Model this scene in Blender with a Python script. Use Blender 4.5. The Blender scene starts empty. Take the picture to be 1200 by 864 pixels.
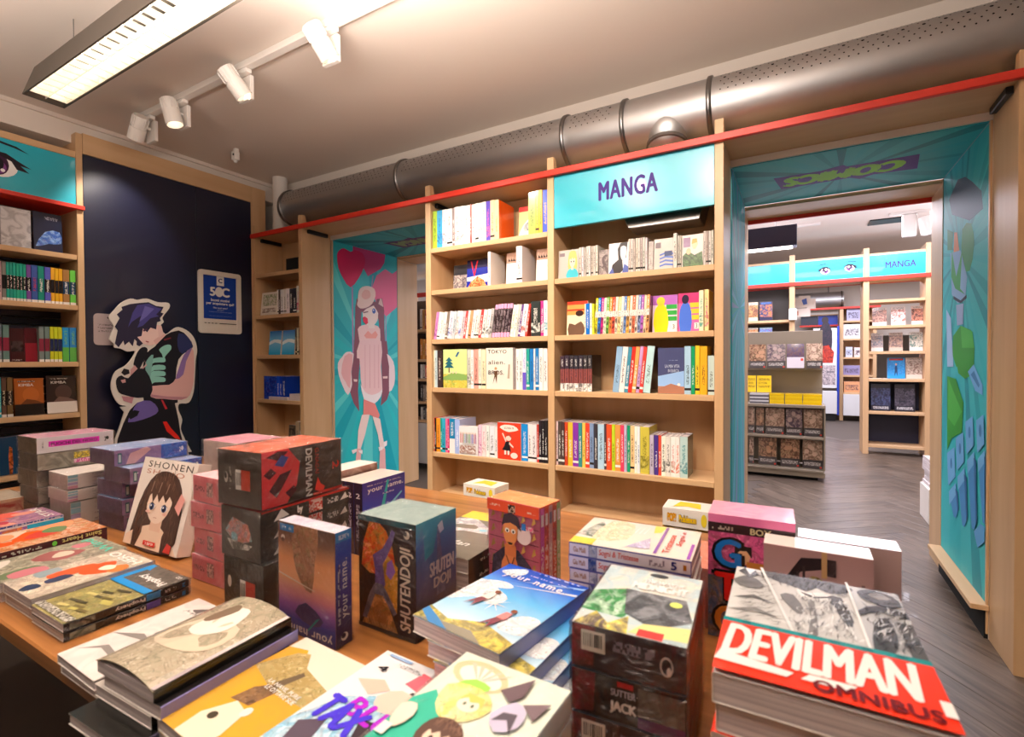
import bpy, bmesh, math, random
from mathutils import Vector, Matrix, noise as mnoise

# ------------------------------------------------------------------ camera, world, lights, exposure
SC = bpy.context.scene
COL = SC.collection
CH = 1.0355                                   # camera height above the floor
FPX, YAW, PIT, ROL = 582.264, math.radians(29.72), math.radians(-0.886), math.radians(-0.319)
_c, _s = math.cos, math.sin
FW = Vector((-_s(YAW) * _c(PIT), _c(YAW) * _c(PIT), _s(PIT)))
_r0 = Vector((_c(YAW), _s(YAW), 0)); _u0 = _r0.cross(FW)
RT = _r0 * _c(ROL) + _u0 * _s(ROL); UP = -_r0 * _s(ROL) + _u0 * _c(ROL)
cam = bpy.data.cameras.new('camera'); camo = bpy.data.objects.new('camera', cam); COL.objects.link(camo)
cam.sensor_width = 36; cam.sensor_fit = 'HORIZONTAL'; cam.lens = FPX / 1200 * 36
cam.clip_start = 0.02
cam.dof.use_dof = True; cam.dof.focus_distance = 2.3; cam.dof.aperture_fstop = 6
camo.matrix_world = Matrix(((RT.x, UP.x, -FW.x, 0), (RT.y, UP.y, -FW.y, 0), (RT.z, UP.z, -FW.z, CH), (0, 0, 0, 1)))
SC.camera = camo

def lin(h):
    if not isinstance(h, str): return tuple(h)
    o = []
    for i in (0, 2, 4):
        v = int(h[i:i + 2], 16) / 255
        o.append(v / 12.92 if v <= .04045 else ((v + .055) / 1.055) ** 2.4)
    return tuple(o)

w = bpy.data.worlds.new('world'); SC.world = w; w.use_nodes = True
w.node_tree.nodes['Background'].inputs[0].default_value = (*lin('ffe9d6'), 1)
w.node_tree.nodes['Background'].inputs[1].default_value = 0.05
SC.view_settings.view_transform = 'Standard'; SC.view_settings.look = 'None'
SC.view_settings.exposure = 0.0; SC.view_settings.gamma = 1.0; SC.view_settings.use_curve_mapping = False
SC.cycles.max_bounces = 8; SC.cycles.transparent_max_bounces = 16
SC.cycles.sample_clamp_indirect = 6

def spot(loc, tgt, power, ang=70, blend=.6, col='fff2e4', rad=.03):
    l = bpy.data.lights.new('track_lamp_light', 'SPOT'); l.energy = power; l.spot_size = math.radians(ang)
    l.spot_blend = blend; l.shadow_soft_size = rad; l.color = lin(col)
    o = bpy.data.objects.new('track_lamp_light', l); COL.objects.link(o)
    o.location = loc; o.rotation_euler = (Vector(tgt) - Vector(loc)).to_track_quat('-Z', 'Y').to_euler()
    return o
def area(loc, tgt, power, sx, sy, col='fff1e2'):
    l = bpy.data.lights.new('unseen_area_light', 'AREA'); l.energy = power; l.shape = 'RECTANGLE'
    l.size = sx; l.size_y = sy; l.color = lin(col)
    o = bpy.data.objects.new('unseen_area_light', l); COL.objects.link(o)
    o.location = loc; o.rotation_euler = (Vector(tgt) - Vector(loc)).to_track_quat('-Z', 'Y').to_euler()
    return o
ZC = CH + 1.33
# track lamps past the frame (the near half of the same ceiling tracks)
spot((-.95, .9, ZC - .1), (-1.25, 2.3, CH - .1), 42, 85)
spot((-.45, .8, ZC - .1), (-.75, 2.3, CH + .0), 46, 85)
spot((.0, .7, ZC - .1), (-.5, 2.3, CH - .05), 32, 70)
spot((-1.0, .6, ZC - .1), (-.6, .9, CH - .44), 5, 95)
spot((-.1, .45, ZC - .1), (-.2, .75, CH - .44), 4, 95)
spot((-1.15, -.15, ZC - .1), (-.9, .62, CH - .35), 12, 80)
spot((-.45, -.2, ZC - .1), (-.4, .65, CH - .38), 8, 80)
spot((.15, -.2, ZC - .1), (-.1, .65, CH - .38), 6, 80)
spot((-1.9, .0, ZC - .1), (-1.6, .65, CH - .35), 34, 80)
# added fill with no fitting: down on the table, up onto the ceiling
area((-.55, .8, ZC - .2), (-.55, .8, 0), 3, 1.0, .2, 'fff0e2')
area((-.8, .1, ZC - .68), (-.8, .1, 9), 56, 2.4, .3, 'fff0e6')
area((-.75, .9, ZC - .38), (-.75, .9, 9), 40, 1.4, .2, 'fff0e6')
area((-2.3, .1, ZC - .42), (-2.3, .1, 9), 7, 1.6, .3, 'fff0e6')
# room beyond: added uplights onto its ceiling, then unseen lamps facing down
area((-.6, 4.6, ZC - .7), (-.6, 4.6, 9), 30, 2.4, 1.6, 'efeaff')
area((1.6, 5.2, ZC - .7), (1.6, 5.2, 9), 24, 1.2, 2.0, 'efeaff')
area((.5, 4.2, ZC - .02), (.5, 4.2, 0), 40, 1.2, .5, 'f4f0ff')
area((-1.2, 5.2, ZC - .02), (-1.2, 5.2, 0), 70, 1.8, .8, 'f4f0ff')
area((.6, 6.0, ZC - .02), (.6, 6.0, 0), 50, 1.6, .5, 'f4f0ff')
area((.5, 8.6, ZC - .02), (.5, 8.6, 0), 120, 2.2, .8, 'f4f0ff')
area((-3.2, 4.6, ZC - .02), (-3.2, 4.6, 0), 40, 1.2, .5, 'f4f0ff')

# ------------------------------------------------------------------ materials
def mat(name):
    m = bpy.data.materials.new(name); m.use_nodes = True
    return m, m.node_tree.nodes, m.node_tree.links, m.node_tree.nodes['Principled BSDF']
def plain(name, c, rough=.5, metal=0, coat=0, bump=0, bscale=200, emit=None, es=0, spec=.5):
    m, N, L, P = mat(name)
    P.inputs['Base Color'].default_value = (*lin(c), 1); P.inputs['Roughness'].default_value = rough
    P.inputs['Metallic'].default_value = metal; P.inputs['Coat Weight'].default_value = coat
    P.inputs['Specular IOR Level'].default_value = spec
    if bump:
        n = N.new('ShaderNodeTexNoise'); n.inputs['Scale'].default_value = bscale; n.inputs['Detail'].default_value = 3
        tc = N.new('ShaderNodeTexCoord'); L.new(tc.outputs['Object'], n.inputs['Vector'])
        b = N.new('ShaderNodeBump'); b.inputs['Strength'].default_value = bump; b.inputs['Distance'].default_value = .002
        L.new(n.outputs['Fac'], b.inputs['Height']); L.new(b.outputs['Normal'], P.inputs['Normal'])
    if emit:
        P.inputs['Emission Color'].default_value = (*lin(emit), 1); P.inputs['Emission Strength'].default_value = es
    return m
def wood(name, c1, c2, sc, rough=.42, coat=0, per_object=0):
    m, N, L, P = mat(name)
    tc = N.new('ShaderNodeTexCoord'); mp = N.new('ShaderNodeMapping'); mp.inputs['Scale'].default_value = sc
    L.new(tc.outputs['Object'], mp.inputs['Vector'])
    vec = mp.outputs['Vector']
    oi = N.new('ShaderNodeObjectInfo')
    if per_object:
        ad = N.new('ShaderNodeVectorMath'); ad.operation = 'ADD'
        ml = N.new('ShaderNodeMath'); ml.operation = 'MULTIPLY'; ml.inputs[1].default_value = 57.0
        L.new(oi.outputs['Random'], ml.inputs[0]); L.new(vec, ad.inputs[0]); L.new(ml.outputs[0], ad.inputs[1]); vec = ad.outputs[0]
    n = N.new('ShaderNodeTexNoise'); n.inputs['Scale'].default_value = 1; n.inputs['Detail'].default_value = 5
    n.inputs['Distortion'].default_value = .8 if per_object else .3
    L.new(vec, n.inputs['Vector'])
    r = N.new('ShaderNodeValToRGB'); r.color_ramp.elements[0].position = .3; r.color_ramp.elements[1].position = .7
    r.color_ramp.elements[0].color = (*lin(c1), 1); r.color_ramp.elements[1].color = (*lin(c2), 1)
    L.new(n.outputs['Fac'], r.inputs['Fac'])
    out = r.outputs['Color']
    if per_object:
        h = N.new('ShaderNodeHueSaturation'); mr = N.new('ShaderNodeMapRange')
        mr.inputs['To Min'].default_value = 1 - per_object; mr.inputs['To Max'].default_value = 1 + per_object
        L.new(oi.outputs['Random'], mr.inputs['Value']); L.new(mr.outputs[0], h.inputs['Value']); L.new(out, h.inputs['Color']); out = h.outputs['Color']
    L.new(out, P.inputs['Base Color'])
    P.inputs['Roughness'].default_value = rough; P.inputs['Coat Weight'].default_value = coat
    b = N.new('ShaderNodeBump'); b.inputs['Strength'].default_value = .08; b.inputs['Distance'].default_value = .002
    L.new(n.outputs['Fac'], b.inputs['Height']); L.new(b.outputs['Normal'], P.inputs['Normal'])
    return m
def printed(name, rough, coat, crinkle=0):
    """printed paper: colours come from the mesh attributes Col (alpha = 0 flat, 1 small type, 2 picture) and Ink"""
    m, N, L, P = mat(name)
    a = N.new('ShaderNodeAttribute'); a.attribute_name = 'Col'
    k = N.new('ShaderNodeAttribute'); k.attribute_name = 'Ink'
    uv = N.new('ShaderNodeUVMap'); uv.uv_map = 'UVMap'
    def comp(v):
        c = N.new('ShaderNodeMath'); c.operation = 'COMPARE'; c.inputs[1].default_value = v; c.inputs[2].default_value = .3
        L.new(a.outputs['Alpha'], c.inputs[0]); return c.outputs[0]
    def mul(x, y):
        c = N.new('ShaderNodeMath'); c.operation = 'MULTIPLY'; L.new(x, c.inputs[0]); L.new(y, c.inputs[1]); return c.outputs[0]
    def mix(f, x, y):
        c = N.new('ShaderNodeMix'); c.data_type = 'RGBA'; L.new(f, c.inputs['Factor']); L.new(x, c.inputs['A']); L.new(y, c.inputs['B']); return c.outputs['Result']
    # type: random cells
    q = N.new('ShaderNodeVectorMath'); q.operation = 'MULTIPLY'; q.inputs[1].default_value = (420, 300, 1); L.new(uv.outputs[0], q.inputs[0])
    fl = N.new('ShaderNodeVectorMath'); fl.operation = 'FLOOR'; L.new(q.outputs[0], fl.inputs[0])
    wn = N.new('ShaderNodeTexWhiteNoise'); L.new(fl.outputs[0], wn.inputs['Vector'])
    gt = N.new('ShaderNodeMath'); gt.operation = 'GREATER_THAN'; gt.inputs[1].default_value = .5; L.new(wn.outputs['Value'], gt.inputs[0])
    half = N.new('ShaderNodeValue'); half.outputs[0].default_value = .7
    c1 = mix(mul(mul(gt.outputs[0], comp(1)), half.outputs[0]), a.outputs['Color'], k.outputs['Color'])
    # picture: two layers of soft shapes
    def blobs(scale, off, lo, hi, top):
        mp = N.new('ShaderNodeMapping'); mp.inputs['Location'].default_value = (off, off, 0); L.new(uv.outputs[0], mp.inputs['Vector'])
        n = N.new('ShaderNodeTexNoise'); n.noise_dimensions = '2D'; n.inputs['Scale'].default_value = scale; n.inputs['Detail'].default_value = 4; n.inputs['Distortion'].default_value = 1.6
        L.new(mp.outputs[0], n.inputs['Vector'])
        mr = N.new('ShaderNodeMapRange'); mr.inputs['From Min'].default_value = lo; mr.inputs['From Max'].default_value = hi; mr.inputs['To Max'].default_value = top; L.new(n.outputs['Fac'], mr.inputs['Value'])
        return mr.outputs[0]
    hs = N.new('ShaderNodeHueSaturation'); hs.inputs['Hue'].default_value = .56; hs.inputs['Value'].default_value = .62; hs.inputs['Saturation'].default_value = .9; L.new(k.outputs['Color'], hs.inputs['Color'])
    art = mix(blobs(26, 0, .42, .62, .85), a.outputs['Color'], k.outputs['Color'])
    art = mix(blobs(40, 7.3, .52, .68, .55), art, hs.outputs['Color'])
    n = N.new('ShaderNodeTexNoise'); n.noise_dimensions = '2D'; n.inputs['Scale'].default_value = 48; n.inputs['Detail'].default_value = 2.5; n.inputs['Distortion'].default_value = 1.2
    L.new(uv.outputs[0], n.inputs['Vector'])
    sb = N.new('ShaderNodeMath'); sb.operation = 'SUBTRACT'; sb.inputs[1].default_value = .5; L.new(n.outputs['Fac'], sb.inputs[0])
    ab = N.new('ShaderNodeMath'); ab.operation = 'ABSOLUTE'; L.new(sb.outputs[0], ab.inputs[0])
    ln = N.new('ShaderNodeMapRange'); ln.inputs['From Min'].default_value = .004; ln.inputs['From Max'].default_value = .022; ln.inputs['To Min'].default_value = .6; ln.inputs['To Max'].default_value = 0; L.new(ab.outputs[0], ln.inputs['Value'])
    dk = N.new('ShaderNodeHueSaturation'); dk.inputs['Value'].default_value = .22; L.new(art, dk.inputs['Color']); art = mix(ln.outputs[0], art, dk.outputs['Color'])
    lt = N.new('ShaderNodeHueSaturation'); lt.inputs['Value'].default_value = 1.7; lt.inputs['Saturation'].default_value = .8; L.new(art, lt.inputs['Color']); art = mix(blobs(95, 3.1, .6, .68, .6), art, lt.outputs['Color'])
    c2 = mix(comp(2), c1, art)
    c2 = mix(comp(3), c2, mix(blobs(20, 1.7, .4, .65, .6), a.outputs['Color'], k.outputs['Color']))
    L.new(c2, P.inputs['Base Color'])
    P.inputs['Roughness'].default_value = rough; P.inputs['Coat Weight'].default_value = coat; P.inputs['Coat Roughness'].default_value = .08; P.inputs['Specular IOR Level'].default_value = .3
    if crinkle:
        n = N.new('ShaderNodeTexNoise'); n.inputs['Scale'].default_value = 60; n.inputs['Detail'].default_value = 5; n.inputs['Distortion'].default_value = 2
        tc = N.new('ShaderNodeTexCoord'); L.new(tc.outputs['Object'], n.inputs['Vector'])
        b = N.new('ShaderNodeBump'); b.inputs['Strength'].default_value = crinkle; b.inputs['Distance'].default_value = .004
        L.new(n.outputs['Fac'], b.inputs['Height']); L.new(b.outputs['Normal'], P.inputs['Coat Normal'])
    return m
def film_mat():
    m, N, L, P = mat('shrink_film'); out = N['Material Output']
    N.remove(P)
    t = N.new('ShaderNodeBsdfTransparent'); g = N.new('ShaderNodeBsdfGlossy'); g.inputs['Roughness'].default_value = .1
    lw = N.new('ShaderNodeLayerWeight'); lw.inputs['Blend'].default_value = .18
    mr = N.new('ShaderNodeMapRange'); mr.inputs['To Min'].default_value = .06; mr.inputs['To Max'].default_value = .7
    L.new(lw.outputs['Fresnel'], mr.inputs['Value'])
    n = N.new('ShaderNodeTexNoise'); n.inputs['Scale'].default_value = 22; n.inputs['Detail'].default_value = 3; n.inputs['Distortion'].default_value = 3.5
    tc = N.new('ShaderNodeTexCoord'); L.new(tc.outputs['Object'], n.inputs['Vector'])
    b = N.new('ShaderNodeBump'); b.inputs['Strength'].default_value = 1.0; b.inputs['Distance'].default_value = .02
    L.new(n.outputs['Fac'], b.inputs['Height']); L.new(b.outputs['Normal'], g.inputs['Normal'])
    mx = N.new('ShaderNodeMixShader'); L.new(mr.outputs[0], mx.inputs[0]); L.new(t.outputs[0], mx.inputs[1]); L.new(g.outputs[0], mx.inputs[2])
    L.new(mx.outputs[0], out.inputs['Surface'])
    return m
def pages_mat():
    m, N, L, P = mat('page_edges')
    tc = N.new('ShaderNodeTexCoord'); mp = N.new('ShaderNodeMapping'); mp.inputs['Scale'].default_value = (6, 6, 900); L.new(tc.outputs['Object'], mp.inputs['Vector'])
    n = N.new('ShaderNodeTexNoise'); n.inputs['Scale'].default_value = 1; n.inputs['Detail'].default_value = 2; L.new(mp.outputs[0], n.inputs['Vector'])
    r = N.new('ShaderNodeValToRGB'); r.color_ramp.elements[0].color = (*lin('a0949a'), 1); r.color_ramp.elements[1].color = (*lin('dcd2d0'), 1)
    r.color_ramp.elements[0].position = .3; r.color_ramp.elements[1].position = .6
    L.new(n.outputs['Fac'], r.inputs['Fac']); L.new(r.outputs['Color'], P.inputs['Base Color']); P.inputs['Roughness'].default_value = .8
    return m
M = dict(
    wood_v=wood('beech_laminate_upright', 'c8a176', 'd4b086', (14, 14, 1.2)),
    wood_h=wood('beech_laminate_shelf', 'caa378', 'd6b288', (1.2, 14, 14)),
    wood_y=wood('beech_laminate_side', 'c8a176', 'd4b086', (14, 1.2, 14)),
    table=wood('oiled_table_wood', '7c4a1e', 'b87c44', (1.6, 34, 34), .34, .15),
    plank=wood('grey_oak_plank', '4a3f36', '74665a', (5, 42, 42), .38, .1, .16),
    floor=plain('floor_joint', '554b43', .6),
    red=plain('red_edging', 'd8321f', .4), ceiling=plain('ceiling_paint', 'e2d6ca', .9, bump=.05, bscale=60),
    wall=plain('wall_paint', 'e2d8cd', .9, bump=.05, bscale=60), white=plain('white_enamel', 'e6e0d8', .4),
    teal=plain('turquoise_sign', '1fb0c6', .28, coat=.35), navy=plain('navy_panel', '0a0f2e', .38, coat=.12, spec=.6),
    navy2=plain('navy_slat', '161b38', .5), black=plain('black_plastic', '141414', .4), darkgrey=plain('dark_grey_metal', '4a4744', .45),
    dark=plain('dark_recess', '0a0908', .9), duct=plain('galvanised_duct', 'd2d2d3', .46, 1, bump=.04, bscale=30),
    steel=plain('duct_collar', '8d8c8c', .3, 1), fixture=plain('fixture_steel', '5d554c', .45, .5), louvre=plain('louvre_blade', 'f3ead6', .3, .3),
    tube=plain('fluorescent_tube', 'ffffff', .5, emit='fff6ea', es=6), lens=plain('lamp_lens', 'ffffff', .5, emit='ffe9cc', es=5),
    taupe=plain('taupe_display_metal', '8a7e6c', .5), acrylic=plain('frosted_acrylic', 'b9a9aa', .25, coat=.3),
    pages=pages_mat(), prt=printed('printed_paper', .5, 0), gloss=printed('laminated_cover', .25, .45), wrap=printed('wrapped_print', .4, .25, .35),
    film=film_mat(), bluepl=plain('blue_panel', '1f3fae', .35), panel_white=plain('white_cabinet', 'dcdcdc', .45), yellow=plain('yellow_plastic', 'f0c81a', .35))

# ------------------------------------------------------------------ mesh helpers
RND = random.Random(7)
class MB:
    def __init__(s): s.v = []; s.f = []; s.m = []; s.c = []; s.k = []; s.u = []
    def face(s, idx, m=0, c=(.5, .5, .5), mode=0, k=(0, 0, 0), uv=None):
        s.f.append(tuple(idx)); s.m.append(m)
        c = [lin(x) for x in c] if isinstance(c, list) else lin(c)
        s.c.append(([(*x, mode) for x in c]) if isinstance(c, list) else [(*c, mode)] * len(idx))
        s.k.append((*lin(k), 1)); s.u.append(uv)
    def poly(s, pts, **a):
        b = len(s.v); s.v += [tuple(p) for p in pts]; s.face(range(b, b + len(pts)), **a)
    def box(s, lo, hi, m=0, **a):
        (x0, y0, z0), (x1, y1, z1) = lo, hi; b = len(s.v)
        s.v += [(x0, y0, z0), (x1, y0, z0), (x1, y1, z0), (x0, y1, z0), (x0, y0, z1), (x1, y0, z1), (x1, y1, z1), (x0, y1, z1)]
        for q in ((0, 3, 2, 1), (4, 5, 6, 7), (0, 1, 5, 4), (1, 2, 6, 5), (2, 3, 7, 6), (3, 0, 4, 7)): s.face([b + i for i in q], m=m, **a)
        return s
    def cyl(s, p, q, r, n=16, r2=None, m=0, cap=True, **a):
        p, q = Vector(p), Vector(q); r2 = r if r2 is None else r2; d = (q - p).normalized()
        e = d.orthogonal().normalized(); g = d.cross(e); b = len(s.v)
        for o, rr in ((p, r), (q, r2)):
            for i in range(n):
                t = 2 * math.pi * i / n; s.v.append(tuple(o + (e * _c(t) + g * _s(t)) * rr))
        for i in range(n): j = (i + 1) % n; s.face((b + i, b + j, b + n + j, b + n + i), m=m, **a)
        if cap: s.face([b + i for i in range(n - 1, -1, -1)], m=m, **a); s.face([b + n + i for i in range(n)], m=m, **a)
        return s
    def mesh(s, name, mats, bevel=0, smooth=False):
        me = bpy.data.meshes.new(name); me.from_pydata(s.v, [], s.f); me.update()
        for m in mats: me.materials.append(M[m])
        me.polygons.foreach_set('material_index', s.m)
        if any(x in ('prt', 'gloss', 'wrap') for x in mats):
            ca = me.color_attributes.new('Col', 'FLOAT_COLOR', 'CORNER'); ka = me.color_attributes.new('Ink', 'FLOAT_COLOR', 'CORNER')
            ul = me.uv_layers.new(name='UVMap'); C = []; K = []; U = []
            o1, o2 = RND.uniform(0, 50), RND.uniform(0, 50)
            for p in me.polygons:
                i = p.index; cc = s.c[i]; n = p.normal
                ax = (1, 2) if abs(n.x) > .7 else ((0, 2) if abs(n.y) > .7 else (0, 1))
                for j, vi in enumerate(p.vertices):
                    C += cc[j]; K += s.k[i]
                    if s.u[i]: U += (s.u[i][j][0] + o1, s.u[i][j][1] + o2)
                    else: co = me.vertices[vi].co; U += (co[ax[0]] + o1, co[ax[1]] + o2)
            ca.data.foreach_set('color', C); ka.data.foreach_set('color', K); ul.data.foreach_set('uv', U)
        if bevel:
            b = bmesh.new(); b.from_mesh(me); bmesh.ops.recalc_face_normals(b, faces=b.faces)
            bmesh.ops.bevel(b, geom=[e for e in b.edges if e.is_manifold and e.calc_face_angle(0) > .5], offset=bevel, segments=2 if bevel > .004 else 1, affect='EDGES', profile=.5)
            b.to_mesh(me); b.free()
        if smooth:
            for p in me.polygons: p.use_smooth = True
        return me
    def obj(s, name, mats, parent=None, loc=(0, 0, 0), bevel=0, smooth=False):
        if isinstance(mats, str): mats = [mats]
        return link(name, s.mesh(name, mats, bevel, smooth), parent, loc)
def link(name, me, parent=None, loc=(0, 0, 0)):
    o = bpy.data.objects.new(name, me); COL.objects.link(o); o.location = loc
    if parent is not None: o.parent = parent
    return o
LABELS = {}
def tag(o, label, cat, group=None):
    o['label'] = label; o['category'] = cat
    if group: o['group'] = group
    n = len(label.split())
    if n < 4 or n > 16: print('LABELLEN', n, label)
    if label in LABELS: print('DUPLABEL', label)
    LABELS[label] = 1
    return o
def thing(name, label, cat, loc=(0, 0, 0), rz=0, group=None):
    o = bpy.data.objects.new(name, None); COL.objects.link(o); o.empty_display_size = .05
    o.location = loc; o.rotation_euler = (0, 0, rz); return tag(o, label, cat, group)
def struct(o, **k):
    o['kind'] = 'structure'
    return o
def boxo(name, lo, hi, m, parent=None, bevel=0):
    lo, hi = Vector(lo), Vector(hi); c = (lo + hi) / 2
    return MB().box(lo - c, hi - c).obj(name, m, parent, c, bevel)
# pixel -> point helpers (the photograph's own geometry, on a stated plane)
def ray(x, y): return RT * ((x - 600) / FPX) - UP * ((y - 432) / FPX) + FW
def onY(x, y, D): d = ray(x, y); p = d * (D / d.y); return Vector((p.x, p.y, p.z + CH))
def onX(x, y, D): d = ray(x, y); p = d * (D / d.x); return Vector((p.x, p.y, p.z + CH))

# ------------------------------------------------------------------ flat print on a surface
_tx = {}
def glyphs(t, bold=0, shear=0, sp=1.0):
    key = (t, bold, shear, sp)
    if key not in _tx:
        cu = bpy.data.curves.new('lettering', 'FONT'); cu.body = t; cu.shear = shear; cu.space_character = sp
        cu.resolution_u = 3; cu.fill_mode = 'FRONT'
        o = bpy.data.objects.new('lettering', cu); me = bpy.data.meshes.new_from_object(o)
        V = [(v.co.x, v.co.y) for v in me.vertices]; F = [tuple(p.vertices) for p in me.polygons]
        x0 = min(v[0] for v in V); x1 = max(v[0] for v in V); y0 = min(v[1] for v in V); y1 = max(v[1] for v in V)
        _tx[key] = ([((v[0] - (x0 + x1) / 2) / (x1 - x0), (v[1] - (y0 + y1) / 2) / (y1 - y0)) for v in V], F)
        bpy.data.objects.remove(o); bpy.data.meshes.remove(me); bpy.data.curves.remove(cu)
    return _tx[key]
def smoothline(P, n=4):
    out = []; N = len(P)
    for i in range(N):
        a, b, c, d = (Vector((*P[(i + k) % N], 0)) for k in (-1, 0, 1, 2))
        for j in range(n):
            t = j / n
            q = .5 * (2 * b + (c - a) * t + (2 * a - 5 * b + 4 * c - d) * t * t + (3 * b - a - 3 * c + d) * t ** 3)
            out.append((q.x, q.y))
    return out
class Canvas:
    """collects flat coloured shapes lying on one plane (u, v in metres)"""
    def __init__(s, o, ux, uy, lift=.0005, step=.0001):
        s.o, s.ux, s.uy = Vector(o), Vector(ux), Vector(uy); s.n = s.ux.cross(s.uy); s.mb = MB(); s.k = lift; s.step = step; s.lim = None
    def pt(s, u, v): return s.o + s.ux * u + s.uy * v + s.n * s.k
    def poly(s, P, c, mode=0, ink=(0, 0, 0), sm=0):
        if sm: P = smoothline(P, sm)
        if s.lim: a, b, c_, d = s.lim; P = [(min(max(p[0], a), c_), min(max(p[1], b), d)) for p in P]
        A = sum(P[i - 1][0] * P[i][1] - P[i][0] * P[i - 1][1] for i in range(len(P)))
        if A < 0:
            P = P[::-1]
            if isinstance(c, list): c = c[::-1]
        s.k += s.step
        s.mb.poly([s.pt(*p) for p in P], c=c, mode=mode, k=ink, uv=list(P)); return s
    def rect(s, u0, v0, u1, v1, c, mode=0, ink=(0, 0, 0)): return s.poly([(u0, v0), (u1, v0), (u1, v1), (u0, v1)], c, mode, ink)
    def ell(s, u, v, a, b, c, mode=0, ink=(0, 0, 0), n=18, rot=0):
        R = math.radians(rot)
        return s.poly([(u + a * _c(t) * _c(R) - b * _s(t) * _s(R), v + a * _c(t) * _s(R) + b * _s(t) * _c(R)) for t in [2 * math.pi * i / n for i in range(n)]], c, mode, ink)
    def grad(s, u0, v0, u1, v1, stops):
        for (a, ca), (b, cb) in zip(stops, stops[1:]):
            s.k -= s.step * .9
            s.poly([(u0, v0 + (v1 - v0) * a), (u1, v0 + (v1 - v0) * a), (u1, v0 + (v1 - v0) * b), (u0, v0 + (v1 - v0) * b)], [ca, ca, cb, cb])
        s.k += s.step; return s
    def text(s, t, u, v, w, h, c, rot=0, bold=.02, shear=0, sp=1.0):
        V, F = glyphs(t, 0, shear, sp); R = math.radians(rot); s.k += s.step; e = bold * h * .8
        O = ((0, 0),) if bold < .015 or h < .006 else ((-e, 0), (e, 0), (0, -e * .7), (0, e * .7))
        w -= 2 * e * (len(O) > 1); h -= 1.4 * e * (len(O) > 1)
        for dx, dy in O:
            s.k += s.step * .5; b = len(s.mb.v)
            for x, y in V:
                x = x * w + dx; y = y * h + dy; s.mb.v.append(tuple(s.pt(u + x * _c(R) - y * _s(R), v + x * _s(R) + y * _c(R))))
            for f in F: s.mb.face([b + i for i in f], c=c)
        return s
    def bars(s, u0, v0, u1, v1, n=9, c='181818', seed=1):
        r = random.Random(seed); s.rect(u0, v0, u1, v1, 'f4f0ea'); w = (u1 - u0) / (n + 2); d = (v1 - v0) * .14
        for i in range(n):
            s.rect(u0 + w * (1 + i), v0 + d * 1.6, u0 + w * (1 + i + r.choice((.3, .5, .75))), v1 - d, c); s.k -= s.step
        s.k += s.step; return s
    def done(s, name, parent, m='prt'):
        if s.mb.f: return s.mb.obj(name, m, parent)
def hatch(cv, L, n, seed, c, w=.0006, ln=.02, ang=80, spread=25):
    """n tapered ink strokes inside the strip of a quadrilateral L (four corners, in order)"""
    r = random.Random(seed); k0 = cv.k
    for i in range(n):
        a, b = r.random(), r.random(); lo = [L[0][j] + (L[1][j] - L[0][j]) * a for j in (0, 1)]; hi = [L[3][j] + (L[2][j] - L[3][j]) * a for j in (0, 1)]
        p = [lo[j] + (hi[j] - lo[j]) * b for j in (0, 1)]; t = math.radians(ang + r.uniform(-spread, spread)); l = ln * r.uniform(.4, 1.2); bw = w * r.uniform(.5, 1.8); k = r.uniform(-.3, .3)
        d = (_c(t), _s(t)); m = (p[0] + d[0] * l * .5 - d[1] * l * k, p[1] + d[1] * l * .5 + d[0] * l * k); e = (p[0] + d[0] * l, p[1] + d[1] * l)
        cv.k = k0 + (i % 5) * cv.step * .4
        cv.poly([p, (m[0] + d[1] * bw, m[1] - d[0] * bw), e, (m[0] - d[1] * bw, m[1] + d[0] * bw)], c)
    cv.k = k0 + cv.step * 3
def bust(cv, u, v, w, h, skin='f2cdb0', hair='3a2a28', cloth='4060a0', eye='203050', flip=1):
    """a generic drawn head-and-shoulders figure filling a w x h patch at (u, v)"""
    X = lambda a: u + w * (.5 + flip * (a - .5)); Y = lambda b: v + h * b
    p = lambda L: [(X(a), Y(b)) for a, b in L]
    cv.poly(p([(.22, .95), (.12, .6), (.2, .3), (.82, .28), (.9, .62), (.76, .96), (.5, 1.0)]), hair, sm=2)
    cv.poly(p([(.02, 0), (.1, .26), (.38, .36), (.62, .36), (.9, .25), (.98, 0)]), cloth, sm=2)
    cv.poly(p([(.4, .3), (.6, .3), (.58, .5), (.42, .5)]), skin)
    cv.poly(p([(.26, .78), (.27, .55), (.36, .43), (.5, .38), (.64, .43), (.73, .55), (.74, .78), (.5, .9)]), skin, sm=2)
    cv.poly(p([(.24, .9), (.2, .66), (.32, .72), (.4, .66), (.48, .76), (.58, .67), (.68, .74), (.79, .64), (.77, .9), (.5, 1.0)]), hair)
    for e in (.39, .61): cv.ell(X(e), Y(.6), w * .055, h * .035, eye, n=8)
    cv.rect(X(.46), Y(.47), X(.54), Y(.477), 'a05848')
Z = lambda v: CH + v
ZCEIL = Z(1.34)
# ------------------------------------------------------------------ the setting
struct(boxo('floor', (-5, -3, -.1), (4, 14, -.004), 'floor'))
FLOOR = bpy.data.objects['floor']
pl = MB().box((-.3, -.0595, -.005), (.3, .0595, .005)).mesh('plank', ['plank'], .0012)
def planks():
    L_, W_ = .6, .12; a = math.radians(38); n = 0; fl = FLOOR.location
    for i in range(-14, 15):
        for q in range(-70, 90):
            for k, (u, v) in enumerate(((i * L_ + q * W_ + L_ / 2, -i * L_ + q * W_ + W_ / 2), (i * L_ + q * W_ - W_ / 2, -i * L_ + q * W_ + L_ / 2))):
                x = u * _c(a) - v * _s(a) + .1; y = u * _s(a) + v * _c(a) + 3.5
                if not (max(-.45, -.5 + .0 * y) < x < 1.25 and .8 < y < 7.9): continue
                if n >= 300: continue
                o = link('plank', pl, FLOOR, Vector((x, y, -.005)) - fl); o.rotation_euler.z = a + k * math.pi / 2; n += 1
    return n
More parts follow.
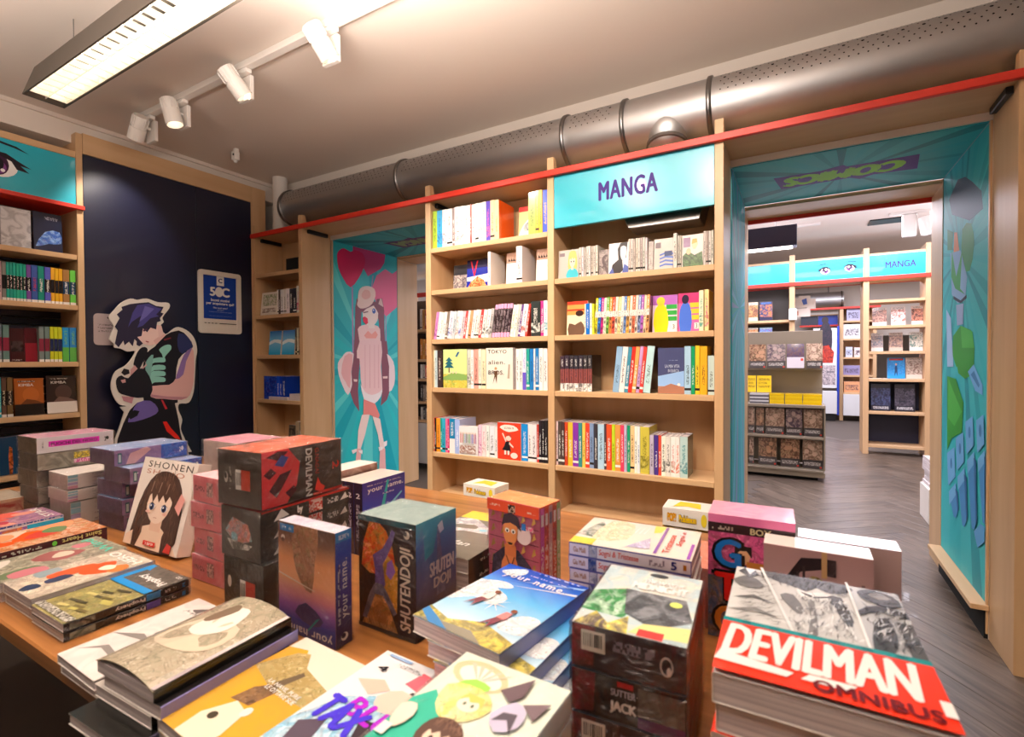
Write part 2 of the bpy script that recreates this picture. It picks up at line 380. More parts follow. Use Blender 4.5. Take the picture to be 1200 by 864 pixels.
NPL = planks()
struct(boxo('ceiling', (-3.44, -3, ZCEIL), (4, 14, ZCEIL + .1), 'ceiling'))
struct(boxo('trim_1', (-3.72, -3, ZCEIL - .13), (-3.452, 2.44, ZCEIL + .1), 'wall'))
struct(boxo('trim_2', (-3.452, -3, ZCEIL - .022), (-3.436, 2.44, ZCEIL), 'ceiling'))
struct(boxo('wall_left', (-3.82, -3, 0), (-3.72, 2.44, ZCEIL), 'wall'))
struct(boxo('wall_near', (-3.8, -3.1, 0), (4, -3, ZCEIL), 'wall'))
struct(boxo('wall_right', (3.0, -3, 0), (3.1, 14, ZCEIL), 'wall'))
struct(boxo('wall_far', (-5, 13.5, 0), (3, 13.6, ZCEIL), 'wall'))
struct(boxo('wall_side', (-5.1, 3.13, 0), (-5, 14, ZCEIL), 'wall'))
# back wall with its two door openings, one solid
XL0, XL1, XR0, XR1, YW0, YW1 = -2.868, -1.813, -.257, .619, 2.44, 3.12
ZR = Z(.866)
out = [(-5, 0), (XL0, 0), (XL0, ZR), (XL1, ZR), (XL1, 0), (XR0, 0), (XR0, ZR), (XR1, ZR), (XR1, 0), (3, 0), (3, ZCEIL), (-5, ZCEIL)]
mb = MB(); n = len(out)
mb.v = [(x, YW0, z) for x, z in out] + [(x, YW1, z) for x, z in out]
mb.face(range(n)); mb.face(range(2 * n - 1, n - 1, -1))
for i in range(n): j = (i + 1) % n; mb.face((i, n + i, n + j, j))
struct(mb.obj('wall_back', 'wall'))

# header board with red edging, running over the bookcases and both doorways
hb = struct(boxo('trim_3', (-3.41, 2.2, Z(.893)), (2.0, 2.436, Z(.915)), 'wood_h'))
struct(boxo('trim_4', (-3.41, 2.178, Z(.889)), (2.0, 2.199, Z(.918)), 'red', bevel=.002))
struct(boxo('trim_5', (XL0, 3.125, Z(.845)), (XL1, 3.36, Z(.865)), 'wood_h'))
struct(boxo('trim_6', (XR0, 3.125, Z(.845)), (XR1, 3.36, Z(.865)), 'wood_h'))
struct(boxo('trim_7', (XR0 - .5, 3.361, Z(.822)), (XR1 + .5, 3.38, Z(.868)), 'red', bevel=.002))

# ------------------------------------------------------------------ bookcases
def case(name, label, ups, bays, y0=2.2, y1=2.436, ztop=.985, back=True, group=None, zbase=0):
    """ups: (x0, x1) of each upright; bays: (x0, x1, [shelf-top heights relative to the camera])"""
    t = thing(name, label, 'bookcase', ((ups[0][0] + ups[-1][1]) / 2, (y0 + y1) / 2, zbase), 0, group); b = Vector(t.location)
    def part(nm, lo, hi, m, bev=.0015): o = boxo(nm, Vector(lo) - b, Vector(hi) - b, m, t, bev); return o
    for x0, x1 in ups:
        # side board with a short horn in front of the duct
        mb = MB(); P = [(y0, zbase), (y1, zbase), (y1, Z(.94)), (y0 + .042, Z(.94)), (y0 + .03, Z(ztop)), (y0, Z(ztop))]; n = len(P); c = Vector(((x0 + x1) / 2, (y0 + y1) / 2, CH)); h = (x1 - x0) / 2
        mb.v = [(-h, y - c.y, z - c.z) for y, z in P] + [(h, y - c.y, z - c.z) for y, z in P]; mb.face(range(n - 1, -1, -1)); mb.face(range(n, 2 * n))
        for i in range(n): j = (i + 1) % n; mb.face((i, j, n + j, n + i))
        mb.obj('upright', 'wood_v', t, c - b, .0015)
    for x0, x1, zs in bays:
        if back: part('back_panel', (x0, y1 - .012, .04), (x1, y1 - .002, Z(.89)), 'wood_v', 0)
        for z in zs: part('shelf', (x0 + .0005, y0 + .003, Z(z) - .026), (x1 - .0005, y1 - .0125, Z(z)), 'wood_h', .002)
        part('plinth', (x0 + .0005, y0 + .02, 0.001), (x1 - .0005, y0 + .04, .07), 'wood_h', 0)
    return t
UP0, UP1, UP2 = (-1.813, -1.777), (-1.054, -1.019), (-.292, -.257)
SL = [.631, .396, .122, -.148, -.510, -.745]
case('bookcase', 'beech bookcase of two bays filled with books between the two doorways', [UP0, UP1, UP2],
     [(UP0[1], UP1[0], SL), (UP1[1], UP2[0], SL[1:])])
SC_ = [.63, .335, .05, -.265, -.56, -.80]
case('bookcase', 'narrow beech bookcase in the corner beside the dark blue panel', [(-3.405, -3.380), (-2.905, -2.868)], [(-3.380, -2.905, SC_)])
case('bookcase', 'beech bookcase end panel at the right edge beyond the doorway', [(.619, .655), (1.38, 1.416)], [(.655, 1.38, SL[1:])])
# cases on the other face of the wall, seen as the inner jambs of both doorways
for a, lb in (((XL0 - .036, XL0 + .003), 'beech end board lining the left doorway on the far side'), ((XR1 - .003, XR1 + .033), 'beech end board lining the right doorway on the far side'), ((XR0 - .036, XR0 + .003), 'thin beech end board at left of the right doorway, far side')):
    o = boxo('jamb_board', (a[0], 3.125, 0), (a[1], 3.36, Z(.843)), 'wood_v', None, .0015); tag(o, lb, 'board')
# small dark brackets under the header board
for x0, x1, lb in ((-3.376, -3.356, 'dark bracket under the header board in the corner bay'), (-2.866, -2.846, 'dark bracket under the header board at left doorway, left side'), (-1.7765, -1.7565, 'dark bracket under the header board inside the left book bay'), (.598, .618, 'dark bracket under the header board at right doorway, right side')):
    o = boxo('bracket', (x0, 2.24, Z(.868)), (x1, 2.40, Z(.8925)), 'black', None, .002); tag(o, lb, 'bracket')

# left-wall case: its front plane is X = -3.397
XF = -3.397
t = thing('bookcase', 'beech bookcase on the left wall with a turquoise eye sign', 'bookcase', (XF - .13, .6, 0)); b = Vector(t.location)
LW = [.589, .316, .008, -.268, -.56, -.80]
for y0, y1 in ((-.36, -.33), (1.187, 1.216)):
    boxo('upright', Vector((XF - .25, y0, 0)) - b, Vector((XF, y1, Z(1.255))) - b, 'wood_v', t, .0015)
for z in LW: boxo('shelf', Vector((XF - .23, -.3295, Z(z) - .027)) - b, Vector((XF - .004, 1.1865, Z(z))) - b, 'wood_y', t, .002)
boxo('top_board', Vector((XF - .24, -.3295, Z(1.115))) - b, Vector((XF - .001, 1.1865, Z(1.15))) - b, 'wood_y', t, .002)
boxo('red_edging', Vector((XF - .23, -.33, Z(.835))) - b, Vector((XF + .022, 1.216, Z(.857))) - b, 'red', t, .002)['label'] = 'red edging strip under the sign'
for i in range(44):
    z = .03 + i * .042
    if Z(.83) > z: boxo('back_slat', Vector((XF - .246, -.3295, z)) - b, Vector((XF - .232, 1.1865, z + .036)) - b, 'navy2', t, .002)
sg = boxo('sign_panel', Vector((XF - .03, -.3295, Z(.8575))) - b, Vector((XF - .006, 1.1865, Z(1.1148))) - b, 'teal', t)
def eye(cv, u, v, s, f=1):
    cv.ell(u, v, .075 * s, .062 * s, 'f6f4f4', rot=0)
    cv.ell(u - .005 * f * s, v + .004 * s, .045 * s, .058 * s, '3a1036')
    cv.ell(u - .005 * f * s, v - .012 * s, .036 * s, .036 * s, '7d3f86')
    cv.ell(u - .005 * f * s, v + .006 * s, .026 * s, .034 * s, '140818')
    cv.ell(u - .014 * f * s, v + .02 * s, .019 * s, .021 * s, 'ffffff'); cv.ell(u + .016 * s * f, v - .026 * s, .009 * s, .009 * s, 'ffffff')
    P = [(-.095, -.01), (-.075, .04), (-.03, .068), (.03, .066), (.075, .04), (.13, .012), (.085, .018), (.12, -.012), (.07, -.006), (.05, .03), (0, .05), (-.05, .036)]
    cv.poly([(u + a * s * f, v + c * s) for a, c in P], '1a0a1c')
    cv.poly([(u + a * s * f, v + c * s) for a, c in [(-.06, .105), (0, .125), (.07, .115), (.12, .09), (.06, .105), (0, .113)]], '1a0a1c')
pe = onX(10, 195, XF)
cv = Canvas(Vector((XF - .006, 0, 0)) - b, (0, 1, 0), (0, 0, 1)); eye(cv, pe.y - .035, pe.z, .95); cv.done('sign_print', t)
cv = Canvas(Vector((XF - .006, 0, 0)) - b, (0, 1, 0), (0, 0, 1)); eye(cv, pe.y - .5, pe.z, .95, -1); cv.done('sign_print', t)
# dark panel wall and its beech frame
t = thing('wall_panel', 'glossy dark navy wall panel in two sheets behind the standing figure', 'panel', (XF - .02, 1.7, 0)); b = Vector(t.location)
for y0, y1 in ((1.2185, 1.806), (1.809, 2.186)):
    boxo('panel_sheet', Vector((XF - .03, y0, .05)) - b, Vector((XF - .004, y1, Z(1.147))) - b, 'navy', t, .001)
boxo('header_panel', Vector((XF - .03, 1.2185, Z(1.15))) - b, Vector((XF - .002, 2.186, Z(1.262))) - b, 'wood_y', t, .001)
boxo('side_post', Vector((XF - .03, 2.188, 0)) - b, Vector((XF - .002, 2.2, Z(1.262))) - b, 'wood_v', t, .001)
boxo('corner_panel', Vector((XF - .03, 2.2005, Z(.92))) - b, Vector((XF - .002, 2.3, Z(1.262))) - b, 'wood_v', t, .001)

# ------------------------------------------------------------------ MANGA sign, diffuser box
t = thing('shop_sign', 'turquoise header sign lettered MANGA above the right bay', 'sign', ((UP1[1] + UP2[0]) / 2, 2.215, Z(.765))); b = Vector(t.location)
x0, x1 = UP1[1] + .001, UP2[0] - .001
boxo('sign_panel', Vector((x0, 2.203, Z(.640))) - b, Vector((x1, 2.222, Z(.8905))) - b, 'teal', t, .001)
a, d = onY(701, 223, 2.2), onY(771, 214, 2.2)
cv = Canvas(Vector((0, 2.203, 0)) - b, (1, 0, 0), (0, 0, 1))
cv.text('MANGA', (a.x + d.x) / 2, (a.z + d.z) / 2, d.x - a.x, .088, '34187c', bold=.05, sp=1.1); cv.done('sign_print', t)
t = thing('air_diffuser', 'grey sheet metal air diffuser hanging behind the turquoise lettered sign', 'air vent', (-.52, 2.33, Z(.66)))
mb = MB(); P = [(-.2, .06), (.19, .06), (.16, -.055), (-.15, -.055)]
mb.v = [(x, y, z) for y in (-.07, .07) for x, z in P]
for q in ((0, 3, 2, 1), (4, 5, 6, 7), (0, 1, 5, 4), (1, 2, 6, 5), (2, 3, 7, 6), (3, 0, 4, 7)): mb.face(q)
mb.obj('diffuser_body', 'steel', t, bevel=.003)
MB().cyl((0, -.0, .061), (0, 0, .235), .05, 16).obj('spigot', 'duct', t, smooth=False)

# ------------------------------------------------------------------ ventilation duct
DY, DZ, DR = 2.316, Z(1.085), .121
t = thing('ventilation_duct', 'fat perforated galvanised steel air duct running along the back wall', 'duct', (-1, DY, DZ))
def lathe_x(segs, n=40):
    mb = MB()
    for x, r in segs:
        for i in range(n): a = 2 * math.pi * i / n; mb.v.append((x, r * _c(a), r * _s(a)))
    for k in range(len(segs) - 1):
        for i in range(n): j = (i + 1) % n; mb.face((k * n + i, k * n + j, (k + 1) * n + j, (k + 1) * n + i))
    mb.face(range(n - 1, -1, -1)); mb.face(range((len(segs) - 1) * n, len(segs) * n))
    return mb
o = lathe_x([(-2.12, DR), (3.9, DR)]).obj('duct_pipe', 'duct', t)
for p in o.data.polygons: p.use_smooth = len(p.vertices) == 4
RX = [-3.09, -2.03, -.976, -.683, -.316, .95]
for x in RX:
    o = lathe_x([(x + 1 - .011, DR), (x + 1 - .008, DR + .009), (x + 1 + .008, DR + .009), (x + 1 + .011, DR)]).obj('duct_collar', 'steel', t, smooth=True)
mb = MB()
for a0, a1 in ((-3.07, -2.06), (-2.0, -1.0), (-.95, -.71), (-.29, .92), (.98, 2.5)):
    n = int((a1 - a0 - .03) / .029)
    for i in range(n):
        for k, (ang, r) in enumerate(((8, .0032), (18, .0032), (28, .0032), (37, .0058), (46, .0032), (56, .0032), (66, .0032))):
            if k == 3 and i % 2: continue
            x = a0 + .02 + (i + .5 * (k % 2)) * .029; A = math.radians(ang); nv = Vector((0, -_c(A), _s(A))); tv = Vector((0, _s(A), _c(A)))
            c = Vector((x + 1, 0, 0)) + nv * (DR + .0006)
            mb.poly([c + Vector((1, 0, 0)) * r * _c(q) + tv * r * _s(q) for q in [math.pi * 2 * g / 6 for g in range(6)]])
o = mb.obj('perforation', 'dark', t); o['kind'] = 'stuff'
o = MB().cyl((.505, -.015, .02), (.505, -.06, -.155), .085, 24, r2=.082).obj('branch_pipe', 'duct', t, smooth=True)
MB().cyl((.505, -.058, -.135), (.505, -.062, -.15), .089, 24).obj('branch_collar', 'steel', t)
o = MB().cyl((-3.27, 2.33, Z(.93)), (-3.27, 2.33, ZCEIL), .05, 20).obj('pipe', 'white', smooth=False); tag(o, 'short white vertical pipe beside the left end of the duct', 'pipe')

# ------------------------------------------------------------------ doorway murals
def rays(cv, u0, v0, u1, v1, cu, cvv, n=22, seed=3, cols=('2ac3c8', '5fd6d4', '18a9b8')):
    r = random.Random(seed); cv.rect(u0, v0, u1, v1, '35bcc4'); kb = cv.k
    def clip(P):
        for ax, lim, sgn in ((0, u0, 1), (0, u1, -1), (1, v0, 1), (1, v1, -1)):
            Q = []
            for i in range(len(P)):
                a, c = P[i - 1], P[i]; da = (a[ax] - lim) * sgn; dc = (c[ax] - lim) * sgn
                if (da >= 0) != (dc >= 0): f = da / (da - dc); Q.append((a[0] + (c[0] - a[0]) * f, a[1] + (c[1] - a[1]) * f))
                if dc >= 0: Q.append(c)
            P = Q
            if len(P) < 3: return None
        return P
    R = 4
    for i in range(n):
        a = 2 * math.pi * (i + r.uniform(-.2, .2)) / n; w_ = r.uniform(.25, .6) * math.pi * 2 / n
        P = clip([(cu, cvv), (cu + R * _c(a), cvv + R * _s(a)), (cu + R * _c(a + w_), cvv + R * _s(a + w_))])
        cv.k = kb + (i % 2) * cv.step
        if P: cv.poly(P, cols[i % 3])
    cv.k = kb + cv.step * 3
XM = -2.863
def mural(name, label, lo, hi): 
    lo, hi = Vector(lo), Vector(hi); c = (lo + hi) / 2; c.z = lo.z
    o = MB().box(lo - c, hi - c).obj(name, 'teal', None, c); tag(o, label, 'mural'); return o, c
# left doorway: drawn girl with heart balloons (facing +X)
o, c = mural('mural_panel', 'turquoise mural of a long-haired girl in pink with heart balloons', (XL0 + .0003, 2.452, .1), (XM, 3.108, Z(.862)))
cv = Canvas(Vector((XM, 0, 0)) - c, (0, 1, 0), (0, 0, 1)); FL = lambda L: [(lambda p: (min(max(p.y, 2.456), 3.104), min(p.z, Z(.858))))(onX(x, y, XM)) for x, y in L]
A = lambda *L: FL([(380 + x / 5.4, 260 + y / 5.4) for x, y in L])
B_ = lambda *L: FL([(380 + x / 5.082, 400 + y / 5.082) for x, y in L])
g = FL([(436, 430)])[0]
rays(cv, 2.456, .104, 3.104, Z(.858), g[0], g[1])
cv.poly(A((180, 140), (385, 190), (380, 260), (355, 300), (275, 345), (230, 260), (180, 190)), 'd83a78')
cv.poly(A((385, 300), (430, 330), (460, 310), (462, 540), (390, 600), (330, 520), (300, 420), (330, 340)), 'f2739b')
cv.poly(A((80, 210), (95, 180), (125, 168), (165, 190), (195, 180), (235, 195), (258, 235), (250, 290), (215, 360), (165, 415), (120, 360), (88, 290)), 'e0155c', sm=2)
cv.poly(A((172, 410), (180, 410), (186, 860), (178, 860)), 'b98ac0')
cv.poly(A((305, 340), (311, 340), (300, 430), (294, 430)), 'b98ac0')
cv.poly(A((386, 600), (391, 600), (394, 860), (388, 860)), 'b98ac0')
HR = '8d5666'
cv.poly(A((205, 480), (235, 560), (232, 660), (228, 864), (183, 864), (192, 700), (196, 540)) , HR)
cv.poly(B_((180, 0), (218, 0), (205, 200), (200, 300), (208, 420), (175, 370), (152, 300), (165, 150)), HR)
cv.poly(A((330, 490), (365, 485), (378, 560), (380, 700), (392, 864), (350, 864), (345, 640), (325, 540)), HR)
cv.poly(B_((335, 0), (372, 0), (385, 150), (388, 300), (372, 350), (335, 385), (345, 280), (340, 150)), HR)
cv.poly(B_((130, 65), (175, 75), (160, 180), (165, 260), (140, 320), (110, 270), (85, 200), (80, 130), (105, 95)), 'fbe3e4', sm=2)
cv.poly(B_((372, 75), (410, 120), (420, 190), (415, 260), (385, 300), (385, 150)), 'fbe3e4', sm=2)
cv.poly(B_((120, 90), (168, 80), (158, 200), (150, 280), (125, 240), (100, 190)), 'f4b9ba', sm=2)
cv.poly(A((210, 680), (240, 655), (280, 650), (320, 655), (352, 680), (352, 780), (350, 864), (205, 864), (222, 760)), 'fbd3d0', sm=2)
cv.poly(B_((215, 0), (338, 0), (336, 150), (345, 290), (320, 320), (285, 340), (250, 320), (222, 270), (212, 150)), 'f9cfcf', sm=2)
cv.poly(B_((215, 255), (240, 300), (280, 320), (325, 305), (345, 285), (335, 330), (300, 370), (270, 365), (235, 345)), 'fdf0f0', sm=2)
for x in (240, 268, 296, 320): cv.poly(B_((x, 20), (x + 3, 20), (x + 5, 280), (x, 280)), 'eab4b8')
cv.poly(A((250, 720), (275, 690), (298, 712), (322, 690), (338, 715), (325, 738), (265, 738)), 'f6a79c', sm=1)
cv.poly(A((240, 560), (250, 530), (300, 510), (335, 545), (338, 610), (325, 640), (300, 662), (270, 655), (248, 630)), 'fce5dc', sm=2)
cv.poly(A((280, 640), (315, 640), (318, 675), (278, 675)), 'fce5dc')
cv.poly(A((230, 560), (228, 500), (290, 500), (345, 510), (350, 600), (330, 560), (310, 530), (262, 552), (240, 575)), HR)
cv.poly(A((340, 520), (352, 485), (362, 490), (372, 540)), 'e9c2bd')
e = A((312, 565))[0]; cv.ell(e[0], e[1], .018, .021, '3c5fb0'); cv.ell(e[0] - .004, e[1] + .006, .005, .006, 'ffffff')
cv.poly(A((245, 572), (275, 566), (276, 572), (246, 579)), '7a3b4a')
cv.poly(A((240, 605), (255, 600), (272, 612), (275, 640), (262, 652), (245, 632)), 'e2284a', sm=1)
cv.poly(A((210, 500), (215, 440), (240, 412), (280, 408), (315, 425), (322, 470), (300, 520), (262, 545), (225, 548), (205, 525)), 'f9d9cf', sm=2)
cv.poly(A((235, 455), (255, 430), (285, 440), (290, 475), (262, 492), (238, 480)), 'efb5ab', sm=2)
for P in (((172, 225), (196, 228), (192, 242), (174, 240)), ((346, 210), (375, 208), (374, 222), (348, 222))): cv.poly(B_(*P), 'f0d0cc')
cv.poly(B_((232, 345), (300, 372), (328, 440), (318, 468), (275, 440), (230, 438)), 'f08f88', sm=1)
cv.poly(B_((222, 438), (268, 436), (240, 560), (215, 640), (195, 640), (200, 530)), 'fbe0d8', sm=1)
cv.poly(B_((285, 448), (330, 462), (345, 560), (358, 640), (330, 640), (318, 560)), 'fbe0d8', sm=1)
cv.poly(B_((192, 640), (218, 640), (212, 760), (180, 760)), 'f3b9b4'); cv.poly(B_((330, 640), (360, 640), (365, 790), (335, 800), (325, 760)), 'f3b9b4')
for P in (((160, 650), (190, 640), (192, 655), (168, 672)), ((200, 650), (226, 648), (224, 672), (205, 662)), ((320, 630), (345, 628), (345, 645), (325, 655)), ((350, 600), (372, 592), (370, 620), (352, 632))): cv.poly(B_(*P), 'fdf3f0')
cv.done('mural_print', o)
# right doorway: green and blue armoured figure on turquoise (facing -X)
XN = .614
o, c = mural('mural_panel', 'turquoise mural of a green and blue armoured robot, right doorway', (XN, 2.452, .128), (XR1 - .0003, 3.108, Z(.862)))
cv = Canvas(Vector((XN, 0, 0)) - c, (0, -1, 0), (0, 0, 1)); FL = lambda L: [(lambda p: (-min(max(p.y, 2.456), 3.104), min(max(p.z, .132), Z(.858))))(onX(x, y, XN)) for x, y in L]
g = FL([(1125, 300)])[0]
rays(cv, -3.104, .132, -2.456, Z(.858), g[0], g[1], 26, 5, ('1fa9b4', '23b8c2', '149aa8'))
T1 = lambda *L: FL([(1095 + x / 2.875, 130 + y / 2.88) for x, y in L]); T2 = lambda *L: FL([(1095 + x / 2.875, 420 + y / 2.88) for x, y in L])
cv.poly(T1((50, 300), (80, 232), (105, 222), (130, 240), (160, 270), (165, 330), (120, 370), (60, 350)), '23506e')
cv.poly(T1((95, 400), (125, 380), (135, 450), (120, 540), (95, 520)), '2f9446', sm=2)
cv.poly(T1((45, 400), (65, 410), (60, 470), (45, 470)), '2c8a58', sm=1)
cv.poly(T1((66, 480), (68, 410), (78, 410), (86, 480)), 'ef8a4a')
cv.poly(T1((55, 480), (90, 470), (112, 560), (105, 640), (80, 650), (60, 620)), '8fb6dc', sm=1)
cv.poly(T1((60, 470), (75, 560), (95, 470), (88, 600), (105, 620), (72, 600), (58, 560)), '35a552')
cv.poly(T1((66, 625), (90, 640), (110, 620), (110, 632), (90, 650), (66, 636)), '20344e')
cv.poly(T1((75, 655), (100, 650), (98, 720), (78, 725)), '9fb4d8', sm=1)
cv.poly(T1((65, 760), (90, 725), (125, 740), (137, 800), (135, 860), (75, 864), (62, 820)), '2f9d3c', sm=1)
cv.poly(T1((90, 725), (95, 800), (137, 800), (130, 745)), '48bb4e')
cv.poly(T1((42, 670), (58, 700), (66, 864), (45, 864)), 'a5c8ea', sm=1)
cv.poly(T2((75, 0), (135, 0), (128, 55), (105, 70), (82, 50)), '2f9d3c'); cv.poly(T2((115, 45), (135, 20), (165, 90), (165, 125), (140, 110)), '6db2e6')
cv.poly(T2((125, 55), (136, 42), (155, 90), (152, 100)), '3b83bd')
cv.poly(T2((45, 60), (75, 70), (100, 150), (95, 250), (60, 270), (45, 310)), '2f9d3c', sm=1); cv.poly(T2((50, 70), (70, 120), (95, 180), (70, 230), (48, 200)), '47b84e', sm=1)
for dx, y0, y1, l in ((45, 300, 540, 0), (75, 250, 570, 4), (108, 195, 580, 8), (145, 190, 560, 10)):
    cv.poly(T2((dx, y0 + 20), (dx + 25, y0), (dx + 28, y0 + 100), (dx + 4, y0 + 130)), '6fb3e6'); q = T2((dx + 14, y0 + 55))[0]; cv.ell(q[0], q[1], .016, .024, '3f83c0')
    cv.poly(T2((dx + 6, y0 + 150), (dx + 30, y0 + 120), (dx + 36, y1 - 20), (dx + 30, y1), (dx + 22, y1 - 6)), '4792cf'); cv.poly(T2((dx + 6, y0 + 150), (dx + 30, y0 + 120), (dx + 31, y0 + 160), (dx + 8, y0 + 195)), '74b9ea')
    cv.poly(T2((dx + 28, y0 + 140), (dx + 36, y0 + 150), (dx + 40, y1 - 30), (dx + 36, y1 - 20)), '2b6ca6')
cv.poly(T2((138, 585), (160, 560), (180, 575), (178, 625), (150, 640)), '5aa5dd')
cv.done('mural_print', o)
o, c = mural('mural_panel', 'narrow turquoise mural strip at left of the right doorway', (XR0 + .0003, 2.452, .1), (XR0 + .005, 3.108, Z(.862)))
cv = Canvas(Vector((XR0 + .005, 0, 0)) - c, (0, 1, 0), (0, 0, 1)); rays(cv, 2.456, .104, 3.104, Z(.858), 2.8, 1.3, 40, 8, ('25b4d8', '6fc6ea', '8aa6d8')); cv.done('mural_print', o)
o, c = mural('mural_panel', 'turquoise strip mural on the near face of the left doorway', (XL1 - .005, 2.452, .1), (XL1 - .0003, 3.108, Z(.862)))
# overhead panels of both doorways (facing down)
for (x0, x1, lb, big) in ((XR0 + .006, XN - .001, 'turquoise overhead panel lettered COMICS upside down, right doorway', 1), (XM + .001, XL1 - .006, 'shaded turquoise overhead panel above the left doorway', 0)):
    o, c = mural('ceiling_panel', lb, (x0, 2.452, Z(.8622)), (x1, 3.108, Z(.8657)))
    xm = (x0 + x1) / 2; cv = Canvas(Vector((xm, 2.78, Z(.8622))) - c, (1, 0, 0), (0, -1, 0)); hw = (x1 - x0) / 2
    rays(cv, -hw + .004, -.324, hw - .004, .324, 0, 0, 20, 4, ('1fa9b4', '2bbcc6', '178f9c'))
    s = .82 if big else .8
    # the logo plate: reads upside down from this room
    def q(L): return [(-u * s, -v * s) for u, v in L]
    cv.poly(q([(-.33, -.12), (-.02, -.115), (.0, -.15), (.1, -.11), (.335, -.115), (.30, .12), (-.05, .1), (-.1, .15), (-.16, .105), (-.36, .12)]), '4a1f8e' if big else '5b3a7a')
    cv.text('COMICS' if big else 'MANGA', 0, 0, .58 * s, .175 * s, '9ade1c' if big else '8fae7a', rot=180, bold=.11, shear=.12); cv.done('sign_print', o)
struct(boxo('trim_16', (.607, 2.445, 0), (.6188, 3.115, .104), 'dark'))  # black board put in for the shade of the recess under the ledge
# ledge under the right mural
o = boxo('ledge', (.565, 2.43, .107), (.6185, 3.115, .127), 'wood_y', None, .002); tag(o, 'beech ledge jutting out under the green and blue mural', 'ledge')
# thin beech battens framing the murals
for i, (lo, hi) in enumerate((((XM - .002, 2.438, .02), (XM + .003, 2.452, Z(.862))), ((XM - .002, 3.108, .02), (XM + .003, 3.124, Z(.862))), ((XN - .003, 2.438, .02), (XN + .004, 2.452, Z(.862))), ((XN - .003, 3.108, .02), (XN + .004, 3.124, Z(.862))))):
    struct(boxo('trim_%d' % (8 + i), lo, hi, 'wood_v'))

# ------------------------------------------------------------------ ceiling fitting, track lamps, sensor
t = thing('pendant_light', 'long grey pendant light with white louvre blades, top left', 'light', (-2.0, .855, Z(1.1)))
X0, X1, W0, H0 = -.745, .75, .068, .098
mb = MB()   # trapezoid shell, open below
P = [(X0, -W0, 0), (X1, -W0, 0), (X1, W0, 0), (X0, W0, 0), (X0 + .07, -W0 * .72, H0), (X1 - .07, -W0 * .72, H0), (X1 - .07, W0 * .72, H0), (X0 + .07, W0 * .72, H0)]
mb.v = P + [(x + (.012 if x < 0 else -.012), y * .9, z + (.001 if z == 0 else -.004)) for x, y, z in P]
for q in ((4, 5, 6, 7), (0, 1, 5, 4), (1, 2, 6, 5), (2, 3, 7, 6), (3, 0, 4, 7)): mb.face(q); mb.face([i + 8 for i in q[::-1]])
for i in range(4): j = (i + 1) % 4; mb.face((i, i + 8, j + 8, j))
mb.obj('housing', 'fixture', t)
nb = 24
bm_ = MB().box((-.002, -W0 * .87, .004), (.002, W0 * .87, .03)).mesh('louvre_blade', ['louvre'])
for i in range(nb): link('louvre_blade', bm_, t, (X0 + .05 + i * (X1 - X0 - .1) / (nb - 1), 0, 0))
boxo('louvre_rail', (X0 + .02, -.001, .005), (X1 - .02, .001, .022), 'louvre', t)
for y in (-1, 1): 
    mb = MB(); a_, b_ = (y * W0 * .88, .003), (y * W0 * .62, .07)
    mb.v = [(X0 + .05, *a_), (X1 - .05, *a_), (X1 - .05, *b_), (X0 + .05, *b_), (X0 + .05, a_[0], a_[1] + .002), (X1 - .05, a_[0], a_[1] + .002), (X1 - .05, b_[0], b_[1] + .002), (X0 + .05, b_[0], b_[1] + .002)]
    for q in ((0, 1, 2, 3), (7, 6, 5, 4), (0, 4, 5, 1), (1, 5, 6, 2), (2, 6, 7, 3), (3, 7, 4, 0)): mb.face(q)
    mb.obj('reflector', 'louvre', t)
for y in (-.03, .03): MB().cyl((X0 + .06, y, .052), (X1 - .06, y, .052), .008, 10).obj('lamp_tube', 'tube', t)
for x in (X0 + .3, X1 - .3): MB().cyl((x, 0, H0), (x, 0, ZCEIL - Z(1.1)), .0015, 6).obj('hanging_wire', 'steel', t)
o = boxo('ceiling_track', (-3.10, 1.343, ZCEIL - .03), (1.6, 1.377, ZCEIL - .0005), 'white', None, .002); tag(o, 'white lighting track along the ceiling carrying the spot lamps', 'lighting track')
